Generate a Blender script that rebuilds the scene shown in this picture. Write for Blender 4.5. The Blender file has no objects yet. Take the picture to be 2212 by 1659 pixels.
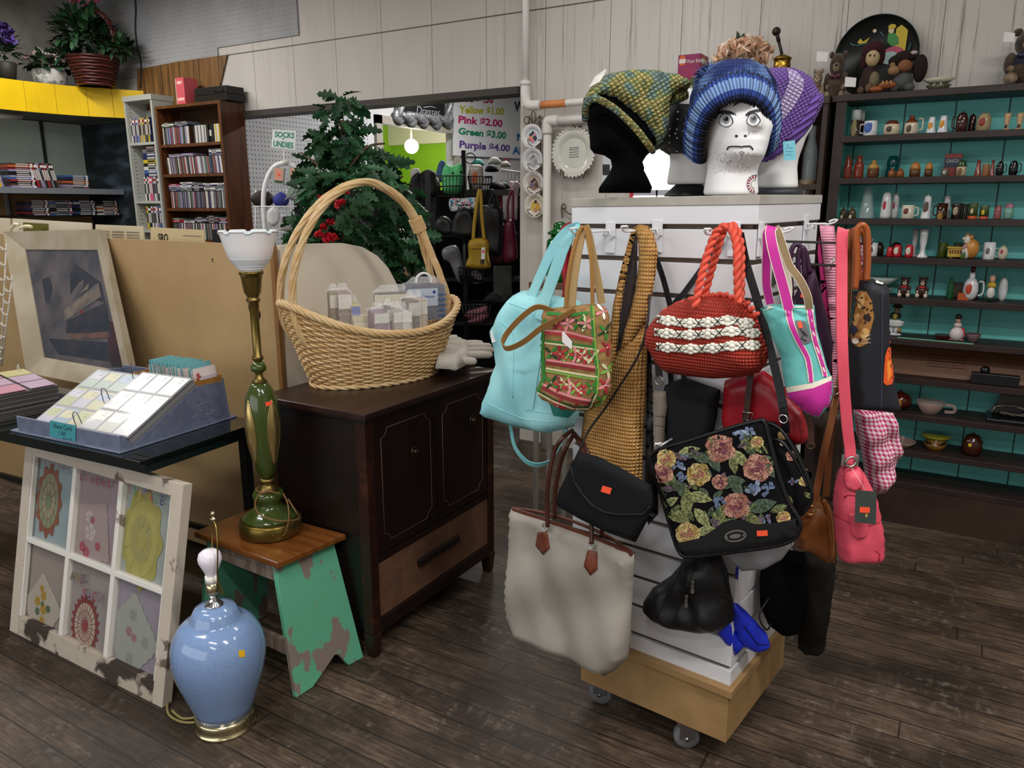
import bpy,bmesh,math,random
import numpy as np
from mathutils import Vector as V,Matrix
from mathutils.geometry import delaunay_2d_cdt
from mathutils.bvhtree import BVHTree
sc=bpy.context.scene
COL=sc.collection
R_=math.radians
FPX,EYE,PITCH,YAW=1640.0,1.5,R_(13.2),R_(30.8)
cd=bpy.data.cameras.new('camera');cam=bpy.data.objects.new('camera',cd);COL.objects.link(cam)
cam.location=(0,0,EYE);cam.rotation_euler=(R_(90)-PITCH,0,YAW)
cd.sensor_width=36;cd.lens=FPX/2212*36;cd.clip_start=.02;cd.clip_end=60
sc.camera=cam
sc.view_settings.view_transform='Standard';sc.view_settings.look='None'
sc.view_settings.gamma=1;sc.view_settings.use_curve_mapping=False
sc.view_settings.exposure=0.15
w=bpy.data.worlds.new('world');sc.world=w;w.use_nodes=True
w.node_tree.nodes['Background'].inputs[0].default_value=(.8,.86,1,1)
w.node_tree.nodes['Background'].inputs[1].default_value=.10
def area(name,loc,sx,sy,power,col=(1,.97,.93),rot=(0,0,0)):
 l=bpy.data.lights.new(name,'AREA');l.shape='RECTANGLE';l.size=sx;l.size_y=sy
 l.energy=power;l.color=col
 o=bpy.data.objects.new(name,l);COL.objects.link(o);o.location=loc;o.rotation_euler=rot
 return o
area('fluorescent_front',(.9,.75,3.12),1.25,.16,50)
area('fluorescent_aisle',(-.6,-.3,3.12),1.25,.16,30)
area('fluorescent_left',(-2.9,.4,3.12),1.25,.16,22)
area('fluorescent_bins',(-4.6,1.7,3.12),1.25,.16,34)
area('fill_shelves',(-5.3,2.9,3.12),1.25,.16,30)  # extra ceiling light added to brighten the yellow canopy
area('fluorescent_back',(-1.6,3.0,3.12),1.25,.16,14)
area('fluorescent_far',(-3.6,6.2,3.0),1.25,.3,60)
area('fill_right',(1.1,2.3,3.12),1.25,.16,16)  # extra ceiling light added to brighten the turquoise shelf and upper wall
area('front_fill_light',(-3.0,-2.62,1.6),5.8,1.7,50,(.93,.96,1),(R_(90),0,0))  # soft fill added behind the viewpoint to brighten everything from the front
area('fluorescent_rear',(.6,-1.6,3.12),1.25,.16,18)
_h=V((-math.sin(YAW),math.cos(YAW),0));_r=V((math.cos(YAW),math.sin(YAW),0));EYEP=V((0,0,EYE))
def ray(u,v):
 x=(u-1106)/FPX;y=-(v-829.5)/FPX
 d=_h*(math.cos(PITCH)+y*math.sin(PITCH))+_r*x
 return V((d.x,d.y,-math.sin(PITCH)+y*math.cos(PITCH)))
def PZ(u,v,z):d=ray(u,v);return EYEP+d*((z-EYE)/d.z)
def PY(u,v,y):d=ray(u,v);return EYEP+d*(y/d.y)
def PX(u,v,x):d=ray(u,v);return EYEP+d*(x/d.x)
class Pl:
 def __init__(s,p,n):s.p=V(p);s.n=V(n).normalized()
 def at(s,u,v,off=0):
  d=ray(u,v);return EYEP+d*((s.p+s.n*off-EYEP).dot(s.n)/d.dot(s.n))
 def pts(s,l):return[s.at(*q)for q in l]
def CF(dist,turn=0):
 """upright plane at a distance in front of the viewpoint, turned about the vertical"""
 n=Matrix.Rotation(R_(turn),3,'Z')@(-_h)
 return Pl(EYEP+_h*dist,n)
def CFx(px,dist,turn=0):
 d=ray(px,600);d=d/(d.dot(_h));return Pl(EYEP+d*dist,Matrix.Rotation(R_(turn),3,'Z')@(-_h))
def lin(h):
 h=h.lstrip('#');c=[int(h[i:i+2],16)/255 for i in(0,2,4)]
 return tuple((x/12.92 if x<=.04045 else((x+.055)/1.055)**2.4)for x in c)+(1,)
_M={}
def M(key,c='#888888',r=.6,m=0,sp=.5,c2=None,ns=20,nd=3,amt=(.4,.6),st=None,bump=0,bs=80,tr=0,ior=1.45,em=0,al=1,coat=0,sheen=0,wv=None,wd=.4,wrot=0,wb=.6,sub=0,wvc=None):
 """one procedural material: base colour, optional noise to c2, bump, woven pattern wv=(u,v) cells per metre on the UVs"""
 if key in _M:return _M[key]
 mt=bpy.data.materials.new(key);mt.use_nodes=True;nt=mt.node_tree;N=nt.nodes;L=nt.links
 b=N['Principled BSDF'];I=b.inputs
 I['Roughness'].default_value=r;I['Metallic'].default_value=m;I['Specular IOR Level'].default_value=sp
 I['Transmission Weight'].default_value=tr;I['IOR'].default_value=ior;I['Alpha'].default_value=al
 I['Coat Weight'].default_value=coat;I['Sheen Weight'].default_value=sheen
 if sub:I['Subsurface Weight'].default_value=sub;I['Subsurface Scale'].default_value=.02
 I['Base Color'].default_value=lin(c)
 if em:I['Emission Color'].default_value=lin(c);I['Emission Strength'].default_value=em
 tc=N.new('ShaderNodeTexCoord');src=None;hgt=None
 if c2:
  mp=N.new('ShaderNodeMapping');L.new(tc.outputs['Object'],mp.inputs[0])
  if st:mp.inputs['Scale'].default_value=st
  n=N.new('ShaderNodeTexNoise');n.inputs['Scale'].default_value=ns;n.inputs['Detail'].default_value=nd
  L.new(mp.outputs[0],n.inputs[0])
  rp=N.new('ShaderNodeValToRGB');e=rp.color_ramp.elements
  e[0].position,e[1].position=amt;e[0].color=lin(c);e[1].color=lin(c2)
  L.new(n.outputs[0],rp.inputs[0]);src=rp.outputs[0]
 if wv:
  mp=N.new('ShaderNodeMapping');L.new(tc.outputs['UV'],mp.inputs[0]);mp.inputs['Rotation'].default_value=(0,0,R_(wrot))
  sx=N.new('ShaderNodeSeparateXYZ');L.new(mp.outputs[0],sx.inputs[0])
  outs=[]
  for k,fr in zip('XY',wv):
   if not fr:continue
   q=N.new('ShaderNodeMath');q.operation='MULTIPLY';q.inputs[1].default_value=fr*math.pi;L.new(sx.outputs[k],q.inputs[0])
   s=N.new('ShaderNodeMath');s.operation='SINE';L.new(q.outputs[0],s.inputs[0])
   a=N.new('ShaderNodeMath');a.operation='ABSOLUTE';L.new(s.outputs[0],a.inputs[0]);outs.append(a.outputs[0])
  hgt=outs[0]
  if len(outs)>1:
   mu=N.new('ShaderNodeMath');mu.operation='MULTIPLY';L.new(outs[0],mu.inputs[0]);L.new(outs[1],mu.inputs[1]);hgt=mu.outputs[0]
  mx=N.new('ShaderNodeMix');mx.data_type='RGBA';rp2=N.new('ShaderNodeValToRGB');e=rp2.color_ramp.elements
  e[0].position,e[1].position=0,.55;e[0].color=(1,1,1,1);e[1].color=(0,0,0,1);L.new(hgt,rp2.inputs[0])
  sc_=N.new('ShaderNodeMath');sc_.operation='MULTIPLY';sc_.inputs[1].default_value=wd;L.new(rp2.outputs[0],sc_.inputs[0])
  L.new(sc_.outputs[0],mx.inputs[0])
  if src:L.new(src,mx.inputs[6])
  else:mx.inputs[6].default_value=lin(c)
  d=lin(wvc)if wvc else tuple(x*.12 for x in lin(c)[:3])+(1,)
  mx.inputs[7].default_value=d;src=mx.outputs[2]
 if src:L.new(src,I['Base Color'])
 if em and src:L.new(src,I['Emission Color'])
 if hgt is not None:
  bp=N.new('ShaderNodeBump');bp.inputs['Strength'].default_value=wb;bp.inputs['Distance'].default_value=.004
  L.new(hgt,bp.inputs['Height']);L.new(bp.outputs[0],I['Normal'])
 elif bump:
  n=N.new('ShaderNodeTexNoise');n.inputs['Scale'].default_value=bs;n.inputs['Detail'].default_value=4;L.new(tc.outputs['Object'],n.inputs[0])
  bp=N.new('ShaderNodeBump');bp.inputs['Strength'].default_value=bump;bp.inputs['Distance'].default_value=.01
  L.new(n.outputs[0],bp.inputs['Height']);L.new(bp.outputs[0],I['Normal'])
 _M[key]=mt;return mt
def C(hexc,r=.55,**k):
 return M('c_%s_%d%s'%(hexc.strip('#'),int(r*100),''.join('%s%s'%kv for kv in sorted(k.items())if not isinstance(kv[1],(tuple,list)))),hexc,r,**k)
class MB:
 def __init__(s):s.v=[];s.f=[];s.m=[];s.s=[];s.uv=[];s.cur=0
 def add(s,vs,fs,sm=False,uv=None):
  o=len(s.v);s.v+=[V(p)for p in vs];s.uv+=(uv if uv else[(0,0)]*len(vs))
  for f in fs:s.f.append([o+i for i in f]);s.m.append(s.cur);s.s.append(sm)
  return s
 def c(s,i):s.cur=i;return s
 def box(s,x0,x1,y0,y1,z0,z1,mx=None):
  p=[V((x,y,z))for z in(z0,z1)for y in(y0,y1)for x in(x0,x1)]
  if mx is not None:p=[mx@q for q in p]
  return s.add(p,[(0,2,3,1),(4,5,7,6),(0,1,5,4),(2,6,7,3),(0,4,6,2),(1,3,7,5)],uv=[(q.x,q.z)for q in p])
 def hexa(s,b,t):
  return s.add(list(b)+list(t),[(3,2,1,0),(4,5,6,7),(0,1,5,4),(1,2,6,5),(2,3,7,6),(3,0,4,7)])
 def prism(s,pts,off):
  n=len(pts);off=V(off);pts=[V(p)for p in pts]
  return s.add(pts+[p+off for p in pts],[tuple(range(n-1,-1,-1)),tuple(range(n,2*n))]+[(i,(i+1)%n,n+(i+1)%n,n+i)for i in range(n)])
 def tube(s,path,r=.005,n=8,closed=False,cap=True):
  path=[V(p)for p in path];m=len(path)
  rs=r if isinstance(r,(list,tuple))else[r]*m
  vs=[];uv=[];u=None;L=0
  for i in range(m):
   a=path[i-1]if(i or closed)else path[i];b=path[(i+1)%m]if(i<m-1 or closed)else path[i]
   t=(b-a);t=t.normalized()if t.length>1e-9 else V((0,0,1))
   if u is None:
    u=t.orthogonal().normalized()
   u=(u-t*u.dot(t));u=u.normalized()if u.length>1e-6 else t.orthogonal().normalized()
   w_=t.cross(u)
   if i:L+=(path[i]-path[i-1]).length
   for k in range(n):
    an=2*math.pi*k/n;vs.append(path[i]+(u*math.cos(an)+w_*math.sin(an))*rs[i]);uv.append((k/n*.02,L))
  fs=[]
  for i in range(m if closed else m-1):
   j=(i+1)%m
   for k in range(n):fs.append((i*n+k,i*n+(k+1)%n,j*n+(k+1)%n,j*n+k))
  if cap and not closed:fs+=[tuple(range(n-1,-1,-1)),tuple(range((m-1)*n,m*n))]
  return s.add(vs,fs,True,uv)
 def ribbon(s,path,w=.03,t=.003,side=None,sides=None,closed=False):
  path=[V(p)for p in path];m=len(path);vs=[];uv=[];L=0
  for i in range(m):
   a=path[max(i-1,0)]if not closed else path[i-1];b=path[min(i+1,m-1)]if not closed else path[(i+1)%m]
   tg=(b-a).normalized();sd=V(sides[i])if sides else V(side)
   sd=(sd-tg*sd.dot(tg));sd=sd.normalized()if sd.length>1e-5 else tg.orthogonal().normalized()
   nn=tg.cross(sd);ww=w[i]if isinstance(w,(list,tuple))else w
   if i:L+=(path[i]-path[i-1]).length
   for e,g in((-1,-1),(1,-1),(1,1),(-1,1)):vs.append(path[i]+sd*e*ww/2+nn*g*t/2);uv.append((e*ww/2,L))
  fs=[]
  for i in range(m if closed else m-1):
   j=(i+1)%m
   for k in range(4):fs.append((i*4+k,i*4+(k+1)%4,j*4+(k+1)%4,j*4+k))
  if not closed:fs+=[(3,2,1,0),tuple(range((m-1)*4,m*4))]
  return s.add(vs,fs,False,uv)
 def lathe(s,prof,c=(0,0,0),n=24,sx=1,sy=1,mx=None,fl=0,a0=0,a1=2*math.pi,ts=None):
  """prof [(r,z)]; fl = flute depth share, n around; mx turns it"""
  c=V(c);vs=[];uv=[];m=len(prof);full=abs(a1-a0-2*math.pi)<1e-6;k1=n if full else n+1
  for i,(r,z)in enumerate(prof):
   for k in range(k1):
    a=a0+(a1-a0)*k/n;rr=r*(1-fl*(k%2));p=V((math.cos(a)*rr*sx,math.sin(a)*rr*sy,z))
    vs.append((mx@p if mx is not None else p)+c);uv.append((a*.1,z))
  fs=[]
  for i in range(m-1):
   for k in range(n):
    k2=(k+1)%k1;fs.append((i*k1+k,i*k1+k2,(i+1)*k1+k2,(i+1)*k1+k))
  if full:
   if prof[0][0]>1e-6:fs.append(tuple(range(k1-1,-1,-1)))
   if prof[-1][0]>1e-6:fs.append(tuple(range((m-1)*k1,m*k1)))
  return s.add(vs,fs,True,uv)
 def ell(s,c,r,n=14,mx=None):
  if not isinstance(r,(tuple,list)):r=(r,r,r)
  pr=[(max(math.sin(math.pi*i/n),1e-4),-math.cos(math.pi*i/n))for i in range(n+1)]
  S=Matrix.Diagonal(V(r));return s.lathe(pr,c,n*2 if n<10 else n+6,mx=(mx@S if mx is not None else S))
 def cyl(s,p,q,r,n=16):return s.tube([p,q],r,n)
 def ring(s,c,R,r,nrm=(0,0,1),n=32,k=8,sx=1):
  nn=V(nrm).normalized();u=nn.orthogonal().normalized();w_=nn.cross(u)
  return s.tube([V(c)+u*math.cos(2*math.pi*i/n)*R*sx+w_*math.sin(2*math.pi*i/n)*R for i in range(n)],r,k,closed=True)
 def bvh(s):return BVHTree.FromPolygons([tuple(p)for p in s.v],s.f)
 def xf(s,mx,i0=0):
  for i in range(i0,len(s.v)):s.v[i]=mx@s.v[i]
  return s
def cr(pts,n=6,closed=False):
 """smooth curve through points"""
 P=[V(p)for p in pts];out=[];m=len(P)
 for i in range(m if closed else m-1):
  p0=P[i-1]if(i or closed)else P[i];p1=P[i];p2=P[(i+1)%m];p3=P[(i+2)%m]if(i+2<m or closed)else p2
  for k in range(n):
   t=k/n;out.append(.5*((2*p1)+(p2-p0)*t+(2*p0-5*p1+4*p2-p3)*t*t+(3*p1-p0-3*p2+p3)*t**3))
 if not closed:out.append(P[-1])
 return out
def cr2(pts,n=6,closed=True):return[(p.x,p.y)for p in cr([(x,y,0)for x,y in pts],n,closed)]
def _inside(P,x,y):
 r=np.zeros(len(x),bool);n=len(P)
 for i in range(n):
  (x1,y1),(x2,y2)=P[i],P[i-1]
  if y1==y2:continue
  c=((y1>y)!=(y2>y))&(x<(x2-x1)*(y-y1)/(y2-y1)+x1);r^=c
 return r
def _dist(P,pts):
 A=np.array(P);B=np.roll(A,-1,0);d=np.full(len(pts),1e9)
 for a,b in zip(A,B):
  ab=b-a;q=max((ab@ab),1e-12);t=np.clip(((pts-a)@ab)/q,0,1);d=np.minimum(d,np.hypot(*(pts-(a+t[:,None]*ab)).T))
 return d
def tri2d(P,res):
 """fill a 2-D outline with an even triangle net"""
 Q=[]
 n=len(P)
 for i in range(n):
  a=np.array(P[i]);b=np.array(P[(i+1)%n]);k=max(1,int(np.hypot(*(b-a))/res+.5))
  for j in range(k):Q.append(tuple(a+(b-a)*j/k))
 A=np.array(Q);x0,y0=A.min(0);x1,y1=A.max(0)
 gx,gy=np.meshgrid(np.arange(x0+res/2,x1,res),np.arange(y0+res/2,y1,res*.87));gx=gx+(np.arange(gx.shape[0])%2)[:,None]*res/2
 g=np.c_[gx.ravel(),gy.ravel()]
 if len(g):
  g=g[_inside(Q,g[:,0],g[:,1])]
  if len(g):g=g[_dist(Q,g)>res*.55]
 pts=[V(p)for p in Q]+[V(p)for p in g];nb=len(Q)
 r=delaunay_2d_cdt(pts,[(i,(i+1)%nb)for i in range(nb)],[],1,1e-7)
 return[tuple(p)for p in r[0]],[tuple(f)for f in r[2]],Q
def frame(n):
 n=V(n).normalized();u=V((0,0,1)).cross(n)
 u=u.normalized()if u.length>1e-4 else V((1,0,0));return u,n.cross(u),n
def pillow(mb,pts,n,f=.03,b=.03,R=None,res=None,wr=0,ws=18,seed=0,pw=.5,fn=None):
 """soft body from an outline lying in a plane with normal n: front bulge f, back bulge b, rounded over R"""
 u,v,n=frame(n);pts=[V(p)for p in pts];o=sum(pts,V())/len(pts)
 P=[((p-o).dot(u),(p-o).dot(v))for p in pts]
 A=np.array(P);ext=(A.max(0)-A.min(0)).max();res=res or ext/26;R=R or ext*.25
 vv,ff,Q=tri2d(P,res);d=_dist(Q,np.array(vv));h=(1-(1-np.minimum(d/R,1))**2)**pw
 rnd=random.Random(seed);ph=[rnd.uniform(0,6.28)for _ in range(6)]
 vs=[];uv=[];N_=len(vv)
 for sgn,dep in((1,f),(-1,b)):
  for i,(x,y)in enumerate(vv):
   hh=h[i]*dep
   if wr:hh+=wr*h[i]*(math.sin(ws*(x*1.3+y*.6)+ph[0])+math.sin(ws*1.7*(y*.9-x*.5)+ph[1])+.6*math.sin(ws*2.9*(x+.4*y)+ph[2]))
   if fn:hh+=fn(x,y)*h[i]
   vs.append(o+u*x+v*y+n*(sgn*hh));uv.append((x,y))
 fs=[]
 for t in ff:
  fs.append(t);fs.append(tuple(i+N_ for i in reversed(t)))
 bd=[i for i in range(N_)if d[i]<1e-6];same=set(bd)
 fs=[tuple((i-N_ if(i>=N_ and i-N_ in same)else i)for i in t)for t in fs]
 return mb.add(vs,fs,True,uv)
def slab(mb,pts,n,t):
 """plate of thickness t behind an outline"""
 return mb.prism(pts,-V(n).normalized()*t)
def dec(mb,bv,poly,off=.0012,res=None):
 """coloured patch laid on a surface where the outline (seen from the viewpoint) meets it"""
 A=np.array(poly,float);ext=(A.max(0)-A.min(0)).max();res=res or max(ext/10,3)
 vv,ff,_=tri2d([tuple(p)for p in poly],res);out=[];ok=[]
 for x,y in vv:
  d=ray(x,y).normalized();loc,nn,i,_=bv.ray_cast(EYEP,d)
  if loc is None:out.append(V());ok.append(False)
  else:
   if nn.dot(d)>0:nn=-nn
   out.append(loc+nn*off);ok.append(True)
 fs=[t for t in ff if all(ok[i]for i in t)]
 if fs:
  us=sorted({i for t in fs for i in t});ix={i:k for k,i in enumerate(us)}
  mb.add([out[i]for i in us],[tuple(ix[i]for i in t)for t in fs],True,[(vv[i][0]*.001,vv[i][1]*.001)for i in us])
 return mb
def hit(bv,x,y,off=0):
 d=ray(x,y).normalized();loc,nn,i,_=bv.ray_cast(EYEP,d)
 if loc is None:return None
 return loc+(nn if nn.dot(d)<0 else-nn)*off
def dline(mb,bv,pts,r=.001,off=None,n=5):
 q=[]
 for a,b in zip(pts[:-1],pts[1:]):
  k=max(1,int(math.hypot(b[0]-a[0],b[1]-a[1])/6))
  for j in range(k):q.append((a[0]+(b[0]-a[0])*j/k,a[1]+(b[1]-a[1])*j/k))
 q.append(pts[-1]);w_=[hit(bv,x,y,r*.4 if off is None else off)for x,y in q];w_=[p for p in w_ if p is not None]
 if len(w_)>1:mb.tube(w_,r,n)
 return mb
def txt(mb,body,fmap,bold=0,ext=.0,spacing=1):
 """built-in lettering; fmap takes x,y in 0..1 of the text box and z"""
 cu=bpy.data.curves.new('t','FONT');cu.body=body;cu.size=1;cu.offset=bold;cu.resolution_u=3;cu.space_character=spacing
 ob=bpy.data.objects.new('t',cu);COL.objects.link(ob);bpy.context.view_layer.update()
 me=ob.evaluated_get(bpy.context.evaluated_depsgraph_get()).to_mesh()
 vs=[v.co.copy()for v in me.vertices];fs=[tuple(p.vertices)for p in me.polygons]
 bpy.data.objects.remove(ob);bpy.data.curves.remove(cu)
 if not vs:return mb
 x0=min(p.x for p in vs);x1=max(p.x for p in vs);y0=min(p.y for p in vs);y1=max(p.y for p in vs)
 return mb.add([fmap((p.x-x0)/(x1-x0),(p.y-y0)/(y1-y0))for p in vs],fs)
def quad(pl,tl,tr,br,bl,off=0):
 a,b,c,d=[pl.at(*q,off)for q in(tl,tr,br,bl)]
 return lambda x,y:(d*(1-x)+c*x)*(1-y)+(a*(1-x)+b*x)*y
def elps(cx,cy,rx,ry,n=16,rot=0):
 c,s=math.cos(R_(rot)),math.sin(R_(rot))
 return[(cx+rx*math.cos(t)*c-ry*math.sin(t)*s,cy+rx*math.cos(t)*s+ry*math.sin(t)*c)for t in(2*math.pi*k/n for k in range(n))]
INV={}
def tagp(o,label,cat,group=None,kind=None):
 if label:o['label']=label
 if cat:o['category']=cat
 if group:o['group']=group
 if kind:o['kind']=kind
 return o
def T(name,label,cat,loc=(0,0,0),rz=0,group=None):
 o=bpy.data.objects.new(name,None);COL.objects.link(o);o.location=loc;o.rotation_euler=(0,0,rz)
 o.empty_display_size=.05;INV[o]=(Matrix.Translation(V(loc))@Matrix.Rotation(rz,4,'Z')).inverted()
 return tagp(o,label,cat,group)
def mesh(name,mb,mats,inv=None,bev=0,sub=0):
 me=bpy.data.meshes.new(name)
 vs=[inv@p for p in mb.v]if inv is not None else mb.v
 me.from_pydata([tuple(p)for p in vs],[],mb.f)
 for m_ in(mats if isinstance(mats,(list,tuple))else[mats]):me.materials.append(m_)
 me.polygons.foreach_set('material_index',mb.m);me.polygons.foreach_set('use_smooth',mb.s)
 ul=me.uv_layers.new(name='UVMap');li=np.empty(len(me.loops),np.int32);me.loops.foreach_get('vertex_index',li)
 ul.data.foreach_set('uv',np.array(mb.uv,np.float32)[li].ravel());me.validate();me.update()
 o=bpy.data.objects.new(name,me);COL.objects.link(o)
 if bev:
  q=o.modifiers.new('edge','BEVEL');q.width=bev;q.segments=2;q.limit_method='ANGLE';q.angle_limit=R_(40)
 if sub:q=o.modifiers.new('soft','SUBSURF');q.levels=sub;q.render_levels=sub
 return o
def part(name,mb,mats,par,label=None,bev=0,sub=0):
 o=mesh(name,mb,mats,INV[par],bev,sub);o.parent=par;INV[o]=INV[par]
 if label:o['label']=label
 return o
def obj(name,mb,mats,label,cat,group=None,bev=0,sub=0,kind=None):
 """a thing that is one mesh, its origin at its base"""
 xs=[p.x for p in mb.v];ys=[p.y for p in mb.v];b=V(((min(xs)+max(xs))/2,(min(ys)+max(ys))/2,min(p.z for p in mb.v)))
 o=mesh(name,mb,mats,Matrix.Translation(-b),bev,sub);o.location=b;INV[o]=Matrix.Translation(-b)
 return tagp(o,label,cat,group,kind)
def struct(name,mb,mats,label=None,bev=0):
 o=mesh(name,mb,mats,None,bev);INV[o]=Matrix.Identity(4);return tagp(o,label or name.replace('_',' '),None,None,'structure')
def dup(root,loc,rz=None,label=None,group=None,mats=None):
 def cp(o,p):
  n_=o.copy();COL.objects.link(n_)
  if p is not None:n_.parent=p
  for ch in o.children:cp(ch,n_)
  return n_
 r=cp(root,None);r.location=loc
 if rz is not None:r.rotation_euler=(0,0,rz)
 if label:r['label']=label
 if group:r['group']=group
 return r
# ================= setting
def nmat(key,r=.6):
 mt=bpy.data.materials.new(key);mt.use_nodes=True;nt=mt.node_tree
 b=nt.nodes['Principled BSDF'];b.inputs['Roughness'].default_value=r;_M[key]=mt
 tc=nt.nodes.new('ShaderNodeTexCoord');sx=nt.nodes.new('ShaderNodeSeparateXYZ');nt.links.new(tc.outputs['Object'],sx.inputs[0])
 return mt,nt,b,tc.outputs['Object'],sx.outputs
def mth(nt,op,a,b=None,c=None):
 n=nt.nodes.new('ShaderNodeMath');n.operation=op
 for i,q in enumerate((a,b,c)):
  if q is None:continue
  if isinstance(q,(int,float)):n.inputs[i].default_value=q
  else:nt.links.new(q,n.inputs[i])
 return n.outputs[0]
def noi(nt,vec,scale,st=(1,1,1),det=4,rough=.6):
 mp=nt.nodes.new('ShaderNodeMapping');mp.inputs['Scale'].default_value=st;nt.links.new(vec,mp.inputs[0])
 n=nt.nodes.new('ShaderNodeTexNoise');n.inputs['Scale'].default_value=scale;n.inputs['Detail'].default_value=det;n.inputs['Roughness'].default_value=rough
 nt.links.new(mp.outputs[0],n.inputs[0]);return n.outputs[0]
def ramp(nt,x,stops):
 n=nt.nodes.new('ShaderNodeValToRGB');e=n.color_ramp.elements
 while len(e)<len(stops):e.new(.5)
 for q,(p,c)in zip(e,stops):q.position=p;q.color=lin(c)if isinstance(c,str)else(c,c,c,1)
 nt.links.new(x,n.inputs[0]);return n.outputs[0]
def mix(nt,f,a,b):
 n=nt.nodes.new('ShaderNodeMix');n.data_type='RGBA'
 for i,q in((0,f),(6,a),(7,b)):
  if isinstance(q,str):n.inputs[i].default_value=lin(q)
  elif isinstance(q,(int,float)):n.inputs[i].default_value=q
  else:nt.links.new(q,n.inputs[i])
 return n.outputs[2]
def bumpn(nt,b,h,s=.3,d=.003):
 n=nt.nodes.new('ShaderNodeBump');n.inputs['Strength'].default_value=s;n.inputs['Distance'].default_value=d
 nt.links.new(h,n.inputs['Height']);nt.links.new(n.outputs[0],b.inputs['Normal'])
def m_floor():
 mt,nt,b,P,X_=nmat('floor_boards',.5)
 yy=mth(nt,'DIVIDE',X_[1],.085);fl=mth(nt,'FLOOR',yy);fr=mth(nt,'FRACT',yy)
 w_=nt.nodes.new('ShaderNodeTexWhiteNoise');w_.noise_dimensions='1D';nt.links.new(fl,w_.inputs['W'])
 xx=mth(nt,'FRACT',mth(nt,'ADD',mth(nt,'DIVIDE',X_[0],2.3),mth(nt,'MULTIPLY',w_.outputs[0],7)))
 grain=noi(nt,P,9,(1,11,1),6,.7)
 base=ramp(nt,grain,[(.28,'#332820'),(.5,'#5d4c3e'),(.74,'#8a7560')])
 base=mix(nt,mth(nt,'MULTIPLY',w_.outputs[0],.55),base,'#2e241d')
 worn=ramp(nt,noi(nt,P,2.3,(1,1.6,1),6,.65),[(.44,0.0),(.58,1.0)])
 base=mix(nt,mth(nt,'MULTIPLY',worn,.62),base,'#1d1612')
 blot=ramp(nt,noi(nt,P,1.15,(1,1.3,1),7,.62),[(.50,0.0),(.60,1.0)])
 base=mix(nt,mth(nt,'MULTIPLY',blot,.55),base,'#1a1310')
 scuff=ramp(nt,noi(nt,P,17,(1,1.5,1),8,.72),[(.56,0.0),(.70,1.0)])
 scm=ramp(nt,noi(nt,P,3.1,(1,1,1),3),[(.40,0.0),(.62,1.0)])
 base=mix(nt,mth(nt,'MULTIPLY',mth(nt,'MULTIPLY',scuff,scm),.75),base,'#988c80')
 cup=ramp(nt,noi(nt,P,20,(1.7,.55,1),6,.7),[(.55,0.0),(.72,1.0)])
 base=mix(nt,mth(nt,'MULTIPLY',mth(nt,'MULTIPLY',cup,scm),.5),base,'#8f806e')
 seam=mth(nt,'LESS_THAN',mth(nt,'ABSOLUTE',mth(nt,'SUBTRACT',fr,.5)),.468)
 end=mth(nt,'GREATER_THAN',xx,.0025);s2=mth(nt,'MULTIPLY',seam,end)
 base=mix(nt,mth(nt,'MULTIPLY',mth(nt,'SUBTRACT',1,s2),.75),base,'#0c0908')
 nt.links.new(base,b.inputs['Base Color'])
 nt.links.new(mth(nt,'ADD',.36,mth(nt,'MULTIPLY',grain,.3)),b.inputs['Roughness'])
 h=mth(nt,'ADD',mth(nt,'MULTIPLY',s2,.6),mth(nt,'MULTIPLY',grain,.7));bumpn(nt,b,h,.5,.003)
 return mt
def m_wall():
 mt,nt,b,P,X_=nmat('painted_panel_boards',.6)
 crack=noi(nt,P,13,(2.4,1,.045),5,.75)
 fine=noi(nt,P,34,(2.2,1,.03),4,.7)
 patch=noi(nt,P,1.3,(1,1,.35),3)
 right=ramp(nt,mth(nt,'ADD',mth(nt,'MULTIPLY',X_[0],.25),mth(nt,'MULTIPLY',patch,.5)),[(-.0,0.0),(.0,0.0)])if 0 else None
 xr=mth(nt,'MULTIPLY_ADD',X_[0],.45,1.55);xr=mth(nt,'MINIMUM',mth(nt,'MAXIMUM',xr,.12),1)
 c1=ramp(nt,crack,[(.585,0.0),(.64,1.0)]);c2=ramp(nt,fine,[(.56,0.0),(.66,1.0)])
 base=ramp(nt,patch,[(.3,'#bab5af'),(.7,'#c9c5bf')])
 base=mix(nt,mth(nt,'MULTIPLY',mth(nt,'MULTIPLY',c2,xr),.5),base,'#8f8378')
 base=mix(nt,mth(nt,'MULTIPLY',mth(nt,'MULTIPLY',c1,xr),.75),base,'#5f5045')
 cell=mth(nt,'DIVIDE',mth(nt,'ADD',X_[0],20.07),.405);fr=mth(nt,'FRACT',cell)
 j=mth(nt,'LESS_THAN',fr,.008)
 z1=mth(nt,'LESS_THAN',mth(nt,'ABSOLUTE',mth(nt,'SUBTRACT',X_[2],2.6)),.004)
 j=mth(nt,'MAXIMUM',j,z1)
 st=ramp(nt,noi(nt,P,1.1,(3,1,.25),3),[(.62,0.0),(.8,1.0)])
 base=mix(nt,mth(nt,'MULTIPLY',st,.35),base,'#9a8d80')
 base=mix(nt,mth(nt,'MULTIPLY',j,.85),base,'#2d2722')
 nt.links.new(base,b.inputs['Base Color']);bumpn(nt,b,mth(nt,'SUBTRACT',1,mth(nt,'MAXIMUM',j,mth(nt,'MULTIPLY',c1,.5))),.4,.003)
 return mt
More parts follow.
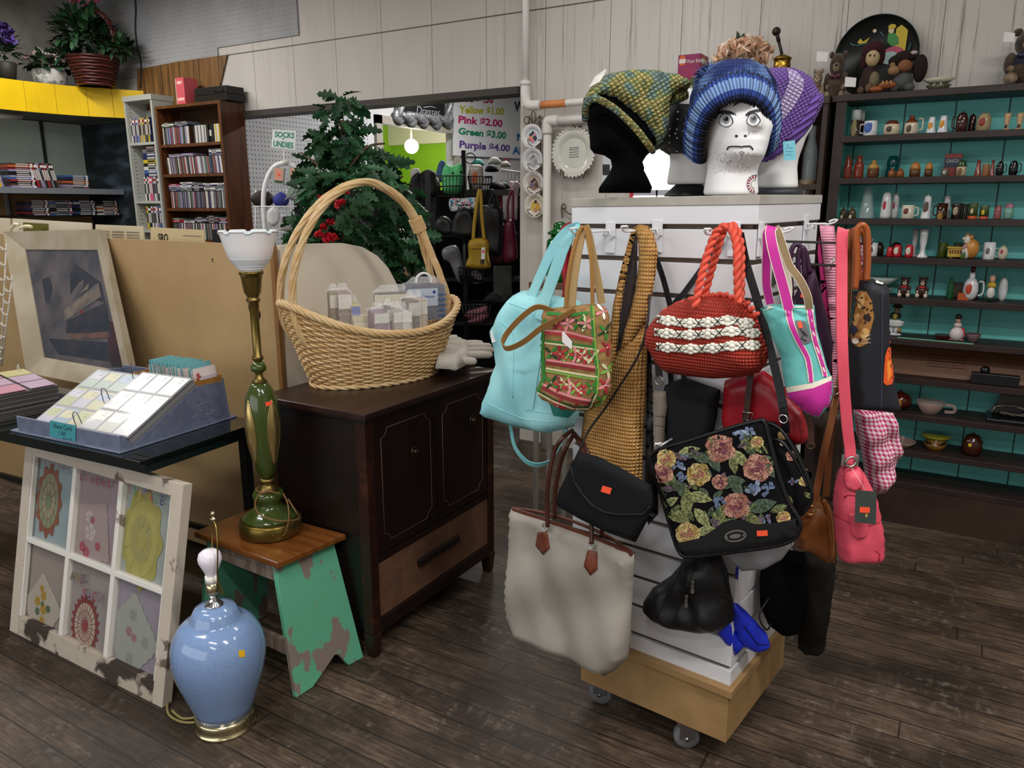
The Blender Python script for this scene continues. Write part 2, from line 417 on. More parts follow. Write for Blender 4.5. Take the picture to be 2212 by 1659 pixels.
def m_peg(key,ax,pitch,c1,c2,hole,rad=.13):
 mt,nt,b,P,X_=nmat(key,.6)
 fx=mth(nt,'SUBTRACT',mth(nt,'FRACT',mth(nt,'DIVIDE',mth(nt,'ADD',X_[ax],20),pitch)),.5)
 fz=mth(nt,'SUBTRACT',mth(nt,'FRACT',mth(nt,'DIVIDE',mth(nt,'ADD',X_[2],20),pitch)),.5)
 d=mth(nt,'SQRT',mth(nt,'ADD',mth(nt,'MULTIPLY',fx,fx),mth(nt,'MULTIPLY',fz,fz)))
 h=mth(nt,'LESS_THAN',d,rad)
 base=ramp(nt,noi(nt,P,2,(1,1,1),4),[(.35,c1),(.65,c2)])
 nt.links.new(mix(nt,mth(nt,'MULTIPLY',h,.85),base,hole),b.inputs['Base Color']);return mt
def m_plaster():
 mt,nt,b,P,X_=nmat('mottled_plaster',.8)
 base=ramp(nt,noi(nt,P,3,(1,1,1),5),[(.3,'#8b8781'),(.7,'#b5b0a8')])
 sp=ramp(nt,noi(nt,P,5.5,(1,1,1.2),6,.7),[(.62,0.0),(.67,1.0)])
 nt.links.new(mix(nt,mth(nt,'MULTIPLY',sp,.7),base,'#4a4a4a'),b.inputs['Base Color']);return mt
WALLY=4.15;CEIL=3.2
FLOOR=m_floor();WALLM=m_wall()
struct('floor',MB().box(-8.2,2.8,-2.8,10.6,-.06,0),FLOOR)
struct('ceiling',MB().box(-8.2,2.8,-2.8,10.6,CEIL,CEIL+.08),C('#b9bab8',.8))
mb=MB()
mb.box(-2.415,2.7,WALLY,WALLY+.12,0,CEIL);mb.box(-7.1,-2.415,WALLY,WALLY+.12,2.19,CEIL);mb.box(-7.1,-5.0,WALLY,WALLY+.12,0,2.19)
struct('wall_back',mb,WALLM)
struct('trim_1',MB().box(-5.0,-2.415,WALLY-.03,WALLY+.12,2.15,2.19),C('#3a3430',.6))
mb=MB().box(-7.0,-4.2,WALLY-.012,WALLY,2.66,CEIL);mb.box(-7.0,-5.05,WALLY-.012,WALLY,2.53,2.66)
struct('wall_back_pegboard',mb,m_peg('grey_pegboard',0,.032,'#8e9094','#a2a3a5','#4a4a4a',.1))
B_=Pl((0,WALLY-.016,0),(0,-1,0))
mb=MB();slab(mb,B_.pts([(296,150),(384,133),(490,118),(474,188),(472,232),(296,250)]),(0,-1,0),.012)
m,nt,b,P,X_=nmat('brown_wall_panelling',.5)
g=mth(nt,'LESS_THAN',mth(nt,'FRACT',mth(nt,'DIVIDE',mth(nt,'ADD',X_[0],20),.23)),.03)
nt.links.new(mix(nt,g,ramp(nt,noi(nt,P,6,(6,1,.5),4),[(.3,'#4e361d'),(.7,'#8a6334')]),'#1c120a'),b.inputs['Base Color'])
struct('wall_back_panelling',mb,m)
struct('wall_left',MB().box(-7.1,-7.0,-2.8,WALLY,0,CEIL),m_plaster())
struct('wall_right',MB().box(2.6,2.7,-2.8,WALLY,0,CEIL),C('#b5b0a8',.8))
struct('wall_front',MB().box(-7.1,2.7,-2.8,-2.7,0,CEIL),C('#b5b0a8',.8))
mb=MB()
for x in(-6.0,-4.0,-2.0,0.0):mb.box(x-.03,x+.03,-2.7,-2.64,.7,2.5)
for z in(.7,2.5):mb.box(-6.03,.03,-2.7,-2.64,z-.03,z+.03)
struct('fill_light_frame',mb,C('#5a5550',.5))  # unseen window bars added as a frame for the front fill light
mb=MB();sx=-5.1
mb.box(sx-.12,sx,WALLY+.12,6.03,0,CEIL);mb.box(sx-.12,sx,7.3,10.6,0,CEIL);mb.box(sx-.12,sx,6.03,7.3,2.29,CEIL)
struct('wall_far_left',mb,C('#d5d6d8',.7))
struct('wall_far_left_pegboard',MB().box(sx,sx+.01,WALLY+.13,5.86,.9,CEIL),m_peg('white_pegboard',1,.036,'#c8cacf','#d6d8dc','#33333a',.17))
struct('wall_far_back',MB().box(-8.2,2.7,10.5,10.6,0,CEIL),C('#cfcfcf',.7))
mb=MB();mb.box(sx,sx+.03,5.95,6.04,0,2.36);mb.box(sx,sx+.03,7.28,7.37,0,2.36);mb.box(sx,sx+.03,5.95,7.37,2.28,2.36)
struct('trim_2',mb,C('#a9a49a',.6))
struct('wall_far_green',MB().box(-7.5,-7.4,5.2,9.0,0,CEIL),M('green_brick','#7fae24',.6,bump=.3,bs=30))
struct('wall_far_end',MB().box(-7.4,sx-.12,9.0,9.1,0,CEIL),M('green_brick'))
struct('wall_far_header',MB().box(-7.4,sx-.12,8.93,9.0,2.35,CEIL),C('#cbc7b4',.6))
struct('ceiling_far',MB().box(-7.4,sx-.12,5.2,8.93,2.75,2.82),C('#d8d6c6',.8))
PVC=C('#d9d7d3',.35)
t=T('water_pipe','white plastic pipe dropping down the back wall and turning right with an orange band','pipe',(-2.34,4.08,2.0))
a=PY(1133,0,4.09);mb=MB();yq=4.06
p1=PY(1135,205,yq);p2=PY(1150,228,yq);p3=PY(1285,246,yq);p3.z=p2.z-.0
mb.tube([V((p1.x,yq,CEIL)),V((p1.x,yq,p1.z))],.021,14);mb.tube([V((p2.x+.02,yq,p2.z)),V((-1.66,yq,p2.z))],.02,14)
part('pipe_run',mb,PVC,t)
mb=MB();mb.tube(cr([(p1.x,yq,p1.z+.06),(p1.x,yq,p1.z-.005),(p1.x+.02,yq,p2.z+.006),(p2.x+.05,yq,p2.z)],5),.029,14);mb.tube([(p1.x,yq,p1.z+.05),(p1.x,yq,p1.z+.075)],.032,14)
part('elbow',mb,PVC,t)
part('orange_band',MB().tube([V((p2.x+.06,yq,p2.z)),V((p2.x+.22,yq,p2.z))],.0212,14),C('#d0824a',.5),t,'orange band')
t=T('drain_pipe','lower white pipe elbowing down beside the hanging plates','pipe',(-2.1,4.08,0))
q1=PY(1183,262,4.07);mb=MB();mb.tube([(q1.x,4.07,0),(q1.x,4.07,q1.z-.02)],.024,14);mb.tube([(q1.x+.03,4.07,q1.z),(-1.66,4.07,q1.z)],.024,14)
part('pipe_run',mb,C('#cfcdc8',.4),t)
part('elbow',MB().tube(cr([(q1.x,4.07,q1.z-.07),(q1.x,4.07,q1.z-.01),(q1.x+.01,4.07,q1.z),(q1.x+.07,4.07,q1.z)],5),.031,14),C('#cfcdc8',.4),t)
c=PY(1425,370,WALLY)
t=T('window_1','bright window',None,(c.x,WALLY,c.z-.3));t['kind']='structure'
x0,x1,z0,z1=c.x-.16,c.x+.2,c.z-.32,c.z+.16
mb=MB();mb.box(x0,x0+.016,WALLY-.03,WALLY,z0,z1);mb.box(x1-.016,x1,WALLY-.03,WALLY,z0,z1);mb.box(x0,x1,WALLY-.03,WALLY,z1-.016,z1);mb.box(x0,x1,WALLY-.03,WALLY,z0,z0+.016)
part('window_frame',mb,C('#c01c2a',.4),t)
part('pane',MB().box(x0+.016,x1-.016,WALLY-.012,WALLY-.006,z0+.016,z1-.016),M('lit_pane','#f5f2f4',.5,em=1.6),t)
mb=MB();mb.box(x0+.016,x1-.016,WALLY-.018,WALLY-.012,c.z-.13,c.z-.10);mb.box(c.x-.01,c.x,WALLY-.018,WALLY-.012,z0,c.z-.1)
part('muntin',mb,C('#b9b6c4',.5),t)
# ================= slatwall display
A_=V((-.9914,.1305,0));Bd=V((.1305,.9914,0));C0=V((-.412,1.826,0));NL=-Bd;NR=-A_
def FL(off,turn=0):return Pl(C0+NL*off,Matrix.Rotation(R_(turn),3,'Z')@NL)
def FR(off,turn=0):return Pl(C0+NR*off,Matrix.Rotation(R_(turn),3,'Z')@NR)
LEAN=Matrix.Translation(C0)@Matrix.Rotation(R_(-.85),4,_h)@Matrix.Translation(-C0)
LEANI=Matrix.Translation(C0+V((0,0,.1)))@Matrix.Rotation(R_(-.85),4,_h)@Matrix.Translation(-C0-V((0,0,.1)))
FX=Matrix(((A_.x,Bd.x,0,C0.x),(A_.y,Bd.y,0,C0.y),(0,0,1,0),(0,0,0,1)))
FXL=LEANI@FX
W_,D_=.503,.45;LID=1.525
WHITE=C('#dddde2',.45);cen=FX@V((W_/2,D_/2,0))
t=T('slatwall_display','white slatwall cube display on a tan wheeled base, hung all over with handbags','display stand',cen)
zs=[.26+i*.0865 for i in range(15)]
def slats(side):
 mb=MB();z0=.258
 for i in range(14):
  z1=.302+.0886*i if i<13 else 1.447
  for(a,b)in([(z0,z1)]if z1>z0 else[]):
   if side=='L':mb.box(0,W_,0,.012,a,b,FXL)
   else:mb.box(0,.012,0.012,D_,a,b,FXL)
  z0=z1+.0125
 return mb
part('slat_panel',slats('L'),WHITE,t,'front slat panel',bev=.001)
part('slat_panel',slats('R'),WHITE,t,'right slat panel',bev=.001)
mb=MB().box(.0125,W_,.0125,D_,.258,1.5,FXL);part('carcass',mb,C('#6a5a50',.7),t)
part('top_band',MB().box(-.004,W_+.004,-.004,D_+.004,1.459,1.503,FXL),WHITE,t,bev=.0015)
part('top_board',MB().box(-.006,W_+.006,-.006,D_+.006,1.503,LID,FXL),M('worn_laminate_top','#b9b5ad',.45,c2='#a39d93',ns=6),t,bev=.0015)
MDF=M('fibreboard','#a5845a',.6,c2='#98784e',ns=8,bump=.05,bs=300)
mb=MB();z0,z1=.092,.236
mb.box(-.002,W_-.04,-.012,.006,z0,z1,FXL);mb.box(-.002,.016,.006,D_-.02,z0,z1,FXL);mb.box(W_-.058,W_-.04,.006,D_-.02,z0,z1,FXL);mb.box(.016,W_-.058,D_-.038,D_-.02,z0,z1,FXL)
part('plinth',mb,MDF,t,bev=.0012)
part('plinth_top',MB().box(-.014,W_-.02,-.022,D_,.236,.258,FXL),MDF,t,bev=.0015)
for(u,v,tw)in((W_-.10,.045,62),(.11,.03,78),(.07,D_-.08,30),(W_-.11,D_-.08,0)):
 c=FX@V((u,v,0));a=R_(tw)+math.pi/5;ax=V((math.cos(a),math.sin(a),0));fw=V((-ax.y,ax.x,0))
 mb=MB();M3=Matrix((ax,fw,V((0,0,1)))).transposed().to_4x4()
 wc=c+V((0,0,.0365))+fw*.018
 mw=Matrix.Translation(wc)@M3
 rot=Matrix.Rotation(R_(90),4,'Y')
 mb.lathe([(.012,-.014),(.033,-.014),(.0365,-.009),(.0365,.009),(.033,.014),(.012,.014)],(0,0,0),28,mx=(mw@rot))
 w1=part('caster',mb,C('#6e6e72',.5),t)
 mb=MB();mb.box(-.02,-.017,-.02,.02,.0,.05,mw);mb.box(.017,.02,-.02,.02,.0,.05,mw);mb.box(-.03,.03,-.035,.03,.048,.0545,mw)
 mb.cyl(mw@V((-.024,0,0)),mw@V((.024,0,0)),.006)
 o=part('caster_fork',mb,C('#8a8a8c',.35,m=1),w1)
def hook(base,n,ln,label,up=.012,plate=True):
 t=T('slatwall_hook',label,'hook',base,group='white hooks in the slatwall')
 s=V((0,0,1)).cross(n).normalized();b=base
 mb=MB()
 if plate:
  fr=Matrix((s,n,V((0,0,1)))).transposed().to_4x4();fr.translation=b
  mb.box(-.014,.014,.001,.006,-.055,.024,fr)
  part('back_plate',mb,WHITE,t,bev=.001);mb=MB()
 mb.tube(cr([b+n*.004,b+n*.05+V((0,0,.002)),b+n*(ln-.02),b+n*ln+V((0,0,up*.5)),b+n*(ln+.004)+V((0,0,up))],5),.0028,8)
 mb.tube(cr([b+n*(ln+.004)+V((0,0,up)),b+n*(ln+.004)+V((0,0,up))+s*.006,b+n*(ln-.006)+V((0,0,up))+s*.009,b+n*(ln-.016)+V((0,0,up*.6))+s*.004],4),.0026,8)
 part('wire_arm',mb,C('#e6e6ea',.3),t)
 mb=MB()
 for k in(-.016,.016):mb.tube([b+s*k+n*.006+V((0,0,-.012)),b+s*k*.6+n*.022+V((0,0,-.01)),b+s*k*.6+n*.022+V((0,0,.004))],.0022,6)
 mb.tube([b+s*-.012+n*.022+V((0,0,.002)),b+s*.012+n*.022+V((0,0,.002))],.002,6)
 part('brace',mb,C('#e6e6ea',.3),t);return t
HB=[FXL@V((.385,-.001,1.44)),FXL@V((.25,-.001,1.445)),FXL@V((.05,-.001,1.44))]
hook(HB[0],NL,.185,'white wire hook holding the aqua bag and the embroidered bag')
hook(HB[1],NL,.175,'white wire hook holding the tan crochet sling')
hook(HB[2],NL,.165,'white wire hook through the red rope handles')
hook(FXL@V((-.001,.02,1.44)),NR,.07,'short white hook holding the turquoise and magenta tote')
hook(FXL@V((-.001,.34,1.45)),NR,.075,'white hook sticking out above the pale pink strap')
t=T('wire_rack','dark two-bar wire arm sticking out of the right side of the display','rack',FXL@V((0,.13,1.36)))
mb=MB()
for z in(1.415,1.363):
 a=FXL@V((-.004,.13,z-.02));mb.tube([a,a+NR*.012,FXL@V((-.02,.13,z)),FXL@V((-.02,.13,z))+NR*.2,FXL@V((-.02,.13,z))+NR*.2+V((0,0,.012))],.0032,8)
part('bar',mb,C('#4a4644',.4,m=.6),t)
part('back_plate',MB().box(-.006,-.001,.12,.145,1.31,1.455,FXL),C('#55524f',.4,m=.6),t)
# ================= handbags on the display
BLK=C('#121214',.5);BLKL=M('black_leather','#101011',.42,sp=.35,c2='#1f1f21',ns=12,bump=.12,bs=140)
SIL=C('#c9c9c6',.25,m=1);STK=C('#ff5a34',.6)
def bag(par,name,outl,pl,f,b,mat,label=None,**k):
 mb=MB();pillow(mb,pl.pts(outl),pl.n,f,b,**k);bv=mb.bvh();return mb,bv
def finish(par,name,mb,mats,label=None,split=None):
 o=part(name,cut(mb,lambda m_:m_ not in(split or{})),mats,par,label)
 for i,nm in(split or{}).items():part(nm,cut(mb,lambda m_:m_==i),mats,o)
 return o
def cut(mb,ok):
 r=MB();mp={}
 for f,m_,s_ in zip(mb.f,mb.m,mb.s):
  if not ok(m_):continue
  for i in f:
   if i not in mp:mp[i]=len(r.v);r.v.append(mb.v[i]);r.uv.append(mb.uv[i])
  r.f.append([mp[i]for i in f]);r.m.append(m_);r.s.append(s_)
 return r
def bt(name,label,cat,pl,px,py,group=None):return T(name,label,cat,pl.at(px,py),0,group)
def strap(par,pts,pl,w,t,mat,name='strap',side=None,label=None,n=5,offs=None):
 q=cr([pl.at(x,y,(offs[i]if offs else 0))for i,(x,y)in enumerate(pts)],n)
 u,v,nn=frame(pl.n)
 mb=MB().ribbon(q,w,t,side=side if side else u);return part(name,mb,mat,par,label)
def rope(mb,path,R,r,k=2,tw=60):
 path=[V(p)for p in path];L=0;u=None;ps=[[]for _ in range(k)]
 for i,p in enumerate(path):
  a=path[max(i-1,0)];b=path[min(i+1,len(path)-1)];t=(b-a).normalized()
  if i:L+=(p-path[i-1]).length
  if u is None:u=t.orthogonal().normalized()
  u=(u-t*u.dot(t)).normalized();w_=t.cross(u)
  for j in range(k):
   an=L*tw+2*math.pi*j/k;ps[j].append(p+(u*math.cos(an)+w_*math.sin(an))*R)
 for q in ps:mb.tube(q,r,8)
def sticker(mb,bv,cx,cy,w,h,rot=0,idx=1,off=.002):
 c,s=math.cos(R_(rot)),math.sin(R_(rot));mb.c(idx)
 dec(mb,bv,[(cx+(x*w*c-y*h*s)/2,cy+(x*w*s+y*h*c)/2)for x,y in((-1,-1),(1,-1),(1,1),(-1,1))],off,8);mb.c(0)
p=FL(.13);AQ=M('aqua_cloth','#94d8e2',.6,c2='#a3e0e6',ns=9,bump=.08,bs=60)
t=bt('aqua_tote','large pale aqua cloth tote with a strap looping below it','handbag',p,1150,930)
mb,bv=bag(t,'body',[(1128,628),(1160,626),(1190,636),(1250,650),(1258,700),(1262,800),(1258,870),(1240,922),(1180,936),(1110,922),(1062,906),(1044,890),(1049,868),(1062,835),(1074,780),(1070,738),(1061,716),(1080,690),(1094,660),(1108,638)],p,.055,.05,AQ,wr=.007,ws=19,R=.06,seed=3)
mb.c(1);dec(mb,bv,[(1162,690),(1180,690),(1168,780),(1152,884),(1136,886),(1142,790)],.003);mb.c(0)
for l in([(1050,868),(1080,885),(1130,905),(1190,912)],[(1082,694),(1110,720),(1108,860)],[(1136,886),(1190,893)],[(1100,655),(1140,668),(1165,690)]):dline(mb,bv,l,.0013)
mb.c(2);dec(mb,bv,[(1188,872),(1248,862),(1246,884),(1226,902),(1196,898)],.002);mb.c(0)
finish(t,'body',mb,[AQ,C('#9adce4',.6),C('#1f8376',.6)]);
strap(t,[(1166,690),(1180,640),(1198,590),(1214,545),(1232,510),(1252,489)],p,[.03,.032,.034,.034,.034,.034,.034,.034,.034,.034,.034,.034,.034,.034,.033,.03,.03,.028,.026,.025,.02,.02,.02,.02,.02,.02],.003,AQ,'strap',n=5,offs=[.058,.05,.05,.05,.05,.045])
strap(t,[(1148,640),(1172,585),(1196,535),(1226,500),(1254,489)],p,.027,.003,AQ,'strap',offs=[.03,.03,.03,.035,.04])
strap(t,[(1102,918),(1112,965),(1136,996),(1163,1004),(1192,990),(1212,955),(1224,925)],p,.02,.0025,C('#7cc4cb',.6),'lower_strap',side=V((.6,-.5,.6)))
mb=MB();slab(mb,FL(.185).pts([(1060,715),(1072,713),(1074,738),(1062,740)]),NL,.001);part('price_tag',mb,C('#f2f2f0',.6),t,'white price tag')
p=FL(.225);EMB=M('tan_burlap','#a98350',.8,c2='#8f6c40',ns=60,wv=(330,330),wd=.25,wb=.3)
t=bt('embroidered_bag','small burlap bag embroidered with red, pink and green stitches','handbag',p,1240,890)
mb,bv=bag(t,'body',[(1174,668),(1222,662),(1280,656),(1304,660),(1315,690),(1320,760),(1318,845),(1306,868),(1272,888),(1214,886),(1172,862),(1162,842),(1170,815),(1172,740)],p,.03,.03,EMB,R=.035,wr=.002)
cols=['#a98350','#2f7d2c','#b9303c','#e08a90','#d9d5a8','#23401f','#7aa943','#8e1f2c','#f0ece2']
def stitchband(l,w,ci,cj=None):
 for k,dy in enumerate((-w*.28,w*.28)if cj is not None else(0,)):
  mb.c(ci if k==0 else cj)
  n_=0
  for(x0,y0),(x1,y1)in zip(l[:-1],l[1:]):
   L=math.hypot(x1-x0,y1-y0);m_=int(L/4.2);tx,ty=(x1-x0)/L,(y1-y0)/L
   for j in range(m_):
    cx,cy=x0+tx*L*(j+.5)/m_-ty*dy,y0+ty*L*(j+.5)/m_+tx*dy
    dec(mb,bv,elps(cx,cy,3.1,w*(.26 if cj is not None else .5),6,math.degrees(math.atan2(ty,tx))+22),.0022,40)
def petals(cx,cy,r,cs,n_=6,a0=20,wd=.24):
 for k in range(n_):
  a=a0+360*k/n_;mb.c(cs[k%len(cs)])
  dec(mb,bv,elps(cx+math.cos(R_(a))*r*.55,cy+math.sin(R_(a))*r*.62,r*.5,r*wd*.8,7,a),.0022,40)
 mb.c(8);dec(mb,bv,elps(cx,cy,1.6,1.6,5),.0026,40)
stitchband([(1176,716),(1230,721),(1284,735)],11,3,2);stitchband([(1178,738),(1230,744),(1286,752)],9,1,4)
stitchband([(1180,780),(1240,789),(1290,797)],12,3,7);stitchband([(1180,798),(1240,809),(1290,817)],10,4,6)
stitchband([(1170,832),(1205,850),(1240,862),(1277,868)],13,3,7)
stitchband([(1179,690),(1172,740),(1176,818),(1163,846)],9,1);stitchband([(1163,846),(1200,866),(1240,880),(1272,880),(1287,850)],7,5,4)
stitchband([(1279,660),(1284,740),(1291,800),(1288,850)],8,6,1);stitchband([(1182,678),(1240,680),(1272,676)],8,1)
for x,y,cs in((1203,699,[2,7]),(1228,699,[3]),(1250,698,[5,1]),(1266,698,[3,4]),(1192,763,[5,1]),(1211,764,[2,7]),(1229,766,[1,6]),(1245,766,[2,3]),(1259,767,[4]),(1269,769,[2]),(1282,770,[1,4]),(1192,826,[1,5]),(1211,830,[2,7]),(1220,826,[4,6]),(1234,836,[2,3]),(1245,838,[4,6]),(1256,840,[2]),(1279,838,[1])):petals(x,y,18,cs,5 if cs[0]in(2,3)else 4,40)
for x,y,cs in((1302,672,[3,8]),(1307,716,[5,1]),(1311,751,[2,7]),(1312,799,[6,4]),(1307,832,[3,2]),(1300,868,[6,1]),(1205,876,[2]),(1240,886,[7])):petals(x,y,17,cs,5,10)
mb.c(9);dec(mb,bv,[(1216,717),(1220,716),(1238,737),(1237,755),(1216,738)],.004,8);mb.c(0)
mb.m=[m_ for m_ in mb.m];TAGF=len(mb.f)
finish(t,'body',mb,[EMB]+[C(c,.7)for c in cols[1:]]+[C('#ecebe8',.6)],split={9:'price_tag'})
TANI=C('#a98d5f',.7);TANW=M('tan_woven_strap','#a5783e',.8,wv=(300,300),wd=.4,wb=.3)
strap(t,[(1234,662),(1238,610),(1247,550),(1256,505),(1262,490)],p,.024,.003,TANI,'handle',offs=[.0,-.005,-.015,-.03,-.04])
strap(t,[(1300,656),(1292,610),(1282,560),(1272,510),(1264,490)],p,.02,.003,TANI,'handle',offs=[-.02,-.02,-.025,-.035,-.042])
for l,of in(([(1222,664),(1226,610),(1236,550),(1250,503),(1260,488)],.006),([(1280,660),(1279,600),(1276,540),(1270,505),(1263,488)],.008)):
 strap(t,l,p,.009,.004,TANW,'handle_edge',offs=[of,of-.004,of-.015,of-.03,of-.04])
strap(t,[(1196,672),(1160,663),(1124,688),(1094,722),(1086,744),(1098,753),(1132,738),(1170,708),(1208,688),(1242,668)],p,.014,.003,TANW,'side_handle',side=V((0,-.5,1)),offs=[.01,.02,.03,.035,.04,.045,.05,.05,.045,.03])
p=FL(.1);CRO=M('tan_crochet','#d3a261',.85,c2='#c4914f',ns=40,wv=(150,105),wd=.38,wb=1,wvc='#7a5326')
t=bt('crochet_sling_bag','long tan crochet sling bag hanging from the middle hook','handbag',p,1320,1110)
mb,bv=bag(t,'body',[(1318,778),(1345,748),(1372,702),(1394,660),(1399,760),(1395,880),(1389,960),(1387,1040),(1376,1108),(1300,1114),(1258,1102),(1250,1040),(1253,960),(1262,890),(1288,850),(1308,815)],p,.035,.02,CRO,R=.05,wr=.002)
finish(t,'body',mb,CRO)
mb,bv=bag(t,'s',[(1314,790),(1317,720),(1324,660),(1339,590),(1352,540),(1364,496),(1374,492),(1364,540),(1352,600),(1340,680),(1334,740),(1330,785)],FL(.115),.012,.008,CRO);finish(t,'strap',mb,CRO)
mb,bv=bag(t,'s',[(1368,492),(1382,484),(1400,488),(1413,505),(1421,540),(1417,590),(1408,640),(1396,690),(1362,745),(1335,782),(1347,720),(1362,670),(1375,610),(1380,560),(1378,520)],FL(.125),.016,.01,CRO);finish(t,'strap',mb,CRO)
mb,bv=bag(t,'l',[(1364,506),(1378,500),(1376,600),(1362,690),(1336,775),(1330,765),(1340,680),(1352,580)],FL(.1),.004,.004,BLK);finish(t,'lining',mb,C('#3a3133',.7))
p=FL(.135);RED=M('red_cord_weave','#c23b2a',.6,wv=(165,125),wd=.7,wb=1,wvc='#5a0f0a')
t=bt('red_cord_bag','red woven cord handbag with white diamond bands and rope handles','handbag',p,1530,815)
mb,bv=bag(t,'body',[(1398,732),(1402,706),(1430,670),(1460,652),(1500,640),(1545,636),(1582,641),(1612,660),(1634,682),(1650,730),(1662,765),(1655,786),(1640,805),(1600,815),(1540,818),(1490,813),(1442,806),(1425,790),(1408,758),(1396,745)],p,.065,.06,RED,R=.09,wr=.004)
finish(t,'body',mb,RED)
mb=MB();W9=C('#e9e6da',.55);DK=C('#26221f',.7)
for bl in([(1426,690),(1480,698),(1530,697),(1580,693),(1622,702)],[(1420,718),(1480,723),(1530,721),(1590,716),(1636,722)],[(1424,748),(1480,753),(1540,752),(1590,747),(1637,746)]):
 q=[(v.x,v.y)for v in cr([(x,y,0)for x,y in bl],40)];n_=5;L=len(q)-1
 mb.c(0);dec(mb,bv,[(x,y-8)for x,y in q[::8]]+[(x,y+8)for x,y in q[::-8]],.0018,6)
 for k in range(n_):
  x,y=q[int((k+.55)/n_*L)];x2,y2=q[int(min((k+.05)/n_*L,L))]
  mb.c(0)
  for a in range(0,360,45):
   h=hit(bv,x+math.cos(R_(a))*13,y+math.sin(R_(a))*8,.0025)
   if h:mb.ell(h,(.0065,.004,.0042),6)
  h=hit(bv,x,y,.004)
  if h:mb.ell(h,(.007,.005,.006),6)
  for a in(45,135,225,315):
   h=hit(bv,x2+math.cos(R_(a))*6,y2+math.sin(R_(a))*7,.0025)
   if h:mb.ell(h,(.0035,.0035,.004),6)
  mb.c(1)
  for sx_ in(-1,1):dline(mb,bv,[(x2-8*sx_,y2-9),(x2+8*sx_,y2+9)],.0011,.0055);dline(mb,bv,[(x+sx_*8,y),(x+sx_*14,y)],.001,.006)
part('white_band',mb,[W9,DK],t)
mb=MB();RR=C('#d9523d',.6)
pl2=FL(.2);rope(mb,cr([pl2.at(1501,664,.0),pl2.at(1512,610,-.01),pl2.at(1528,550,-.03),pl2.at(1546,505,-.045),pl2.at(1564,490,-.05),pl2.at(1580,494,-.045),pl2.at(1591,530,-.03),pl2.at(1593,590,-.01),pl2.at(1595,656,0)],14),.0042,.0056,2,165);part('rope_handle',mb,RR,t)
mb=MB();pl2=FL(.12);rope(mb,cr([pl2.at(1521,645),pl2.at(1532,600),pl2.at(1548,545),pl2.at(1560,505),pl2.at(1574,488),pl2.at(1590,494),pl2.at(1600,530),pl2.at(1601,590),pl2.at(1600,652)],14),.0042,.0056,2,165);part('rope_handle',mb,RR,t)
mb=MB()
for i,(x,y)in enumerate([(1437,672),(1455,664),(1462,659),(1472,655),(1491,647),(1508,641),(1523,641),(1537,639),(1552,637),(1566,638),(1580,643),(1597,650),(1612,657),(1622,668),(1632,680)]):
 c=FL(.14).at(x,y);mb.ell(c,(.007,.007,.0065),6,Matrix.Rotation(i,3,'Y'));mb.ell(c+V((.005,-.004,.003)),(.0055,.006,.0055),6)
part('knotted_fringe',mb,RR,t)
p=CF(1.70,-12);TEAL=M('turquoise_canvas','#6cc2bc',.7,c2='#62b5b2',ns=30,bump=.05,bs=200);MAG=C('#c42c96',.65);CREAM=C('#e6dccb',.65)
t=bt('turquoise_tote','narrow turquoise canvas tote with magenta base and straps','handbag',p,1745,900)
mb,bv=bag(t,'body',[(1643,666),(1671,657),(1759,659),(1761,678),(1765,714),(1775,750),(1787,794),(1798,818),(1799,850),(1794,872),(1768,904),(1742,893),(1702,858),(1692,815),(1686,769),(1668,731),(1658,698)],p,.045,.045,TEAL,R=.05,wr=.003)
mb.c(1);dec(mb,bv,[(1692,846),(1728,843),(1800,815),(1802,850),(1797,874),(1768,906),(1740,896),(1698,860)],.0015,6)
mb.c(2);dec(mb,bv,[(1694,837),(1755,827),(1795,812),(1799,820),(1757,838),(1698,849)],.002,6);dec(mb,bv,[(1642,665),(1671,655),(1760,657),(1760,667),(1672,666),(1646,674)],.002,6)
def pband(c_in,c_ed,l,w0,w1):
 q=[(v.x,v.y)for v in cr([(x,y,0)for x,y in l],5)];n_=len(q);A1=[];A2=[];E1=[];E2=[]
 for i,(x,y)in enumerate(q):
  w_=(w0+(w1-w0)*i/(n_-1))/2;A1.append((x-w_,y));A2.append((x+w_,y));E1.append((x-w_-2.5,y));E2.append((x+w_+2.5,y))
 mb.c(c_ed);dec(mb,bv,E1+E2[::-1],.002,6);mb.c(c_in);dec(mb,bv,A1+A2[::-1],.0027,6)
pband(1,2,[(1704,662),(1706,690),(1724,735),(1744,775),(1752,826)],12,7);pband(1,2,[(1748,664),(1750,690),(1760,740),(1774,785),(1781,814)],9,6)
mb.c(3);dec(mb,bv,[(1717,692),(1738,694),(1751,738),(1731,744)],.003,6);sticker(mb,bv,1727,702,8,13,-12,4,.004)
for l in([(1726,708),(1735,722),(1729,730),(1740,736)],[(1733,714),(1741,726)]):mb.c(5);dline(mb,bv,l,.0008,.004)
finish(t,'body',mb,[TEAL,MAG,CREAM,C('#6f6c70',.6),STK,C('#2a282a',.6)],split={3:'grey_patch',4:'price_sticker',2:'cream_binding',1:'magenta_panel'})
def estrap(par,l,pl,w,mats,offs,side=None):
 u,v,nn=frame(pl.n);q=cr([pl.at(x,y,o_)for(x,y),o_ in zip(l,offs)],5)
 mb=MB().ribbon(q,w,.003,side=side or u);mb.c(1);mb.ribbon([a for a in q],w*.0+.003,.0045,side=side or u)
 mb=MB();mb.ribbon(q,w*.84,.004,side=side or u);mb.c(1);mb.ribbon(q,w,.0028,side=side or u)
 return part('strap',mb,mats,par)
estrap(t,[(1704,668),(1692,620),(1678,570),(1668,530),(1664,500),(1670,491)],p,.021,[MAG,CREAM],[.05,.05,.05,.048,.04,.03])
estrap(t,[(1664,656),(1656,620),(1655,580),(1656,540),(1656,505),(1664,490)],p,.018,[MAG,CREAM],[0,.01,.02,.03,.03,.03])
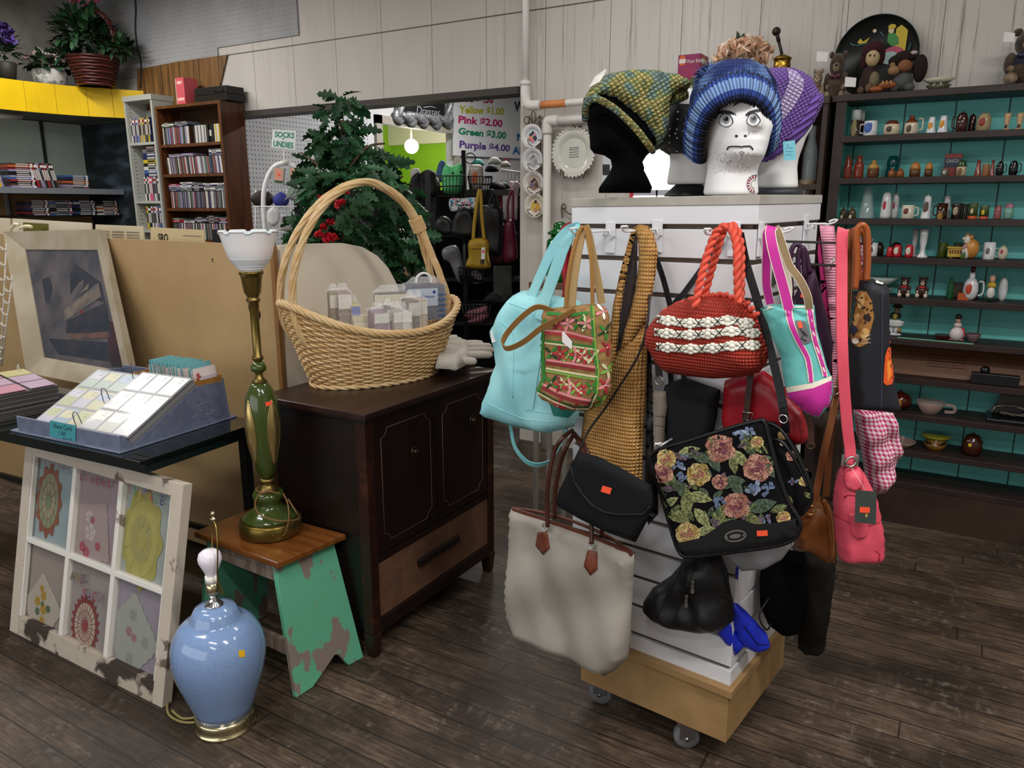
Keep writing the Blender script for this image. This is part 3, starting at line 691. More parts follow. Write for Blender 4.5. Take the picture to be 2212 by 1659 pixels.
estrap(t,[(1748,668),(1744,640),(1728,605),(1706,575),(1692,535),(1680,500),(1674,491)],p,.016,[C('#8b7555',.7),CREAM],[.045,.05,.05,.045,.04,.035,.03])
strap(t,[(1700,660),(1704,620),(1695,560),(1684,510)],p,.014,.003,CREAM,'strap',offs=[-.03,-.03,-.02,0])
p=FL(.17);FB=M('black_tapestry','#0d0c0f',.9,sp=.15,bump=.1,bs=300)
t=bt('floral_satchel','black tapestry satchel woven with roses and green leaves','handbag',p,1580,1200)
fcols=['#17161a','#b07668','#cf9d88','#86505a','#b99c5e','#d6bd84','#8d9160','#a9ad78','#5c6d5c','#7080a0','#95a3bd','#7a5f78','#e2d7b4','#626e48']
def floral(mb,bv,items,off=.0012):
 rnd=random.Random(5)
 def blob(x,y,rx,ry,rot,ci,o,j=.18,n_=12):
  mb.c(ci);e=[(x+(px_-x)*k,y+(py_-y)*k)for(px_,py_),k in((q,1+rnd.uniform(-j,j))for q in elps(x,y,rx,ry,n_,rot))];dec(mb,bv,e,o,max(rx*.6,4))
 for it in items:
  k,x,y,r=it[:4]
  if k in 'RG':
   a,b_,c=(1,2,3)if k=='R' else(4,5,1)
   for q in range(6):an=q*60+rnd.uniform(0,30);blob(x+math.cos(R_(an))*r*.55,y+math.sin(R_(an))*r*.5,r*.5,r*.38,an+90,(b_,a)[q%2],off,.2,9)
   blob(x,y,r*.62,r*.56,0,a,off+.0005);
   for q in range(5):an=q*72+rnd.uniform(0,30);blob(x+math.cos(R_(an))*r*.3,y+math.sin(R_(an))*r*.28,r*.3,r*.13,an+90,(c,b_)[q%2],off+.0009,.1,8)
   blob(x,y+r*.1,r*.2,r*.16,0,c,off+.0013)
  elif k=='L':
   rot=it[4];g=it[5]if len(it)>5 else rnd.choice([6,7,8,13]);c_,s_=math.cos(R_(rot)),math.sin(R_(rot))
   pr=[(-1,0),(-.6,.32),(-.1,.46),(.4,.36),(1,0),(.4,-.36),(-.1,-.46),(-.6,-.32)]
   mb.c(g);dec(mb,bv,[(x+(u*c_-v*s_)*r,y+(u*s_+v*c_)*r)for u,v in pr],off-.0003,r*.7)
   mb.c(13 if g!=13 else 7);dline(mb,bv,[(x-.9*r*c_,y-.9*r*s_),(x+.8*r*c_,y+.8*r*s_)],.0005,off+.0002,4)
   for q in(-.5,-.05,.4):
    for sg in(1,-1):dline(mb,bv,[(x+q*r*c_,y+q*r*s_),(x+((q+.28)*c_-sg*.3*s_)*r,y+((q+.28)*s_+sg*.3*c_)*r)],.0004,off+.0001,4)
  elif k=='B':
   for q in range(9):an=rnd.uniform(0,360);d_=rnd.uniform(.1,.9)*r;blob(x+math.cos(R_(an))*d_,y+math.sin(R_(an))*d_*.8,r*.3,r*.24,an,it[4]if len(it)>4 and q%2 else 9+q%2,off+.0003,.3,7)
 mb.c(0)
pb=FL(.09)
mb,bv=bag(t,'body',[(1430,985),(1560,935),(1642,908),(1672,911),(1700,938),(1733,990),(1752,1045),(1755,1082),(1738,1112),(1700,1140),(1560,1165),(1470,1150)],pb,.055,.05,FB,R=.04)
floral(mb,bv,[('R',1708,985,13),('G',1735,1040,12),('B',1712,1040,12,11),('L',1745,1070,12,40),('G',1690,940,12),('L',1705,1080,14,60),('B',1690,960,9,12),('G',1745,1015,8)])
TAP=[FB]+[M('tapestry_'+c[1:],c,.95,sp=.2,c2=''.join('%02x'%int(int(c[i:i+2],16)*.62)for i in(1,3,5)),ns=210,nd=2,amt=(.42,.62),bump=.2,bs=420)for c in fcols[1:]]
finish(t,'body',mb,TAP)
FLAP=[(1408,987),(1425,971),(1480,955),(1560,930),(1638,909),(1652,912),(1662,950),(1680,1020),(1702,1082),(1724,1118),(1728,1140),(1715,1163),(1680,1178),(1600,1190),(1520,1200),(1482,1202),(1464,1186),(1446,1130),(1426,1060),(1412,1012)]
mb,bv=bag(t,'flap',FLAP,p,.014,.012,FB,R=.02,wr=.001)
z6=lambda x,y:(1380+x*.398,780+y*.398)
IT=[]
for k,x,y,r in(('R',445,475,75),('R',645,580,72),('R',130,605,58),('G',325,615,62),('R',440,655,42),('R',530,785,70),('G',265,935,62),('G',150,530,50),('G',640,440,34),('G',785,850,36)):IT.append((k,)+z6(x,y)+(r*.47,))
for x,y,r,a,g in((270,495,55,-20,7),(345,525,50,20,8),(555,530,50,50,7),(410,550,50,60,8),(515,560,45,80,6),(215,675,45,30,8),(170,765,42,-30,7),(262,770,62,95,6),(335,738,55,15,7),(210,840,60,25,6),(265,825,45,50,13),(345,850,55,50,7),(440,835,60,-60,6),(370,920,50,-10,7),(668,785,68,-15,8),(515,650,55,0,8),(535,690,50,60,8),(655,470,45,35,6),(590,460,45,50,6),(590,405,40,-30,8),(760,800,40,-20,13),(710,590,40,60,8),(400,500,35,10,13),(130,700,35,70,8),(620,855,45,30,6)):IT.insert(0,('L',)+z6(x,y)+(r*.5,a,g))
for x,y,r,c in((225,570,36,10),(240,630,40,9),(425,768,44,9),(640,700,52,10),(705,690,38,9),(555,385,40,10),(690,862,36,11),(610,378,26,10),(250,520,28,11)):IT.append(('B',)+z6(x,y)+(r*.46,c))
rz=random.Random(19)
for _ in range(60):IT.insert(0,('L',rz.uniform(1425,1700),rz.uniform(945,1165),rz.uniform(11,17),rz.uniform(0,360),rz.choice([8,13,6,11])))
floral(mb,bv,IT,.0014)
SU=len(fcols);mb.c(SU)
dec(mb,bv,[(1464,1172),(1511,1162),(1539,1146),(1562,1128),(1580,1122),(1603,1122),(1635,1132),(1680,1128),(1720,1120),(1726,1128),(1722,1150),(1690,1172),(1579,1190),(1487,1199),(1470,1186)],.0035,7)
mb.c(SU+1);dec(mb,bv,elps(1591,1156,24,13,20,-8),.006,6);mb.c(SU);dec(mb,bv,elps(1591,1156,20,9.5,20,-8),.0068,6);mb.c(SU+1);dec(mb,bv,elps(1591,1156,13,5,8,-8),.0075,6)
for dx in(-18,18):dec(mb,bv,elps(1591+dx,1156-dx*.14,2.2,2.2,8),.008,4)
sticker(mb,bv,1649,1150,23,12,-3,SU+2,.006)
finish(t,'flap',mb,TAP+[C('#0d0d0e',.85),SIL,STK],split={SU:'suede_edge',SU+1:'clasp',SU+2:'price_sticker'})
mb=MB().tube(cr(p.pts(FLAP),4,True),.0052,8,closed=True);part('piping',mb,C('#0c0c0d',.35),t)
for l in([(1652,912),(1684,925),(1715,970),(1745,1035),(1754,1075),(1738,1105),(1722,1118)],[(1668,950),(1690,955),(1722,1000),(1748,1055)]):
 mb=MB().tube(cr(FL(.15).pts(l),5),.004,7);part('piping',mb,C('#0c0c0d',.35),t)
strap(t,[(1598,503),(1612,570),(1636,650),(1660,740),(1682,830),(1693,890),(1698,935)],FL(.17),.018,.003,BLKL,'shoulder_strap',offs=[-.05,-.06,-.05,-.04,-.02,-.01,-.03])
mb=MB();c=FL(.165).at(1692,905);mb.ring(c,.009,.0018,NL);part('buckle',mb,SIL,t)
p=FL(.245);CL=M('black_grosgrain','#101116',.7,sp=.25,wv=(0,500),wd=.25,wb=.15)
t=bt('envelope_clutch','black fabric envelope clutch with an orange price sticker','handbag',p,1310,1170)
mb,bv=bag(t,'body',[(1248,976),(1290,985),(1340,1010),(1406,1048),(1412,1088),(1398,1125),(1373,1172),(1310,1150),(1250,1120),(1200,1092),(1205,1066),(1234,1004)],p,.014,.014,CL,R=.03)
mb.c(1);dec(mb,bv,[(1246,978),(1290,986),(1340,1011),(1408,1050),(1408,1085),(1385,1110),(1340,1110),(1306,1104),(1280,1088),(1246,1045),(1234,1006)],.003,6)
mb.c(2);dline(mb,bv,[(1234,1004),(1242,1040),(1262,1070),(1282,1092),(1308,1106),(1340,1111),(1388,1110),(1404,1092)],.0025,.003)
sticker(mb,bv,1312,1057,21,14,17,3,.005);finish(t,'body',mb,[CL,CL,C('#101014',.6),STK],split={1:'flap',2:'flap_braid',3:'price_sticker'})
mb=MB().tube(cr([FL(.22).at(1250,978),FL(.2).at(1272,930),FL(.185).at(1305,885),FL(.175).at(1340,832),FL(.17).at(1380,765),FL(.16).at(1398,700),FL(.13).at(1403,640),FL(.06).at(1404,560),FL(.06).at(1408,520)],6),.003,7);part('cord_strap',mb,C('#1d1414',.6),t)
p=FL(.2);CAN=M('natural_canvas','#918b83',.8,c2='#9d978e',ns=5,bump=.06,bs=400);BRN=C('#5a2b1c',.45)
t=bt('canvas_tote','large natural canvas tote with brown leather handles and tabs','handbag',p,1240,1450)
mb,bv=bag(t,'body',[(1105,1098),(1150,1112),(1220,1136),(1290,1162),(1370,1196),(1368,1260),(1363,1340),(1355,1420),(1330,1448),(1304,1461),(1250,1430),(1180,1402),(1120,1377),(1110,1365),(1098,1320),(1096,1220),(1100,1150)],p,.026,.032,CAN,R=.022,wr=.007,ws=17,seed=2)
finish(t,'body',mb,CAN)
mb=MB();pts=[hit(bv,x,y,.002)or p.at(x,y)for x,y in[(1108,1102),(1150,1115),(1190,1129),(1230,1142),(1270,1157),(1310,1173),(1340,1186),(1366,1197)]]
mb.ribbon(cr(pts,3),.011,.004,side=V((0,0,1)));mb.tube(cr([p.at(1106,1098),p.at(1150,1103,-.03),p.at(1220,1120,-.045),p.at(1300,1152,-.045),p.at(1368,1195)],6),.0045,8);part('leather_rim',mb,BRN,t)
for x0,x1 in((1182,1195),(1279,1303)):
 pass
for l,of in(([(1183,1138),(1182,1085),(1186,1030),(1198,975),(1216,945),(1236,930)],[.045,.04,.04,.03,.02,-.06]),([(1198,1120),(1200,1060),(1210,1005),(1224,965),(1240,938)],[-.03,-.03,-.03,-.03,-.07]),([(1278,1175),(1278,1120),(1278,1050),(1262,980),(1240,935)],[.045,.02,.0,-.04,-.07]),([(1300,1160),(1300,1110),(1290,1040),(1268,975),(1242,938)],[-.03,-.03,-.04,-.06,-.08])):
 mb=MB().tube(cr([p.at(x,y,o_)for(x,y),o_ in zip(l,of)],6),.0058,9);part('handle',mb,C('#3d1a12',.4),t)
for poly,(rx,ry)in(([(1163,1150),(1182,1148),(1188,1184),(1174,1198),(1158,1178)],(1181,1142)),([(1270,1188),(1290,1192),(1291,1229),(1276,1242),(1262,1222)],(1281,1180))):
 mb=MB();dec(mb,bv,poly,.003,6);k=len(mb.v);mb.v and mb.c(0);o=part('leather_tab',mb,C('#6b3320',.45),t)
 md=o.modifiers.new('thick','SOLIDIFY');md.thickness=.003;md.offset=1
 part('ring',MB().ring(hit(bv,rx,ry,.008)or p.at(rx,ry,.03),.0105,.0016,V((-.2,-1,.1))),SIL,t)
p=FL(.075);t=bt('leather_backpack','crumpled small black leather backpack with two zip pulls','handbag',p,1490,1365)
mb,bv=bag(t,'body',[(1478,1195),(1530,1180),(1558,1200),(1572,1240),(1582,1300),(1585,1340),(1560,1362),(1520,1368),(1470,1356),(1420,1341),(1392,1317),(1390,1300),(1410,1270),(1450,1243),(1470,1220)],p,.055,.04,BLKL,R=.06,wr=.006,ws=34,seed=6)
mb.c(1)
for l in([(1475,1262),(1510,1270),(1582,1298)],[(1505,1205),(1492,1250),(1470,1300),(1455,1350)],[(1472,1225),(1440,1290),(1418,1335)],[(1556,1205),(1576,1280)]):dline(mb,bv,l,.0022)
finish(t,'body',mb,[BLKL,C('#070708',.6)])
for x,y in((1497,1258),(1486,1288)):
 mb=MB();c=hit(bv,x,y,.005);mb.box(-.003,.003,-.002,.002,-.024,0,Matrix.Translation(c));mb.ring(c+V((0,0,-.022)),.0045,.0014,V((0,-1,0)));mb.box(-.004,.004,-.002,.002,-.002,.008,Matrix.Translation(c));part('zip_pull',mb,C('#8d8b86',.35,m=1),t)
mb=MB().tube(cr([FL(.08).at(1500,1200),FL(.06).at(1490,1150),FL(.03).at(1480,1090),FL(.02).at(1470,1010)],5),.006,8);part('strap',mb,BLKL,t)
p=CF(1.69,10);BLU=M('royal_blue_nylon','#1b2fc0',.45,c2='#16249c',ns=14)
t=bt('blue_pouch','bright royal blue zip pouch at the bottom corner of the display','pouch',p,1610,1410)
mb,bv=bag(t,'body',[(1578,1290),(1612,1320),(1656,1368),(1662,1386),(1654,1400),(1628,1407),(1608,1398),(1590,1378),(1578,1345),(1572,1310)],p,.03,.02,BLU,R=.03,wr=.003)
mb.c(1);dline(mb,bv,[(1606,1350),(1636,1392),(1656,1392)],.002);finish(t,'body',mb,[BLU,C('#0b1356',.5)])
mb,bv=bag(t,'fl',[(1560,1330),(1580,1345),(1596,1375),(1613,1390),(1588,1416),(1552,1372),(1550,1350)],p,.012,.012,BLU,R=.02);finish(t,'side_flap',mb,BLU)
mb=MB().tube(cr([p.at(1585,1300),p.at(1590,1260,-.01),CF(1.7).at(1595,1200)],4),.004,7);part('cord',mb,BLU,t)
p=CF(1.66);t=bt('grey_pouch','grey satin pouch peeking out below the floral satchel','pouch',p,1620,1235)
mb,bv=bag(t,'body',[(1566,1192),(1600,1170),(1650,1150),(1700,1150),(1712,1178),(1690,1208),(1650,1230),(1604,1234),(1582,1216)],p,.02,.02,C('#77777b',.4),R=.03,wr=.004);finish(t,'body',mb,C('#77777b',.4))
part('strap',MB().tube(cr([p.at(1640,1160),p.at(1650,1110,-.02),p.at(1655,1060,-.03)],4),.004),C('#66666a',.5),t)
p=CF(1.86);VEL=M('black_velvet','#070708',.95,c2='#0f0e0d',ns=9,sp=.1)
t=bt('velvet_bag','limp black velvet pouch with a drawstring hanging low on the right side','handbag',p,1740,1415)
mb,bv=bag(t,'body',[(1650,1200),(1700,1188),(1740,1194),(1736,1300),(1724,1366),(1690,1373),(1660,1350),(1642,1310),(1640,1250)],p,.045,.04,VEL,R=.05,wr=.005,ws=30);finish(t,'body',mb,VEL)
part('drawstring',MB().tube(cr([hit(bv,1662,1290,.003),p.at(1640,1330,.06),p.at(1655,1360,.06),hit(bv,1668,1345,.004)],5),.0025),BLK,t)
part('strap',MB().tube(cr([p.at(1700,1195),p.at(1720,1120),p.at(1745,1040,-.03)],4),.006),VEL,t)
p=CF(1.92);SUE=M('black_suede','#151311',.95,c2='#221f1b',ns=11,sp=.15);t=bt('suede_bag','long narrow black suede bag hanging lowest of all on the right side','handbag',p,1765,1415)
mb,bv=bag(t,'body',[(1722,1192),(1768,1190),(1806,1200),(1802,1260),(1792,1320),(1782,1390),(1767,1411),(1740,1415),(1724,1400),(1720,1300)],p,.04,.035,SUE,R=.035,wr=.004,ws=34,seed=12);finish(t,'body',mb,SUE)
part('strap',MB().tube(cr([p.at(1770,1195),p.at(1778,1120),p.at(1785,1040,-.03)],4),.006),SUE,t)
p=CF(1.77);LEA=M('saddle_leather','#8d5428',.4,c2='#7a4520',ns=7,bump=.06,bs=200)
t=bt('brown_crossbody','saddle brown leather crossbody bag with a stitched strap','handbag',p,1760,1215)
mb,bv=bag(t,'body',[(1735,1082),(1765,1074),(1788,1086),(1800,1125),(1802,1180),(1794,1213),(1778,1212),(1750,1192),(1722,1182),(1712,1152),(1720,1112)],p,.045,.045,LEA,R=.035,wr=.004,ws=40);finish(t,'body',mb,LEA)
mb,bv=bag(t,'flap',[(1768,1072),(1784,1078),(1797,1100),(1804,1130),(1808,1195),(1802,1216),(1792,1210),(1788,1150),(1782,1105)],CF(1.725),.01,.01,LEA);mb.c(1);dline(mb,bv,[(1788,1090),(1797,1120),(1801,1160),(1800,1200)],.0008);finish(t,'flap',mb,[LEA,C('#d1a067',.7)])
pl2=CF(1.72)
STR=[(1838,494),(1836,560),(1833,640),(1827,720),(1818,800),(1808,850),(1793,920),(1778,985),(1760,1080)]
strap(t,STR,CF(1.745),.017,.003,C('#7d4a28',.45),'strap',offs=[0,0,0,0,0,0,.01,.015,.02])
mb=MB()
for dx in(-6,6):mb.tube(cr([CF(1.745).at(x+dx,y,.004+.0025*(i>5)*(i-5))for i,(x,y)in enumerate(STR)],4),.0007,4)
part('stitching',mb,C('#d9b88d',.7),t)
strap(t,[(1800,900),(1792,972),(1784,1073)],CF(1.79),.017,.003,C('#5b3219',.45),'strap')
part('buckle',MB().ring(CF(1.735).at(1806,843),.009,.002,-_h),SIL,t);part('ring',MB().ring(CF(1.715).at(1752,1102),.011,.0018,V((.3,-1,.2))),C('#c09a5a',.3,m=1),t)
p=CF(1.66);COR=M('coral_leather','#e4566b',.5,c2='#de5166',ns=20,bump=.1,bs=260)
t=bt('coral_bag','coral pink shoulder bag with a long strap and dark hang tag','handbag',p,1860,1215)
mb,bv=bag(t,'body',[(1826,1005),(1855,1007),(1868,1023),(1883,1053),(1896,1086),(1902,1124),(1907,1157),(1908,1195),(1900,1212),(1883,1215),(1827,1215),(1814,1207),(1807,1174),(1803,1136),(1801,1086),(1803,1058),(1815,1014)],p,.04,.04,COR,R=.03,wr=.002,ws=40)
mb.c(1)
for l in([(1803,1112),(1822,1122),(1834,1128),(1876,1134),(1899,1128)],[(1824,1075),(1832,1068),(1875,1073)],[(1892,1188),(1900,1196),(1898,1212)]):dline(mb,bv,l,.0018)
finish(t,'body',mb,[COR,C('#b52c42',.5)])
for poly in([(1826,1004),(1850,1006),(1860,1020),(1863,1040),(1858,1056),(1848,1060),(1832,1056),(1825,1042)],[(1834,1107),(1872,1110),(1874,1148),(1868,1160),(1852,1164),(1840,1156),(1836,1136)]):
 mb=MB();dec(mb,bv,poly,.004,6);o=part('tab',mb,COR,t);md=o.modifiers.new('thick','SOLIDIFY');md.thickness=.004;md.offset=.5
SPL=CF(1.655)
strap(t,[(1838,1008),(1836,970),(1830,920),(1823,830),(1819,740),(1818,660),(1818,580),(1819,510),(1822,494)],SPL,.0245,.004,COR,'strap',offs=[.01,.0,0,0,-.01,-.03,-.05,-.06,-.065])
part('ring',MB().ring(CF(1.63).at(1838,998),.011,.003,-_h,sx=1.1),SIL,t)
mb=MB();
for x in(1821,1852):mb.box(-.003,.003,-.004,.004,-.012,.014,Matrix.Translation(CF(1.64).at(x,994)))
part('strap_post',mb,SIL,t)
mb=MB();pt=CFx(1870,1.575,6);mb.hexa([pt.at(*q)for q in((1848,1058),(1894,1062),(1892,1133),(1846,1128))],[pt.at(*q,.0015)for q in((1848,1058),(1894,1062),(1892,1133),(1846,1128))])
mb.c(1);mb.prism([pt.at(*q,.002)for q in((1857,1095),(1879,1096),(1878,1108),(1857,1107))],pt.n*.0006);mb.c(2);mb.prism([pt.at(*q,.002)for q in((1869,1110),(1874,1110),(1874,1117),(1869,1117))],pt.n*.0004)
o=part('hang_tag',mb,[C('#3c433f',.6),STK,C('#b59a55',.5)],t);part('tag_thread',MB().tube(cr([CF(1.6).at(1840,1012),pt.at(1858,1040,.0),pt.at(1870,1062,.002)],5),.0006,4),C('#e8d8d8',.5),t)
p=CF(1.82,-8);NVY=M('dark_printed_canvas','#17181f',.65,c2='#1d1f2a',ns=5)
t=bt('printed_tote','dark tote printed with a spotted cat face, wooden ring handles','handbag',p,1890,893)
mb,bv=bag(t,'body',[(1857,606),(1884,601),(1914,616),(1921,624),(1922,744),(1931,820),(1945,880),(1942,894),(1905,889),(1842,884),(1834,830),(1833,740),(1842,680)],p,.04,.04,NVY,R=.02)
gold=['#17181f','#9b6a33','#c79a5b','#1c1310','#2a3050','#e6ddcf','#e0571c','#f08a2e','#e9e6e0','#3a3f55']
mb.c(1);dec(mb,bv,[(1856,628),(1872,630),(1883,650),(1888,685),(1880,715),(1874,742),(1856,750),(1842,742),(1836,722),(1838,690),(1846,655)],.0012,5)
mb.c(2);dec(mb,bv,elps(1862,650,7,18,12,15),.0018,5);dec(mb,bv,elps(1852,690,6,14,12,15),.0018,5);dec(mb,bv,elps(1868,720,9,12,12,15),.0018,5)
mb.c(3);dec(mb,bv,elps(1873,686,8,7,12,20),.0024,4);rn=random.Random(4)
for _ in range(46):
 x,y=rn.uniform(1840,1886),rn.uniform(632,745);dec(mb,bv,elps(x,y,rn.uniform(1.2,2.6),rn.uniform(2,4),6,rn.uniform(0,90)),.0022,20)if 1837+abs(y-690)*.15<x<1884-abs(y-680)*.12 else None
mb.c(4);dec(mb,bv,elps(1844,712,10,9,12),.0026,5);mb.c(5);dec(mb,bv,elps(1850,736,8,7,12,20),.0026,5)
for dy in(0,6,12):dline(mb,bv,[(1860,730+dy),(1880,722+dy*1.5)],.0005,.002)
mb.c(6);dec(mb,bv,[(1912,768),(1922,735),(1924,775),(1930,815),(1926,830),(1914,832),(1908,826),(1910,790)],.0015,4);mb.c(7);dec(mb,bv,[(1915,785),(1921,770),(1924,810),(1917,826)],.002,4)
mb.c(8);dec(mb,bv,[(1883,601),(1914,612),(1916,618),(1893,614)],.003,5);mb.c(9);dline(mb,bv,[(1906,620),(1905,750),(1903,885)],.0012);mb.c(0)
finish(t,'body',mb,[NVY]+[C(c,.7)for c in gold[1:]])
WD=C('#9a4f22',.3)
for l,o_ in(([(1848,625),(1851,560),(1849,505),(1857,488),(1867,488),(1874,505),(1875,560),(1872,606)],.02),([(1856,610),(1853,560),(1851,515),(1857,497),(1865,500),(1870,520),(1871,570),(1868,612)],-.02)):
 part('ring_handle',MB().tube(cr([p.at(x,y,o_)for x,y in l],6),.0068,10),WD,t)
def m_hound():
 mt,nt,b,P,X_=nmat('pink_houndstooth',.75);uvn=nt.nodes.new('ShaderNodeUVMap');uvn.uv_map='UVMap'
 s=nt.nodes.new('ShaderNodeSeparateXYZ');nt.links.new(uvn.outputs[0],s.inputs[0])
 u=mth(nt,'FRACT',mth(nt,'MULTIPLY',mth(nt,'ADD',s.outputs[0],mth(nt,'MULTIPLY',s.outputs[1],.25)),95));v=mth(nt,'FRACT',mth(nt,'MULTIPLY',s.outputs[1],95))
 d=mth(nt,'FRACT',mth(nt,'MULTIPLY',mth(nt,'ADD',u,v),2))
 a=mth(nt,'LESS_THAN',u,.5);c=mth(nt,'LESS_THAN',v,.5);both=mth(nt,'MULTIPLY',a,c)
 one=mth(nt,'ABSOLUTE',mth(nt,'SUBTRACT',a,c));tooth=mth(nt,'MULTIPLY',one,mth(nt,'LESS_THAN',d,.55))
 nt.links.new(mix(nt,mth(nt,'MAXIMUM',both,tooth),'#e2d3d8','#b51862'),b.inputs['Base Color']);return mt
p=CF(1.86);HD=m_hound();t=bt('patterned_bag','limp pink and white checked cloth bag below the dark printed tote','handbag',p,1905,1068)
mb,bv=bag(t,'body',[(1846,880),(1893,880),(1929,890),(1939,926),(1943,960),(1948,972),(1937,997),(1929,1028),(1914,1055),(1898,1068),(1880,1058),(1868,1030),(1863,985),(1855,947),(1849,918)],p,.04,.035,HD,R=.035,wr=.007,ws=55,seed=9);finish(t,'body',mb,HD)
strap(t,[(1890,885),(1880,780),(1866,640),(1850,520),(1845,492)],CF(1.86),.02,.003,HD,'strap',offs=[.0,.03,.06,.09,.10])
p=CF(1.84);PUR=C('#3b1f3a',.5);t=bt('purple_bag','dark plum handbag tucked behind the turquoise tote','handbag',p,1770,830)
mb,bv=bag(t,'body',[(1716,640),(1738,592),(1757,570),(1768,610),(1780,660),(1792,700),(1800,745),(1794,810),(1770,830),(1745,760),(1724,700)],p,.03,.03,PUR,R=.03,wr=.003);mb.c(1);dec(mb,bv,[(1728,588),(1740,574),(1757,568),(1757,574),(1742,582)],.003,5);sticker(mb,bv,1735,638,6,10,20,2,.004);finish(t,'body',mb,[PUR,C('#b9a27c',.6),STK],split={2:'price_sticker'})
for l in([(1712,660),(1707,580),(1710,540),(1722,528),(1734,545),(1738,600)],[(1726,600),(1724,555),(1730,535),(1740,545),(1750,590)]):part('handle',MB().tube(cr([CF(1.83).at(*q)for q in l],5),.006,8),PUR,t)
p=CF(1.9);PK=C('#e79bb4',.55);t=bt('pink_bag','pale pink ribbed bag with a deep pink side and zip pull','handbag',p,1795,880)
mb,bv=bag(t,'body',[(1770,486),(1802,488),(1812,560),(1812,700),(1812,860),(1800,880),(1796,720),(1786,620),(1776,540)],p,.012,.012,M('pink_ribbed','#e79bb4',.55,wv=(0,150),wd=.3,wb=.5),R=.02);finish(t,'body',mb,M('pink_ribbed'))
mb,bv=bag(t,'gusset',[(1769,510),(1774,540),(1786,620),(1797,720),(1799,880),(1788,880),(1784,720),(1774,620),(1766,545)],CF(1.905),.01,.01,C('#a41d62',.6));finish(t,'gusset',mb,C('#a41d62',.6))
part('zip_pull',MB().tube([CF(1.86).at(*q)for q in((1802,560),(1795,580),(1788,583),(1791,570),(1803,556))],.0018,6,closed=True),C('#d8d0c8',.3,m=1),t)
p=FL(.04);RL=M('red_leather','#a11423',.35,c2='#8a0f1c',ns=8);t=bt('red_leather_bag','glossy red leather bag behind the floral satchel, brown strap and square buckle','handbag',p,1640,960)
mb,bv=bag(t,'body',[(1566,822),(1600,808),(1650,800),(1690,830),(1722,870),(1744,892),(1748,945),(1738,958),(1705,965),(1640,955),(1570,945),(1560,900)],p,.04,.03,RL,R=.04,wr=.003);finish(t,'body',mb,RL)
strap(t,[(1622,800),(1616,860),(1612,900),(1610,940)],FL(.095),.014,.003,C('#3a2016',.5),'strap');strap(t,[(1735,880),(1750,920),(1752,960)],FL(.075),.012,.003,C('#4a2a1c',.5),'strap')
part('buckle',MB().tube([FL(.1).at(*q)for q in((1605,889),(1626,893),(1623,910),(1604,905))],.0016,6,closed=True),SIL,t)
p=FL(.085);TP=M('taupe_leather','#8f8377',.6);t=bt('taupe_bag','slim taupe leather bag end between the tan crochet sling and black denim bag','handbag',p,1424,1000)
mb,bv=bag(t,'body',[(1409,842),(1438,845),(1441,880),(1436,918),(1433,1000),(1412,1000),(1410,920)],p,.012,.02,TP,R=.015);mb.c(1);dline(mb,bv,[(1411,898),(1438,901)],.001);dline(mb,bv,[(1411,918),(1436,922)],.001);finish(t,'body',mb,[TP,C('#4a4038',.6)])
part('ring',MB().ring(p.at(1424,822),.011,.0018,NL),SIL,t);strap(t,[(1424,815),(1420,760),(1412,700)],p,.018,.003,C('#3a3430',.6),'strap')
p=FL(.045);DN=M('black_denim','#0f1114',.85,c2='#171b21',ns=6);t=bt('black_denim_bag','black denim bag in the shadow under the red cord bag','handbag',p,1490,990)
mb,bv=bag(t,'body',[(1436,832),(1478,815),(1556,842),(1549,900),(1532,975),(1520,1010),(1440,1015),(1438,920)],p,.035,.03,DN,R=.03,wr=.003);finish(t,'body',mb,DN)
for l in([(1412,545),(1432,600),(1450,670),(1470,760),(1478,820)],[(1560,512),(1520,575),(1480,630),(1450,672),(1446,760),(1450,830)]):strap(t,l,FL(.03),.014,.003,BLKL,'strap')
p=FL(.09);t=bt('black_leather_bag','black leather bag edge hanging right beside the tan crochet sling','handbag',p,1404,1130)
mb,bv=bag(t,'body',[(1398,720),(1409,712),(1408,800),(1412,900),(1420,1010),(1422,1110),(1400,1135),(1392,1040),(1396,900)],p,.015,.02,BLKL,R=.02);finish(t,'body',mb,BLKL)
p=CF(1.9);t=bt('olive_brown_bag','dark brown buckled bag in the shade behind the brown crossbody','handbag',p,1780,1080)
mb,bv=bag(t,'body',[(1745,905),(1775,890),(1815,885),(1822,960),(1820,1040),(1800,1085),(1762,1070),(1746,985)],p,.03,.03,C('#33271e',.5),R=.03,wr=.003);finish(t,'body',mb,C('#33271e',.5))
part('buckle',MB().ring(CF(1.85).at(1752,962),.009,.0018,-_h),C('#9a8a66',.3,m=1),t);strap(t,[(1752,955),(1744,900),(1740,850)],CF(1.86),.01,.003,C('#4a3524',.5),'strap')
p=FL(-.02);q=Pl(FX@V((W_+.05,.02,1.4)),NL)
t=bt('red_patent_bag','shiny red patent bag edge behind the aqua straps','handbag',q,1225,600)
mb,bv=bag(t,'body',[(1222,500),(1232,520),(1236,600),(1238,700),(1215,700),(1216,600),(1210,540)],q,.02,.02,RL,R=.02);finish(t,'body',mb,RL)
strap(t,[(1209,520),(1218,494),(1236,486),(1246,500)],q,.016,.003,RL,'handle')
hook(FXL@V((.16,-.001,.93)),NL,.15,'white wire hook sticking out above the floral satchel')
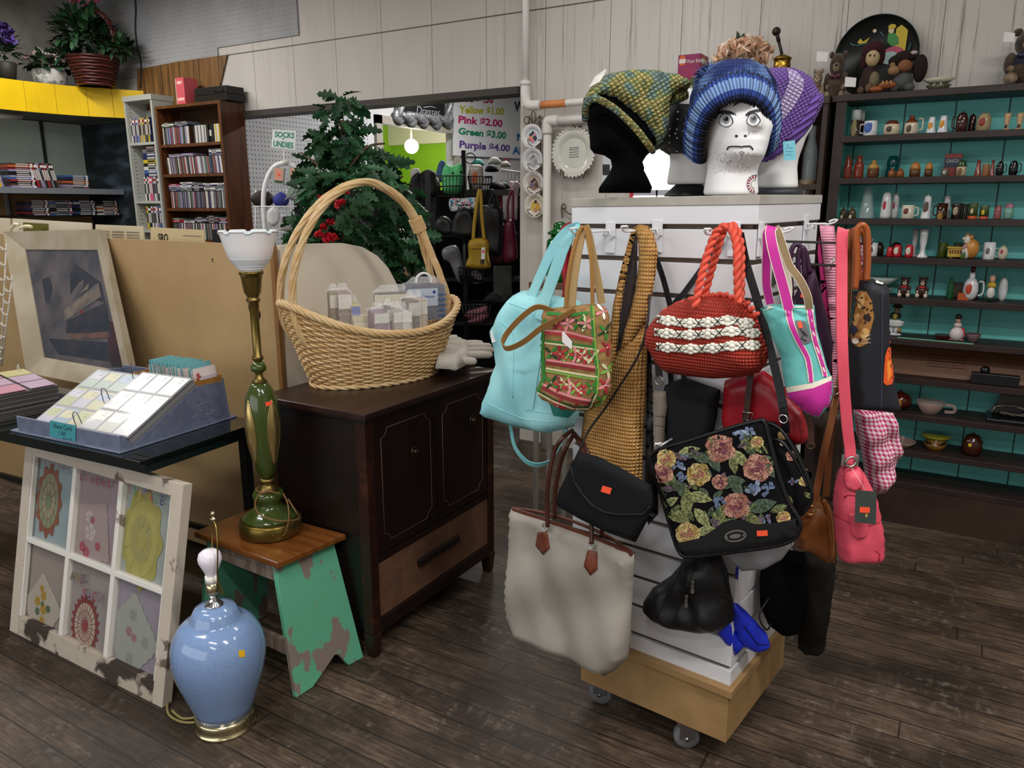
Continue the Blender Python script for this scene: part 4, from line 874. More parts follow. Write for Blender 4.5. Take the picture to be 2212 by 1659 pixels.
# ================= heads and hats on top of the display
def head_mb(c,face,s=1.0,feat=True,nz=46,na=56,top=1):
 """foam display head; face = bearing vector of the nose"""
 tab=[(0,.054,.052,.052),(.004,.0575,.055,.055),(.02,.0555,.053,.053),(.05,.0515,.051,.052),(.064,.052,.062,.055),(.074,.053,.080,.060),(.084,.0555,.087,.066),(.105,.0615,.089,.076),(.135,.067,.087,.086),(.171,.0705,.083,.091),(.198,.071,.087,.093),(.225,.069,.082,.091),(.25,.058,.068,.079),(.266,.038,.045,.054),(.275,.012,.014,.018),(.277,.0005,.0005,.0005)]
 zz=np.array([q[0]for q in tab]);cols=[np.array([q[i]for q in tab])for i in(1,2,3)]
 f=V((face.x,face.y,0)).normalized();r=V((f.y,-f.x,0));vs=[];uv=[]
 g=lambda x,s_:math.exp(-(x/s_)**2)
 for i in range(nz+1):
  q=i/nz;z=.277*q;hw,fr,bk=[float(np.interp(z,zz,a))for a in cols]
  for k in range(na):
   ph=2*math.pi*k/na-math.pi;e=2.3;cs,sn=math.cos(ph),math.sin(ph)
   d=fr if cs>0 else bk;rad=(abs(cs/d)**e+abs(sn/hw)**e)**(-1/e)
   if feat:
    nz_=(1-(z-.138)/.05)if z>.138 else 1-(.138-z)/.012
    if .126<z<.19:rad+=.021*max(nz_,0)**.8*g(ph,.15)
    for sg in(-1,1):
     rad-=.010*g(ph-sg*.40,.24)*g(z-.172,.013);rad+=.0035*g(ph-sg*.40,.16)*g(z-.171,.008)
     rad+=.005*g(ph-sg*.38,.3)*g(z-.196,.008);rad+=.004*g(ph-sg*.6,.25)*g(z-.14,.016)
     rad+=.013*g(ph-sg*1.62,.13)*g(z-.155,.022)
    rad+=.005*g(ph,.3)*g(z-.109,.005)+.005*g(ph,.26)*g(z-.099,.005)-.004*g(ph,.3)*g(z-.104,.003)+.006*g(ph,.3)*g(z-.083,.009)
   vs.append(c+(f*cs*rad+r*sn*rad+V((0,0,z if z<.2 else .2+(z-.2)*top)))*s);uv.append((ph*.08,z))
 fs=[(i*na+k,i*na+(k+1)%na,(i+1)*na+(k+1)%na,(i+1)*na+k)for i in range(nz)for k in range(na)]+[tuple(range(na-1,-1,-1))]
 return MB().add(vs,fs,True,uv)
def lidp(px,dist):q=CFx(px,dist).at(px,420);return V((q.x,q.y,LID+.001))
FOAM=M('white_foam','#e8e8ea',.55,bump=.04,bs=500)
c=lidp(1578,1.905);fd=(-_h+_r*.20);t=T('mannequin_head','white foam head with a painted face, stubble and a round neck stamp','mannequin head',c)
mb=head_mb(c,fd,1.10,top=.6);bv=mb.bvh();INK=[C('#2b2c30',.6),C('#7d8088',.4),C('#0e0e10',.3),C('#b9bcc4',.4),C('#8d2430',.6),C('#55585e',.6)]
E1=lambda cx,cy,w_:[(cx-22*w_,cy+6),(cx-14*w_,cy-9),(cx,cy-13),(cx+13*w_,cy-8),(cx+20*w_,cy+5),(cx+8*w_,cy+14),(cx-8*w_,cy+14)]
part('head',mb,FOAM,t)
mb=MB()
for cx,cy,w_ in((1569,259,.70),(1628,258,.65)):
 mb.c(1);dec(mb,bv,elps(cx,cy-1,8.2,9,18),.0007,4);mb.c(2);dec(mb,bv,elps(cx+.5,cy-2,4.2,4.8,14),.0013,4);mb.c(3);dec(mb,bv,elps(cx-2,cy-5,1.8,1.8,8),.0019,4)
 mb.c(0);e=[(v.x,v.y)for v in cr([(x,y,0)for x,y in E1(cx,cy,w_)],4,True)];dline(mb,bv,e+[e[0]],.0008,.0012);dline(mb,bv,e[3:18],.0013,.0014)
 dline(mb,bv,[(cx-13*w_,cy-17),(cx,cy-20),(cx+14*w_,cy-14)],.0006,.001)
mb.c(0)
dec(mb,bv,[(1545,247),(1551,240),(1568,238),(1580,241),(1592,250),(1580,247),(1566,244),(1553,247),(1549,252)],.0012,4);dec(mb,bv,[(1610,248),(1618,241),(1634,236),(1646,237),(1645,241),(1630,243),(1618,248),(1613,252)],.0012,4)
for i in range(9):x=1552+i*4.3;dline(mb,bv,[(x,246+i*.3),(x+3,239+i*.5)],.0006,.0012)
for x in(1591,1610):mb.c(0);dec(mb,bv,elps(x,294,3.6,3,10,10),.001,3)
dline(mb,bv,[(1571,323),(1574,317),(1580,316),(1597,316),(1602,317),(1607,316),(1620,316),(1624,319),(1626,324)],.0016,.0016)
mb.c(5);dline(mb,bv,[(1597,330),(1602,327),(1607,330),(1602,333),(1597,330)],.0006,.001);dline(mb,bv,[(1618,285),(1617,292)],.0005,.001)
mb.c(0);dec(mb,bv,[(1604,211),(1597,222),(1582,231),(1590,220),(1596,210)],.0012,4);dec(mb,bv,[(1568,216),(1573,220),(1567,232)],.0012,4)
rn=random.Random(8)
for _ in range(620):
 x,y=rn.gauss(1590,26),rn.gauss(345,16)
 if 1538<x<1640 and 306<y<376 and not(1568<x<1628 and y<327):h=hit(bv,x,y,.0006);h and mb.ell(h,.0005,3)
mb.c(4);RC=(1630,398)
for a in range(100,300,22):
 q=[(RC[0]+math.cos(R_(a+d))*r_,RC[1]+math.sin(R_(a+d))*r_*1.1)for r_,d in((11,-6),(17,-5),(17,5),(11,6))];dec(mb,bv,q,.001,4)
mb.c(5)
for r_ in(9,20):dline(mb,bv,[(RC[0]+math.cos(R_(a))*r_*.85,RC[1]+math.sin(R_(a))*r_)for a in range(95,290,12)],.0006,.001)
part('painted_face',mb,INK,t)
KB=dict(r=.9,wv=(0,150),wd=.65,wb=1.0)
t=T('blue_knit_hat','blue and black ribbed knit hat with a shaggy pompom, worn by the painted head','hat',c+V((0,0,.2)))
mb=MB();P_=[((1501,336),1.93),((1501,300),1.89),((1507,262),1.86),((1524,226),1.835),((1556,199),1.815),((1600,187),1.81),((1640,199),1.82),((1662,228),1.845),((1666,275),1.88),((1660,318),1.93)]
OUTS=[];path=cr([CF(d).at(*q)for q,d in P_],10);cc=V((c.x,c.y,c.z+.2));n_=16;vs=[];uv=[];L=0
for i,p_ in enumerate(path):
 a,b=path[max(i-1,0)],path[min(i+1,len(path)-1)];tg=(b-a).normalized();out=(p_-cc);out=(out-tg*out.dot(tg)).normalized();bx=tg.cross(out);OUTS.append(out)
 if i:L+=(p_-path[i-1]).length
 rb=1+.10*(1 if i%2 else-1)
 for k in range(n_):
  an=2*math.pi*k/n_;vs.append(p_+(out*math.cos(an)*.0185+bx*math.sin(an)*.035)*rb);uv.append((k*.01,L))
for i in range(len(path)-1):
 for k in range(n_):
  pass
fs=[(i*n_+k,i*n_+(k+1)%n_,(i+1)*n_+(k+1)%n_,(i+1)*n_+k)for i in range(len(path)-1)for k in range(n_)]+[tuple(range(n_-1,-1,-1)),tuple(range((len(path)-1)*n_,len(path)*n_))]
mb.add(vs,fs,True,uv)
cent={}
for j,f in enumerate(mb.f):
 m_=sum((mb.v[q]for q in f),V())/len(f);i=min(f)//n_;pp=path[min(i,len(path)-1)];d=(m_-pp);o_=OUTS[min(i,len(path)-1)];u_=d.dot(o_)/.0185;w_=d.dot(-_h)/.037
 v_=u_;mb.m[j]=0 if v_<.5 else 1 if v_<.68 else 2 if v_<.86 else 3
part('ribbed_cuff',mb,[M('knit_'+k,col,**KB)for k,col in(('black','#14151c'),('navy','#1a2752'),('royal','#2f4c9c'),('sky','#7fa0d6'))],t)
mb=MB();dm=CFx(1583,1.925).at(1583,235);mb.lathe([(.098,-.03),(.103,.0),(.102,.03),(.094,.06),(.074,.088),(.04,.106),(.001,.112)],dm,44,fl=.035)
part('crown',mb,M('knit_blue_mix','#22387f',c2='#6f92cf',ns=14,amt=(.42,.6),**dict(KB,wv=(130,110))),t)
rn=random.Random(3);mb=MB();pc=CFx(1532,1.93).at(1532,170)
for _ in range(420):
 d=V((rn.gauss(0,1),rn.gauss(0,1),rn.gauss(0,1))).normalized();mb.c(rn.choice([0,0,1,2]));mb.tube([pc+d*.008,pc+d*.028,pc+d*rn.uniform(.034,.042)+V((0,0,-.003))],[.0016,.0016,.0008],4)
for _ in range(60):
 x=rn.uniform(1545,1632);q=CFx(x,1.9).at(x,160-rn.uniform(0,8));d=V((rn.gauss(0,.5),rn.gauss(0,.5),1)).normalized();mb.c(rn.choice([1,2,2]));mb.tube([q-d*.01,q+d*rn.uniform(.008,.02)],[.002,.001],4)
part('pompom',mb,[M('knit_navy'),M('knit_royal'),M('knit_sky')],t)
c2=lidp(1672,2.12);t=T('mannequin_head','white foam head under the purple crocheted hat, on a low dark stand','mannequin head',c2)
part('head',head_mb(c2+V((0,0,.02)),(_h+_r*.3),1.04,top=.7),FOAM,t);part('display_stand',MB().lathe([(.075,0),(.072,.018),(.0,.02)],c2,28),C('#2e3036',.5),t)
PH=Pl(c2,-_h);KP=dict(r=.85,wv=(105,125),wd=.7,wb=1.0,wrot=-30)
t=T('purple_crochet_hat','slouchy purple crocheted hat with one pale lavender stripe','hat',c2+V((0,0,.15)))
PO=[(1626,157),(1667,146),(1704,149),(1738,169),(1755,201),(1766,206),(1765,230),(1744,276),(1705,323),(1656,354),(1636,357),(1620,330),(1590,280),(1590,200),(1604,170)]
mb=MB();pillow(mb,PH.pts(PO),PH.n,.105,.09,R=.05,pw=.42);bv=mb.bvh()
mb.c(1);dec(mb,bv,[(1700,148),(1720,156),(1736,172),(1734,196),(1716,228),(1698,250),(1672,282),(1648,318),(1640,300),(1656,270),(1676,238),(1694,205),(1704,176)],.002,6)
mb.c(2);dec(mb,bv,[(1754,204),(1767,207),(1765,232),(1744,277),(1706,324),(1657,355),(1634,358),(1634,344),(1660,335),(1696,306),(1730,262),(1748,228)],.0025,6);mb.c(0)
part('body',mb,[M('crochet_purple','#7d5cb0',**KP),M('crochet_lavender','#c3b2e0',**KP),M('rib_purple','#7350a8',r=.85,wv=(0,90),wd=.7,wb=1,wrot=35)],t)
mb=MB();p2=CF(1.93,5);mb.prism(p2.pts([(1691,306),(1717,303),(1719,345),(1693,347)]),p2.n*.0008);bb=mb.bvh();mb.c(1)
for y in(320,328,335):dline(mb,bb,[(1697,y),(1702,y-2),(1708,y),(1713,y-1)],.0005)
mb.c(2);mb.ring(p2.at(1704,311,.002),.002,.0007,p2.n);o=part('price_tag',mb,[C('#7fcde0',.6),C('#3d7f94',.6),C('#e8e8e8',.5)],t,'pale blue paper price tag')
c3=lidp(1487,2.17);t=T('mannequin_head','white foam head on a black cone under the studded cap','mannequin head',c3)
part('head',head_mb(c3+V((0,0,.032)),(_h+_r*.2),1.05,top=.6),FOAM,t);part('cone_stand',MB().lathe([(.066,0),(.066,.004),(.034,.034),(0,.034)],c3,28),C('#141416',.4),t)
t=T('studded_cap','black cap covered in small clear studs, half hidden by the knit hats','hat',c3+V((0,0,.12)))
P3=Pl(c3,-_h);mb=MB();pillow(mb,P3.pts([(1405,330),(1420,260),(1440,222),(1480,205),(1530,210),(1560,240),(1560,330),(1540,352),(1500,350),(1450,338),(1425,322)]),P3.n,.10,.09,R=.05,pw=.42);bv=mb.bvh();part('body',mb,C('#10111a',.6),t)
mb=MB()
for x,y in((920,500),(985,540),(915,565),(975,605),(850,650),(910,655),(895,690),(965,670),(848,710),(910,730),(990,745),(783,755),(845,768),(845,825),(910,845),(992,802),(990,860),(1062,888)):
 h=hit(bv,1240+x*.2441,120+y*.2441,.001);h and mb.ell(h,.0023,5)
part('stud',mb,C('#f2f2f6',.08,m=.3),t)['kind']='stuff'
c4=lidp(1348,2.02);t=T('mannequin_head','plain black velvet head in profile at the left end of the display top','mannequin head',c4)
P4=Pl(c4,-_h+_r*.1);BH=M('black_flock','#050507',.9,sp=.08)
HO=[(1293,417),(1405,417),(1409,405),(1400,385),(1390,366),(1388,350),(1396,337),(1412,322),(1424,295),(1432,240),(1425,195),(1380,172),(1310,175),(1276,205),(1269,235),(1268,262),(1273,290),(1275,322),(1283,331),(1305,336),(1319,345),(1323,358),(1315,376),(1301,395),(1294,406)]
mb=MB();pillow(mb,P4.pts(HO),P4.n,.062,.062,R=.045,pw=.45)
for v in mb.v:v.z=max(v.z,LID+.001)
part('head',mb,BH,t)
KG=dict(r=.9,wv=(95,105),wd=.8,wb=1.0,wrot=-32,wvc='#2a2f22')
GRN=M('green_mixed_crochet','#74866a',c2='#b59a5e',ns=26,amt=(.38,.6),**KG)
def m_yarn():
 m_=GRN;nt=m_.node_tree;rp=[n for n in nt.nodes if n.type=='VALTORGB'][0];e=rp.color_ramp.elements
 e[0].position=.32;e[0].color=lin('#4f6a70');e[1].position=.72;e[1].color=lin('#b07038')
 for p_,h_ in((.42,'#7f9a92'),(.5,'#8f9a5e'),(.58,'#c2b06c'),(.66,'#6f7f4a')):e.new(p_).color=lin(h_)
m_yarn()
t=T('green_crochet_hat','chunky green, gold and rust crocheted hat slanting over the black head','hat',c4+V((0,0,.2)))
GO=[(1259,240),(1260,214),(1275,190),(1300,166),(1322,156),(1360,152),(1405,152),(1448,160),(1472,170),(1484,186),(1486,202),(1462,205),(1444,214),(1438,232),(1438,262),(1432,288),(1422,314),(1408,326),(1396,306),(1372,276),(1345,250),(1312,226),(1288,218),(1272,232),(1268,262),(1263,262)]
mb=MB();pillow(mb,P4.pts(GO),P4.n,.088,.085,R=.04,pw=.38,wr=.002,ws=60);part('body',mb,GRN,t)
mb=MB();mb.tube(cr([P4.at(1264,258,.02),P4.at(1266,228,.06),P4.at(1285,213,.085),P4.at(1318,228,.09),P4.at(1350,254,.09),P4.at(1378,283,.088),P4.at(1400,312,.08),P4.at(1410,326,.04)],7),.0085,10);part('brim',mb,GRN,t)
mb=MB();pillow(mb,P4.pts([(1440,196),(1466,190),(1482,200),(1482,216),(1462,226),(1440,230)]),P4.n,.05,.03,R=.02,pw=.4);part('top_tail',mb,GRN,t)
rn=random.Random(6);mb=MB();pc=CFx(1490,2.12).at(1490,200)
for _ in range(330):
 d=V((rn.gauss(0,1),rn.gauss(0,1),rn.gauss(0,1))).normalized();mb.c(rn.choice([0,0,1]));mb.tube([pc+d*.006,pc+d*rn.uniform(.03,.042)],[.002,.0012],4)
part('pompom',mb,[C('#3f4a24',.9),C('#6f7a36',.9)],t)
mb=MB();p2=P4;mb.prism([p2.at(1272,188,.03),p2.at(1285,165,.04),p2.at(1308,149,.05),p2.at(1310,152,.05),p2.at(1296,176,.045)],V((0,.001,0)));part('price_tag',mb,C('#efeeea',.6),t,'white paper price tag')
c5=PY(1678,408,2.05);q=FX@V((.07,.4,LID));
# ================= dark cabinet with the basket
t=T('console_cabinet','dark mahogany two-door cabinet with a tan cloth drawer front','cabinet',(-1.8,2.12,0))
MAH=M('mahogany','#200e0c',.32,c2='#150908',ns=5,st=(1,6,1),coat=.2);MAHS=M('mahogany_side','#150b0a',.38,c2='#0f0807',ns=5)
x0,x1,y0,y1,ZT=-2.03,-1.578,1.737,2.492,.868
mb=MB();mb.box(x0,x1,y0,y0+.018,.1,ZT-.03);mb.box(x0,x1,y1-.018,y1,.1,ZT-.03);mb.box(x0,x0+.01,y0,y1,.1,ZT-.03);mb.box(x0+.01,x1-.03,y0+.018,y1-.018,.1,.12);mb.box(x0+.01,x1-.022,y0+.018,y1-.018,.35,.36);mb.box(x1-.05,x1-.022,y0+.018,y1-.018,.36,ZT-.03)
part('carcass',mb,MAHS,t)
part('top',MB().box(x0-.015,x1+.022,y0-.02,y1+.02,ZT-.022,ZT),M('mahogany_top','#2e1914',.35,c2='#21110e',ns=4,st=(5,1,1)),t,bev=.004)
part('top_moulding',MB().box(x0-.005,x1+.01,y0-.01,y1+.01,ZT-.036,ZT-.022),MAH,t,bev=.004)
for(a,b)in((x1-.04,y0-.004),(x1-.04,y1-.036),(x0,y0-.004),(x0,y1-.036)):
 mb=MB();mb.box(a,a+.044,b,b+.04,.09,ZT-.036);mb.hexa([V((a+.006,b+.006,0)),V((a+.04,b+.006,0)),V((a+.04,b+.034,0)),V((a+.006,b+.034,0))],[V((a-.002,b-.002,.09)),V((a+.048,b-.002,.09)),V((a+.048,b+.042,.09)),V((a-.002,b+.042,.09))])
 part('leg',mb,M('mahogany_worn','#26110c',.35,c2='#4a2415',ns=12,amt=(.55,.75)),t,bev=.003)
part('base_rail',MB().box(x1-.02,x1+.006,y0+.036,y1-.036,.085,.135),MAH,t,bev=.003)
part('middle_rail',MB().box(x1-.02,x1,y0+.036,y1-.036,.335,.36),MAH,t,bev=.002)
ym=(y0+y1)/2;INL=C('#7a6656',.5)
for k,(a,b,kn)in enumerate(((y0+.04,ym-.002,(893,975)),(ym+.002,y1-.04,(1018,907)))):
 d=part('door',MB().box(x1-.02,x1,a,b,.364,ZT-.04),M('mahogany_door','#1b0c0c',.33,c2='#130808',ns=4,st=(1,5,.8)),t,bev=.002)
 m_=.035;r_=.03;za,zb=.364+m_,ZT-.04-m_;aa,bb=a+m_,b-m_;L=[]
 for(cy,cz,s0)in((aa,za,90),(bb,za,180),(bb,zb,270),(aa,zb,0)):
  L+=[V((x1+.0003,cy+math.cos(R_(s0-g_))*r_,cz+math.sin(R_(s0-g_))*r_))for g_ in range(0,91,18)]if 1 else[]
 part('inlay',MB().tube(L,.0008,4,closed=True),INL,d)
 h=PX(*kn,x1);mb=MB();mb.lathe([(.001,.016),(.008,.015),(.011,.01),(.007,.006),(.012,.003),(.012,0)],h,18,mx=Matrix.Rotation(R_(90),3,'Y'));mb.ring(h+V((.006,0,0)),.016,.0025,V((1,0,.2)))
 part('ring_pull',mb,C('#5f5444',.35,m=1),d)
d=part('drawer',MB().box(x1-.02,x1-.003,y0+.038,y1-.038,.137,.334),M('tan_speaker_cloth','#6b4a33',.8,c2='#5d4030',ns=20,bump=.1,bs=400),t)
part('pull',MB().box(x1-.003,x1+.012,1.985,2.235,.235,.262),C('#160c0a',.5),d,bev=.003)
BC=V((-1.872,2.14,ZT));AX=V((.37,.929,0)).normalized();PX_=V((AX.y,-AX.x,0))
t=T('wicker_basket','big oval wicker basket with a tall double hoop handle','basket',BC)
WK=[M('wicker_a','#d0ac78',.55,c2='#dcbe90',ns=9,st=(1,1,4)),M('wicker_b','#bd9762',.55,c2='#cba873',ns=9)]
def bpt(th,s,off=0):
 a=.245+.098*s**.85+off;b=.142+.075*s**.8+off;zr=.19+.10*abs(math.cos(th))**2.2+(.01 if math.cos(th)<0 else-.02)*abs(math.cos(th))
 return BC+AX*math.cos(th)*a+PX_*math.sin(th)*b+V((0,0,.008+zr*s))
mb=MB();NS=46;rows=26
for k in range(rows):
 s=(k+.4)/rows*.97;q=[]
 for i in range(NS*4):
  th=2*math.pi*i/(NS*4);q.append(bpt(th,s,.0045*math.sin(th*NS/2+k*math.pi)))
 mb.c(k%3==1);mb.tube(q,.0042,6,closed=True)
part('woven_side',mb,WK,t)
mb=MB()
for i in range(NS):th=2*math.pi*(i+.5)/NS;mb.tube([bpt(th,s/6)for s in range(7)],.0036,6)
part('stakes',mb,WK[1],t)['kind']='stuff'
mb=MB();ro=[bpt(2*math.pi*i/180,1)for i in range(181)];rope(mb,ro,.0085,.0062,5,42);part('braided_rim',mb,WK[0],t)
mb=MB();rope(mb,[bpt(2*math.pi*i/150,.0,.004)for i in range(151)],.005,.0055,3,55);part('foot_braid',mb,WK[0],t)
mb=MB();mb.lathe([(.001,.004),(1,.004),(1,.009),(.001,.009)],BC,40,mx=Matrix((AX*.24,PX_*.138,V((0,0,1)))).transposed());part('bottom',mb,WK[1],t)
HP=Pl(BC,-PX_)
def hoop(sg):
 L=[]
 for(u,z,o_)in((-.262,1.0,.05),(-.318,1.1,.058),(-.322,1.25,.052),(-.262,1.405,.04),(-.15,1.53,.022),(-.01,1.583,.012),(.12,1.53,.010),(.195,1.44,.009),(.235,1.34,.02),(.275,1.23,.035),(.30,1.13,.04),(.27,1.0,.04)):L.append(BC+AX*u+PX_*o_*sg+V((0,0,z-ZT)))
 return cr(L,9)
for sg in(-1,1):mb=MB();rope(mb,hoop(sg),.0075,.0062,5,16);part('handle_hoop',mb,WK[0],t)
w0=BC+AX*.198+V((0,0,1.432-ZT));dv=(AX*.045+V((0,0,-.1))).normalized();sd=dv.cross(PX_);mb=MB()
for k in range(9):mb.ring(w0+dv*(k-4)*.0058,.024,.0034,dv,24,6)
part('handle_wrap',mb,WK[0],t)
def packet(name,px,py,w_,h_,d_,turn,dist,cols,label,tilt=0,extra=None):
 pl=CFx(px,dist+.19);c=pl.at(px,py);t=T(name,label,'packaged cloth',c,YAW+R_(turn),'packaged cloths in the basket')
 mx=Matrix.Translation(c)@Matrix.Rotation(YAW+R_(turn),4,'Z')@Matrix.Rotation(R_(tilt),4,'X')
 mb=MB();mb.box(-w_/2,w_/2,-d_/2,d_/2,0,h_,mx);part('folded_cloth',mb,C(cols[0],.7),t,bev=.006)
 mb=MB();mb.box(-w_/2-.001,w_/2+.001,-d_/2-.0015,-d_/2-.0005,h_*.55,h_*.95,mx)
 if len(cols)>1:o=part('paper_label',mb,C(cols[1],.5),t)
 mb=MB();mb.box(-w_/2-.003,w_/2+.003,-d_/2-.003,d_/2+.003,-.001,h_+.006,mx);mb.prism([mx@V(q)for q in((-w_/2,0,h_+.006),(w_/2,0,h_+.006),(w_*.3,.002,h_+.03),(-w_*.3,-.002,h_+.03))],mx.to_3x3()@V((0,.001,0)))if tilt>=0 else 0
 o=part('clear_wrapper',mb,M('clear_film','#ffffff',.06,al=.24,sp=1,bump=.9,bs=70),t);o.visible_shadow=True
 return t,mx
packet('cloth_packet',723,700,.035,.12,.10,20,2.62,['#7d6a3c','#dcd8cf'],'wrapped olive cloth packet standing at the left end of the basket')
packet('cloth_packet',744,705,.045,.13,.10,20,2.60,['#8a6f5c','#e2ddd6'],'wrapped light brown cloth packet with a white hook at the left of the basket')
packet('cloth_packet',766,705,.03,.085,.10,20,2.60,['#c9c079','#4a66b5'],'small blue and yellow packet beside the light brown one')
packet('cloth_packet',790,720,.10,.05,.10,25,2.58,['#c9be9a','#b9ad80'],'flat cream packet with a gold border in the middle of the basket',tilt=-30)
packet('cloth_packet',818,722,.05,.085,.10,25,2.50,['#8a6f86','#cfd3cb'],'purple patterned cloth packet at the front of the basket')
packet('cloth_packet',840,722,.03,.10,.10,25,2.52,['#4c3a30','#bdb6ae'],'narrow dark brown packet in the middle of the basket')
packet('cloth_packet',856,722,.04,.09,.10,25,2.50,['#9b938b','#d9d5cf'],'pale grey packet in the middle of the basket')
packet('cloth_packet',872,720,.03,.085,.10,25,2.50,['#c7c4c0','#e6e4e0'],'thin white packet with a silver hook')
packet('cloth_packet',850,700,.14,.12,.03,20,2.66,['#4a3730','#d8d2b8'],'wide brown tablecloth packet with a cream label at the back')
packet('cloth_packet',888,718,.04,.12,.10,25,2.54,['#5b4238','#cac3bb'],'chocolate brown packet right of the middle of the basket')
packet('cloth_packet',905,712,.03,.115,.10,25,2.57,['#b49a78','#ddd6cb'],'beige wrapped packet beside the blue tablecloth packet')
t,mx=packet('tablecloth_packet',918,690,.15,.135,.05,22,2.72,['#1d2a52'],'blue vinyl tablecloth packet with a pale printed label and white hanger')
mb=MB();mb.box(-.073,.045,-.0315,-.0305,.055,.122,mx);part('paper_label',mb,C('#c4cfe0',.4),t)
mb=MB();txt(mb,'Vinyl Tablecloth',lambda x,y:mx@V((-.035+x*.065,-.0325,.083+y*.014)));mb.prism([mx@V((.03+math.cos(a*.6)*.006,-.0322,.108+math.sin(a*.6)*.006))for a in range(10)],mx.to_3x3()@V((0,-.0003,0)));part('label_print',mb,C('#24418c',.5),t)
mb=MB()
for i in range(5):
 for j in range(2):
  for r_ in(.011,.007):mb.tube([mx@V((.053+j*.014+math.cos(R_(a))*r_,-.0315,.012+i*.02+math.sin(R_(a))*r_))for a in range(0,181,30)],.0008,4)
part('wave_print',mb,C('#3f7fc0',.5),t)
part('hanger',MB().tube(cr([mx@V(q)for q in((-.03,0,.14),(-.025,0,.165),(0,0,.178),(.025,0,.165),(.03,0,.14))],5),.005,8),C('#e9e9ee',.4),t)
GL=M('glove_cloth','#b5aea3',.85,c2='#c4bdb1',ns=8,bump=.15,bs=60)
def glove(label,zoff,dx,yel):
 pl=Pl(V((-1.70,2.44,ZT)),V((.35,-.35,.87)))
 t=T('work_glove',label,'glove',PZ(1000,785,ZT),group='work gloves on the cabinet');mb=MB()
 b=V((0,0,ZT+zoff))
 def at(px,py):q=PZ(px,py,ZT+zoff);return q
 pts=[at(*q)for q in((940,796),(938,748),(985,742),(1014,756),(1018,784),(988,798))]
 mb.box(0,0,0,0,0,0)if 0 else pillow(mb,pts,(0,0,1),.045,.006,R=.02,wr=.003,ws=60,seed=int(dx*100))
 part('palm',mb,GL,t)
 for k,(a,b_)in enumerate((((985,752),(1044,747)),((992,758),(1062,753)),((995,767),(1068,762)),((994,776),(1064,772)),((980,788),(1030,787)))):
  p0,p1=at(*a),at(*b_);d=p1-p0
  mb=MB().tube([p0+V((0,0,.012)),p0+d*.3+V((0,0,.015)),p0+d*.7+V((0,0,.013)),p0+d*.93+V((0,0,.011)),p1+V((0,0,.010))],[.013,.0165,.016,.0135,.005],10)
  part('finger',mb,GL,t)
 mb=MB();e=[at(*q)+V((0,0,.012))for q in((945,760),(962,750),(985,747))];mb.tube(cr(e,5),.003,6);part('stitched_edge',mb,C('#c9c06a',.8),t)
 return t
glove('pale work glove lying on the cabinet beside the basket',.002,.0,0)
g=glove('upper pale work glove folded over the other, yellow-edged',.042,.1,1)
# ================= lamps, stool
def pprof(pl,cx,l):
 """(half width px, py) seen on plane -> (radius, height)"""
 out=[]
 for hw,y in l:a,b=pl.at(cx-hw,y),pl.at(cx+hw,y);out.append(((b-a).length/2,(a.z+b.z)/2))
 return out
STZ=.44
GREEN5=M('flaking_green_paint','#62b08f',.6,c2='#877a72',ns=13,nd=9,st=(1,1,.55),amt=(.555,.58),bump=.1,bs=40);OLD=M('worn_grey_wood','#8a7a70',.7,c2='#6d5a50',ns=14,st=(4,1,1))
t=T('step_stool','small wooden stool with varnished top and flaking green side boards','stool',(-1.9,1.6,0))
TQ=[PZ(*q,STZ)-V((0,.01,0))for q in((605,1214),(752,1151),(546,1096),(424,1146))]
mb=MB();mb.prism(TQ,V((0,0,-.02)));part('seat_board',mb,M('varnished_top','#7c4a20',.3,c2='#6a3c18',ns=6,st=(1,8,1),coat=.3),t,bev=.004)
e1=(TQ[1]-TQ[0]).normalized();e2=(TQ[3]-TQ[0]).normalized();LW=(TQ[1]-TQ[0]).length;LL=(TQ[3]-TQ[0]).length
def S(u,v,z):return TQ[0]+e2*u+e1*v+V((0,0,z-STZ))
def side_board(u_t,u_b,sg):
 a=.018;zt,zb=STZ-.021,.001;v0,v1=.02,LW-.02;n_=e2*-sg
 L=lambda v,z:S(u_b+(u_t-u_b)*(z-zb)/(zt-zb),v,z)
 P=[L(v0,zt),L(v1,zt),L(v1+.018,zb),L(v1-.045,zb+.002),L(v1-.075,.055),L(v1-.09,.06),L(v0+.035,zb+.002),L(v0-.03,zb)]
 return MB().prism(P,e2*a*sg)
part('side_board',side_board(.04,-.055,1),GREEN5,t,bev=.002);part('side_board',side_board(LL-.06,LL+.02,1),GREEN5,t,bev=.002)
for v in(.025,LW-.037):
 mb=MB();mb.hexa([S(.03,v,.355),S(LL-.02,v,.355),S(LL-.02,v+.014,.355),S(.03,v+.014,.355)],[S(.045,v,STZ-.021),S(LL-.03,v,STZ-.021),S(LL-.03,v+.014,STZ-.021),S(.045,v+.014,STZ-.021)]);part('apron',mb,OLD,t)
mb=MB();mb.hexa([S(.0,.03,.1),S(LL,.03,.1),S(LL,.046,.1),S(.0,.046,.1)],[S(.01,.03,.15),S(LL,.03,.15),S(LL,.046,.15),S(.01,.046,.15)]);part('stretcher',mb,OLD,t)
gc=PZ(586,1148,STZ);gp=Pl(gc,-_h);BR=M('antique_brass','#8f7a4a',.32,m=.9,c2='#74622f',ns=5);GRL=C('#3c4a1c',.18,coat=.5)
t=T('brass_table_lamp','tall antique brass and green lamp with a white glass bowl shade, on the stool','lamp',(gc.x,gc.y,STZ))
def lat(prof,n=36,**k):
 return MB().lathe(prof,(gc.x,gc.y,0),n,**k)
cx=586
pr=pprof(gp,cx,[(0,1168),(64,1166),(65,1162),(65,1140),(63,1137),(50,1134),(0,1133)]);z0_=min(z for r,z in pr);DZ=STZ+.001-z0_
FR_=lambda l,c_=cx:[(r,z+DZ)for r,z in pprof(gp,c_,l)]
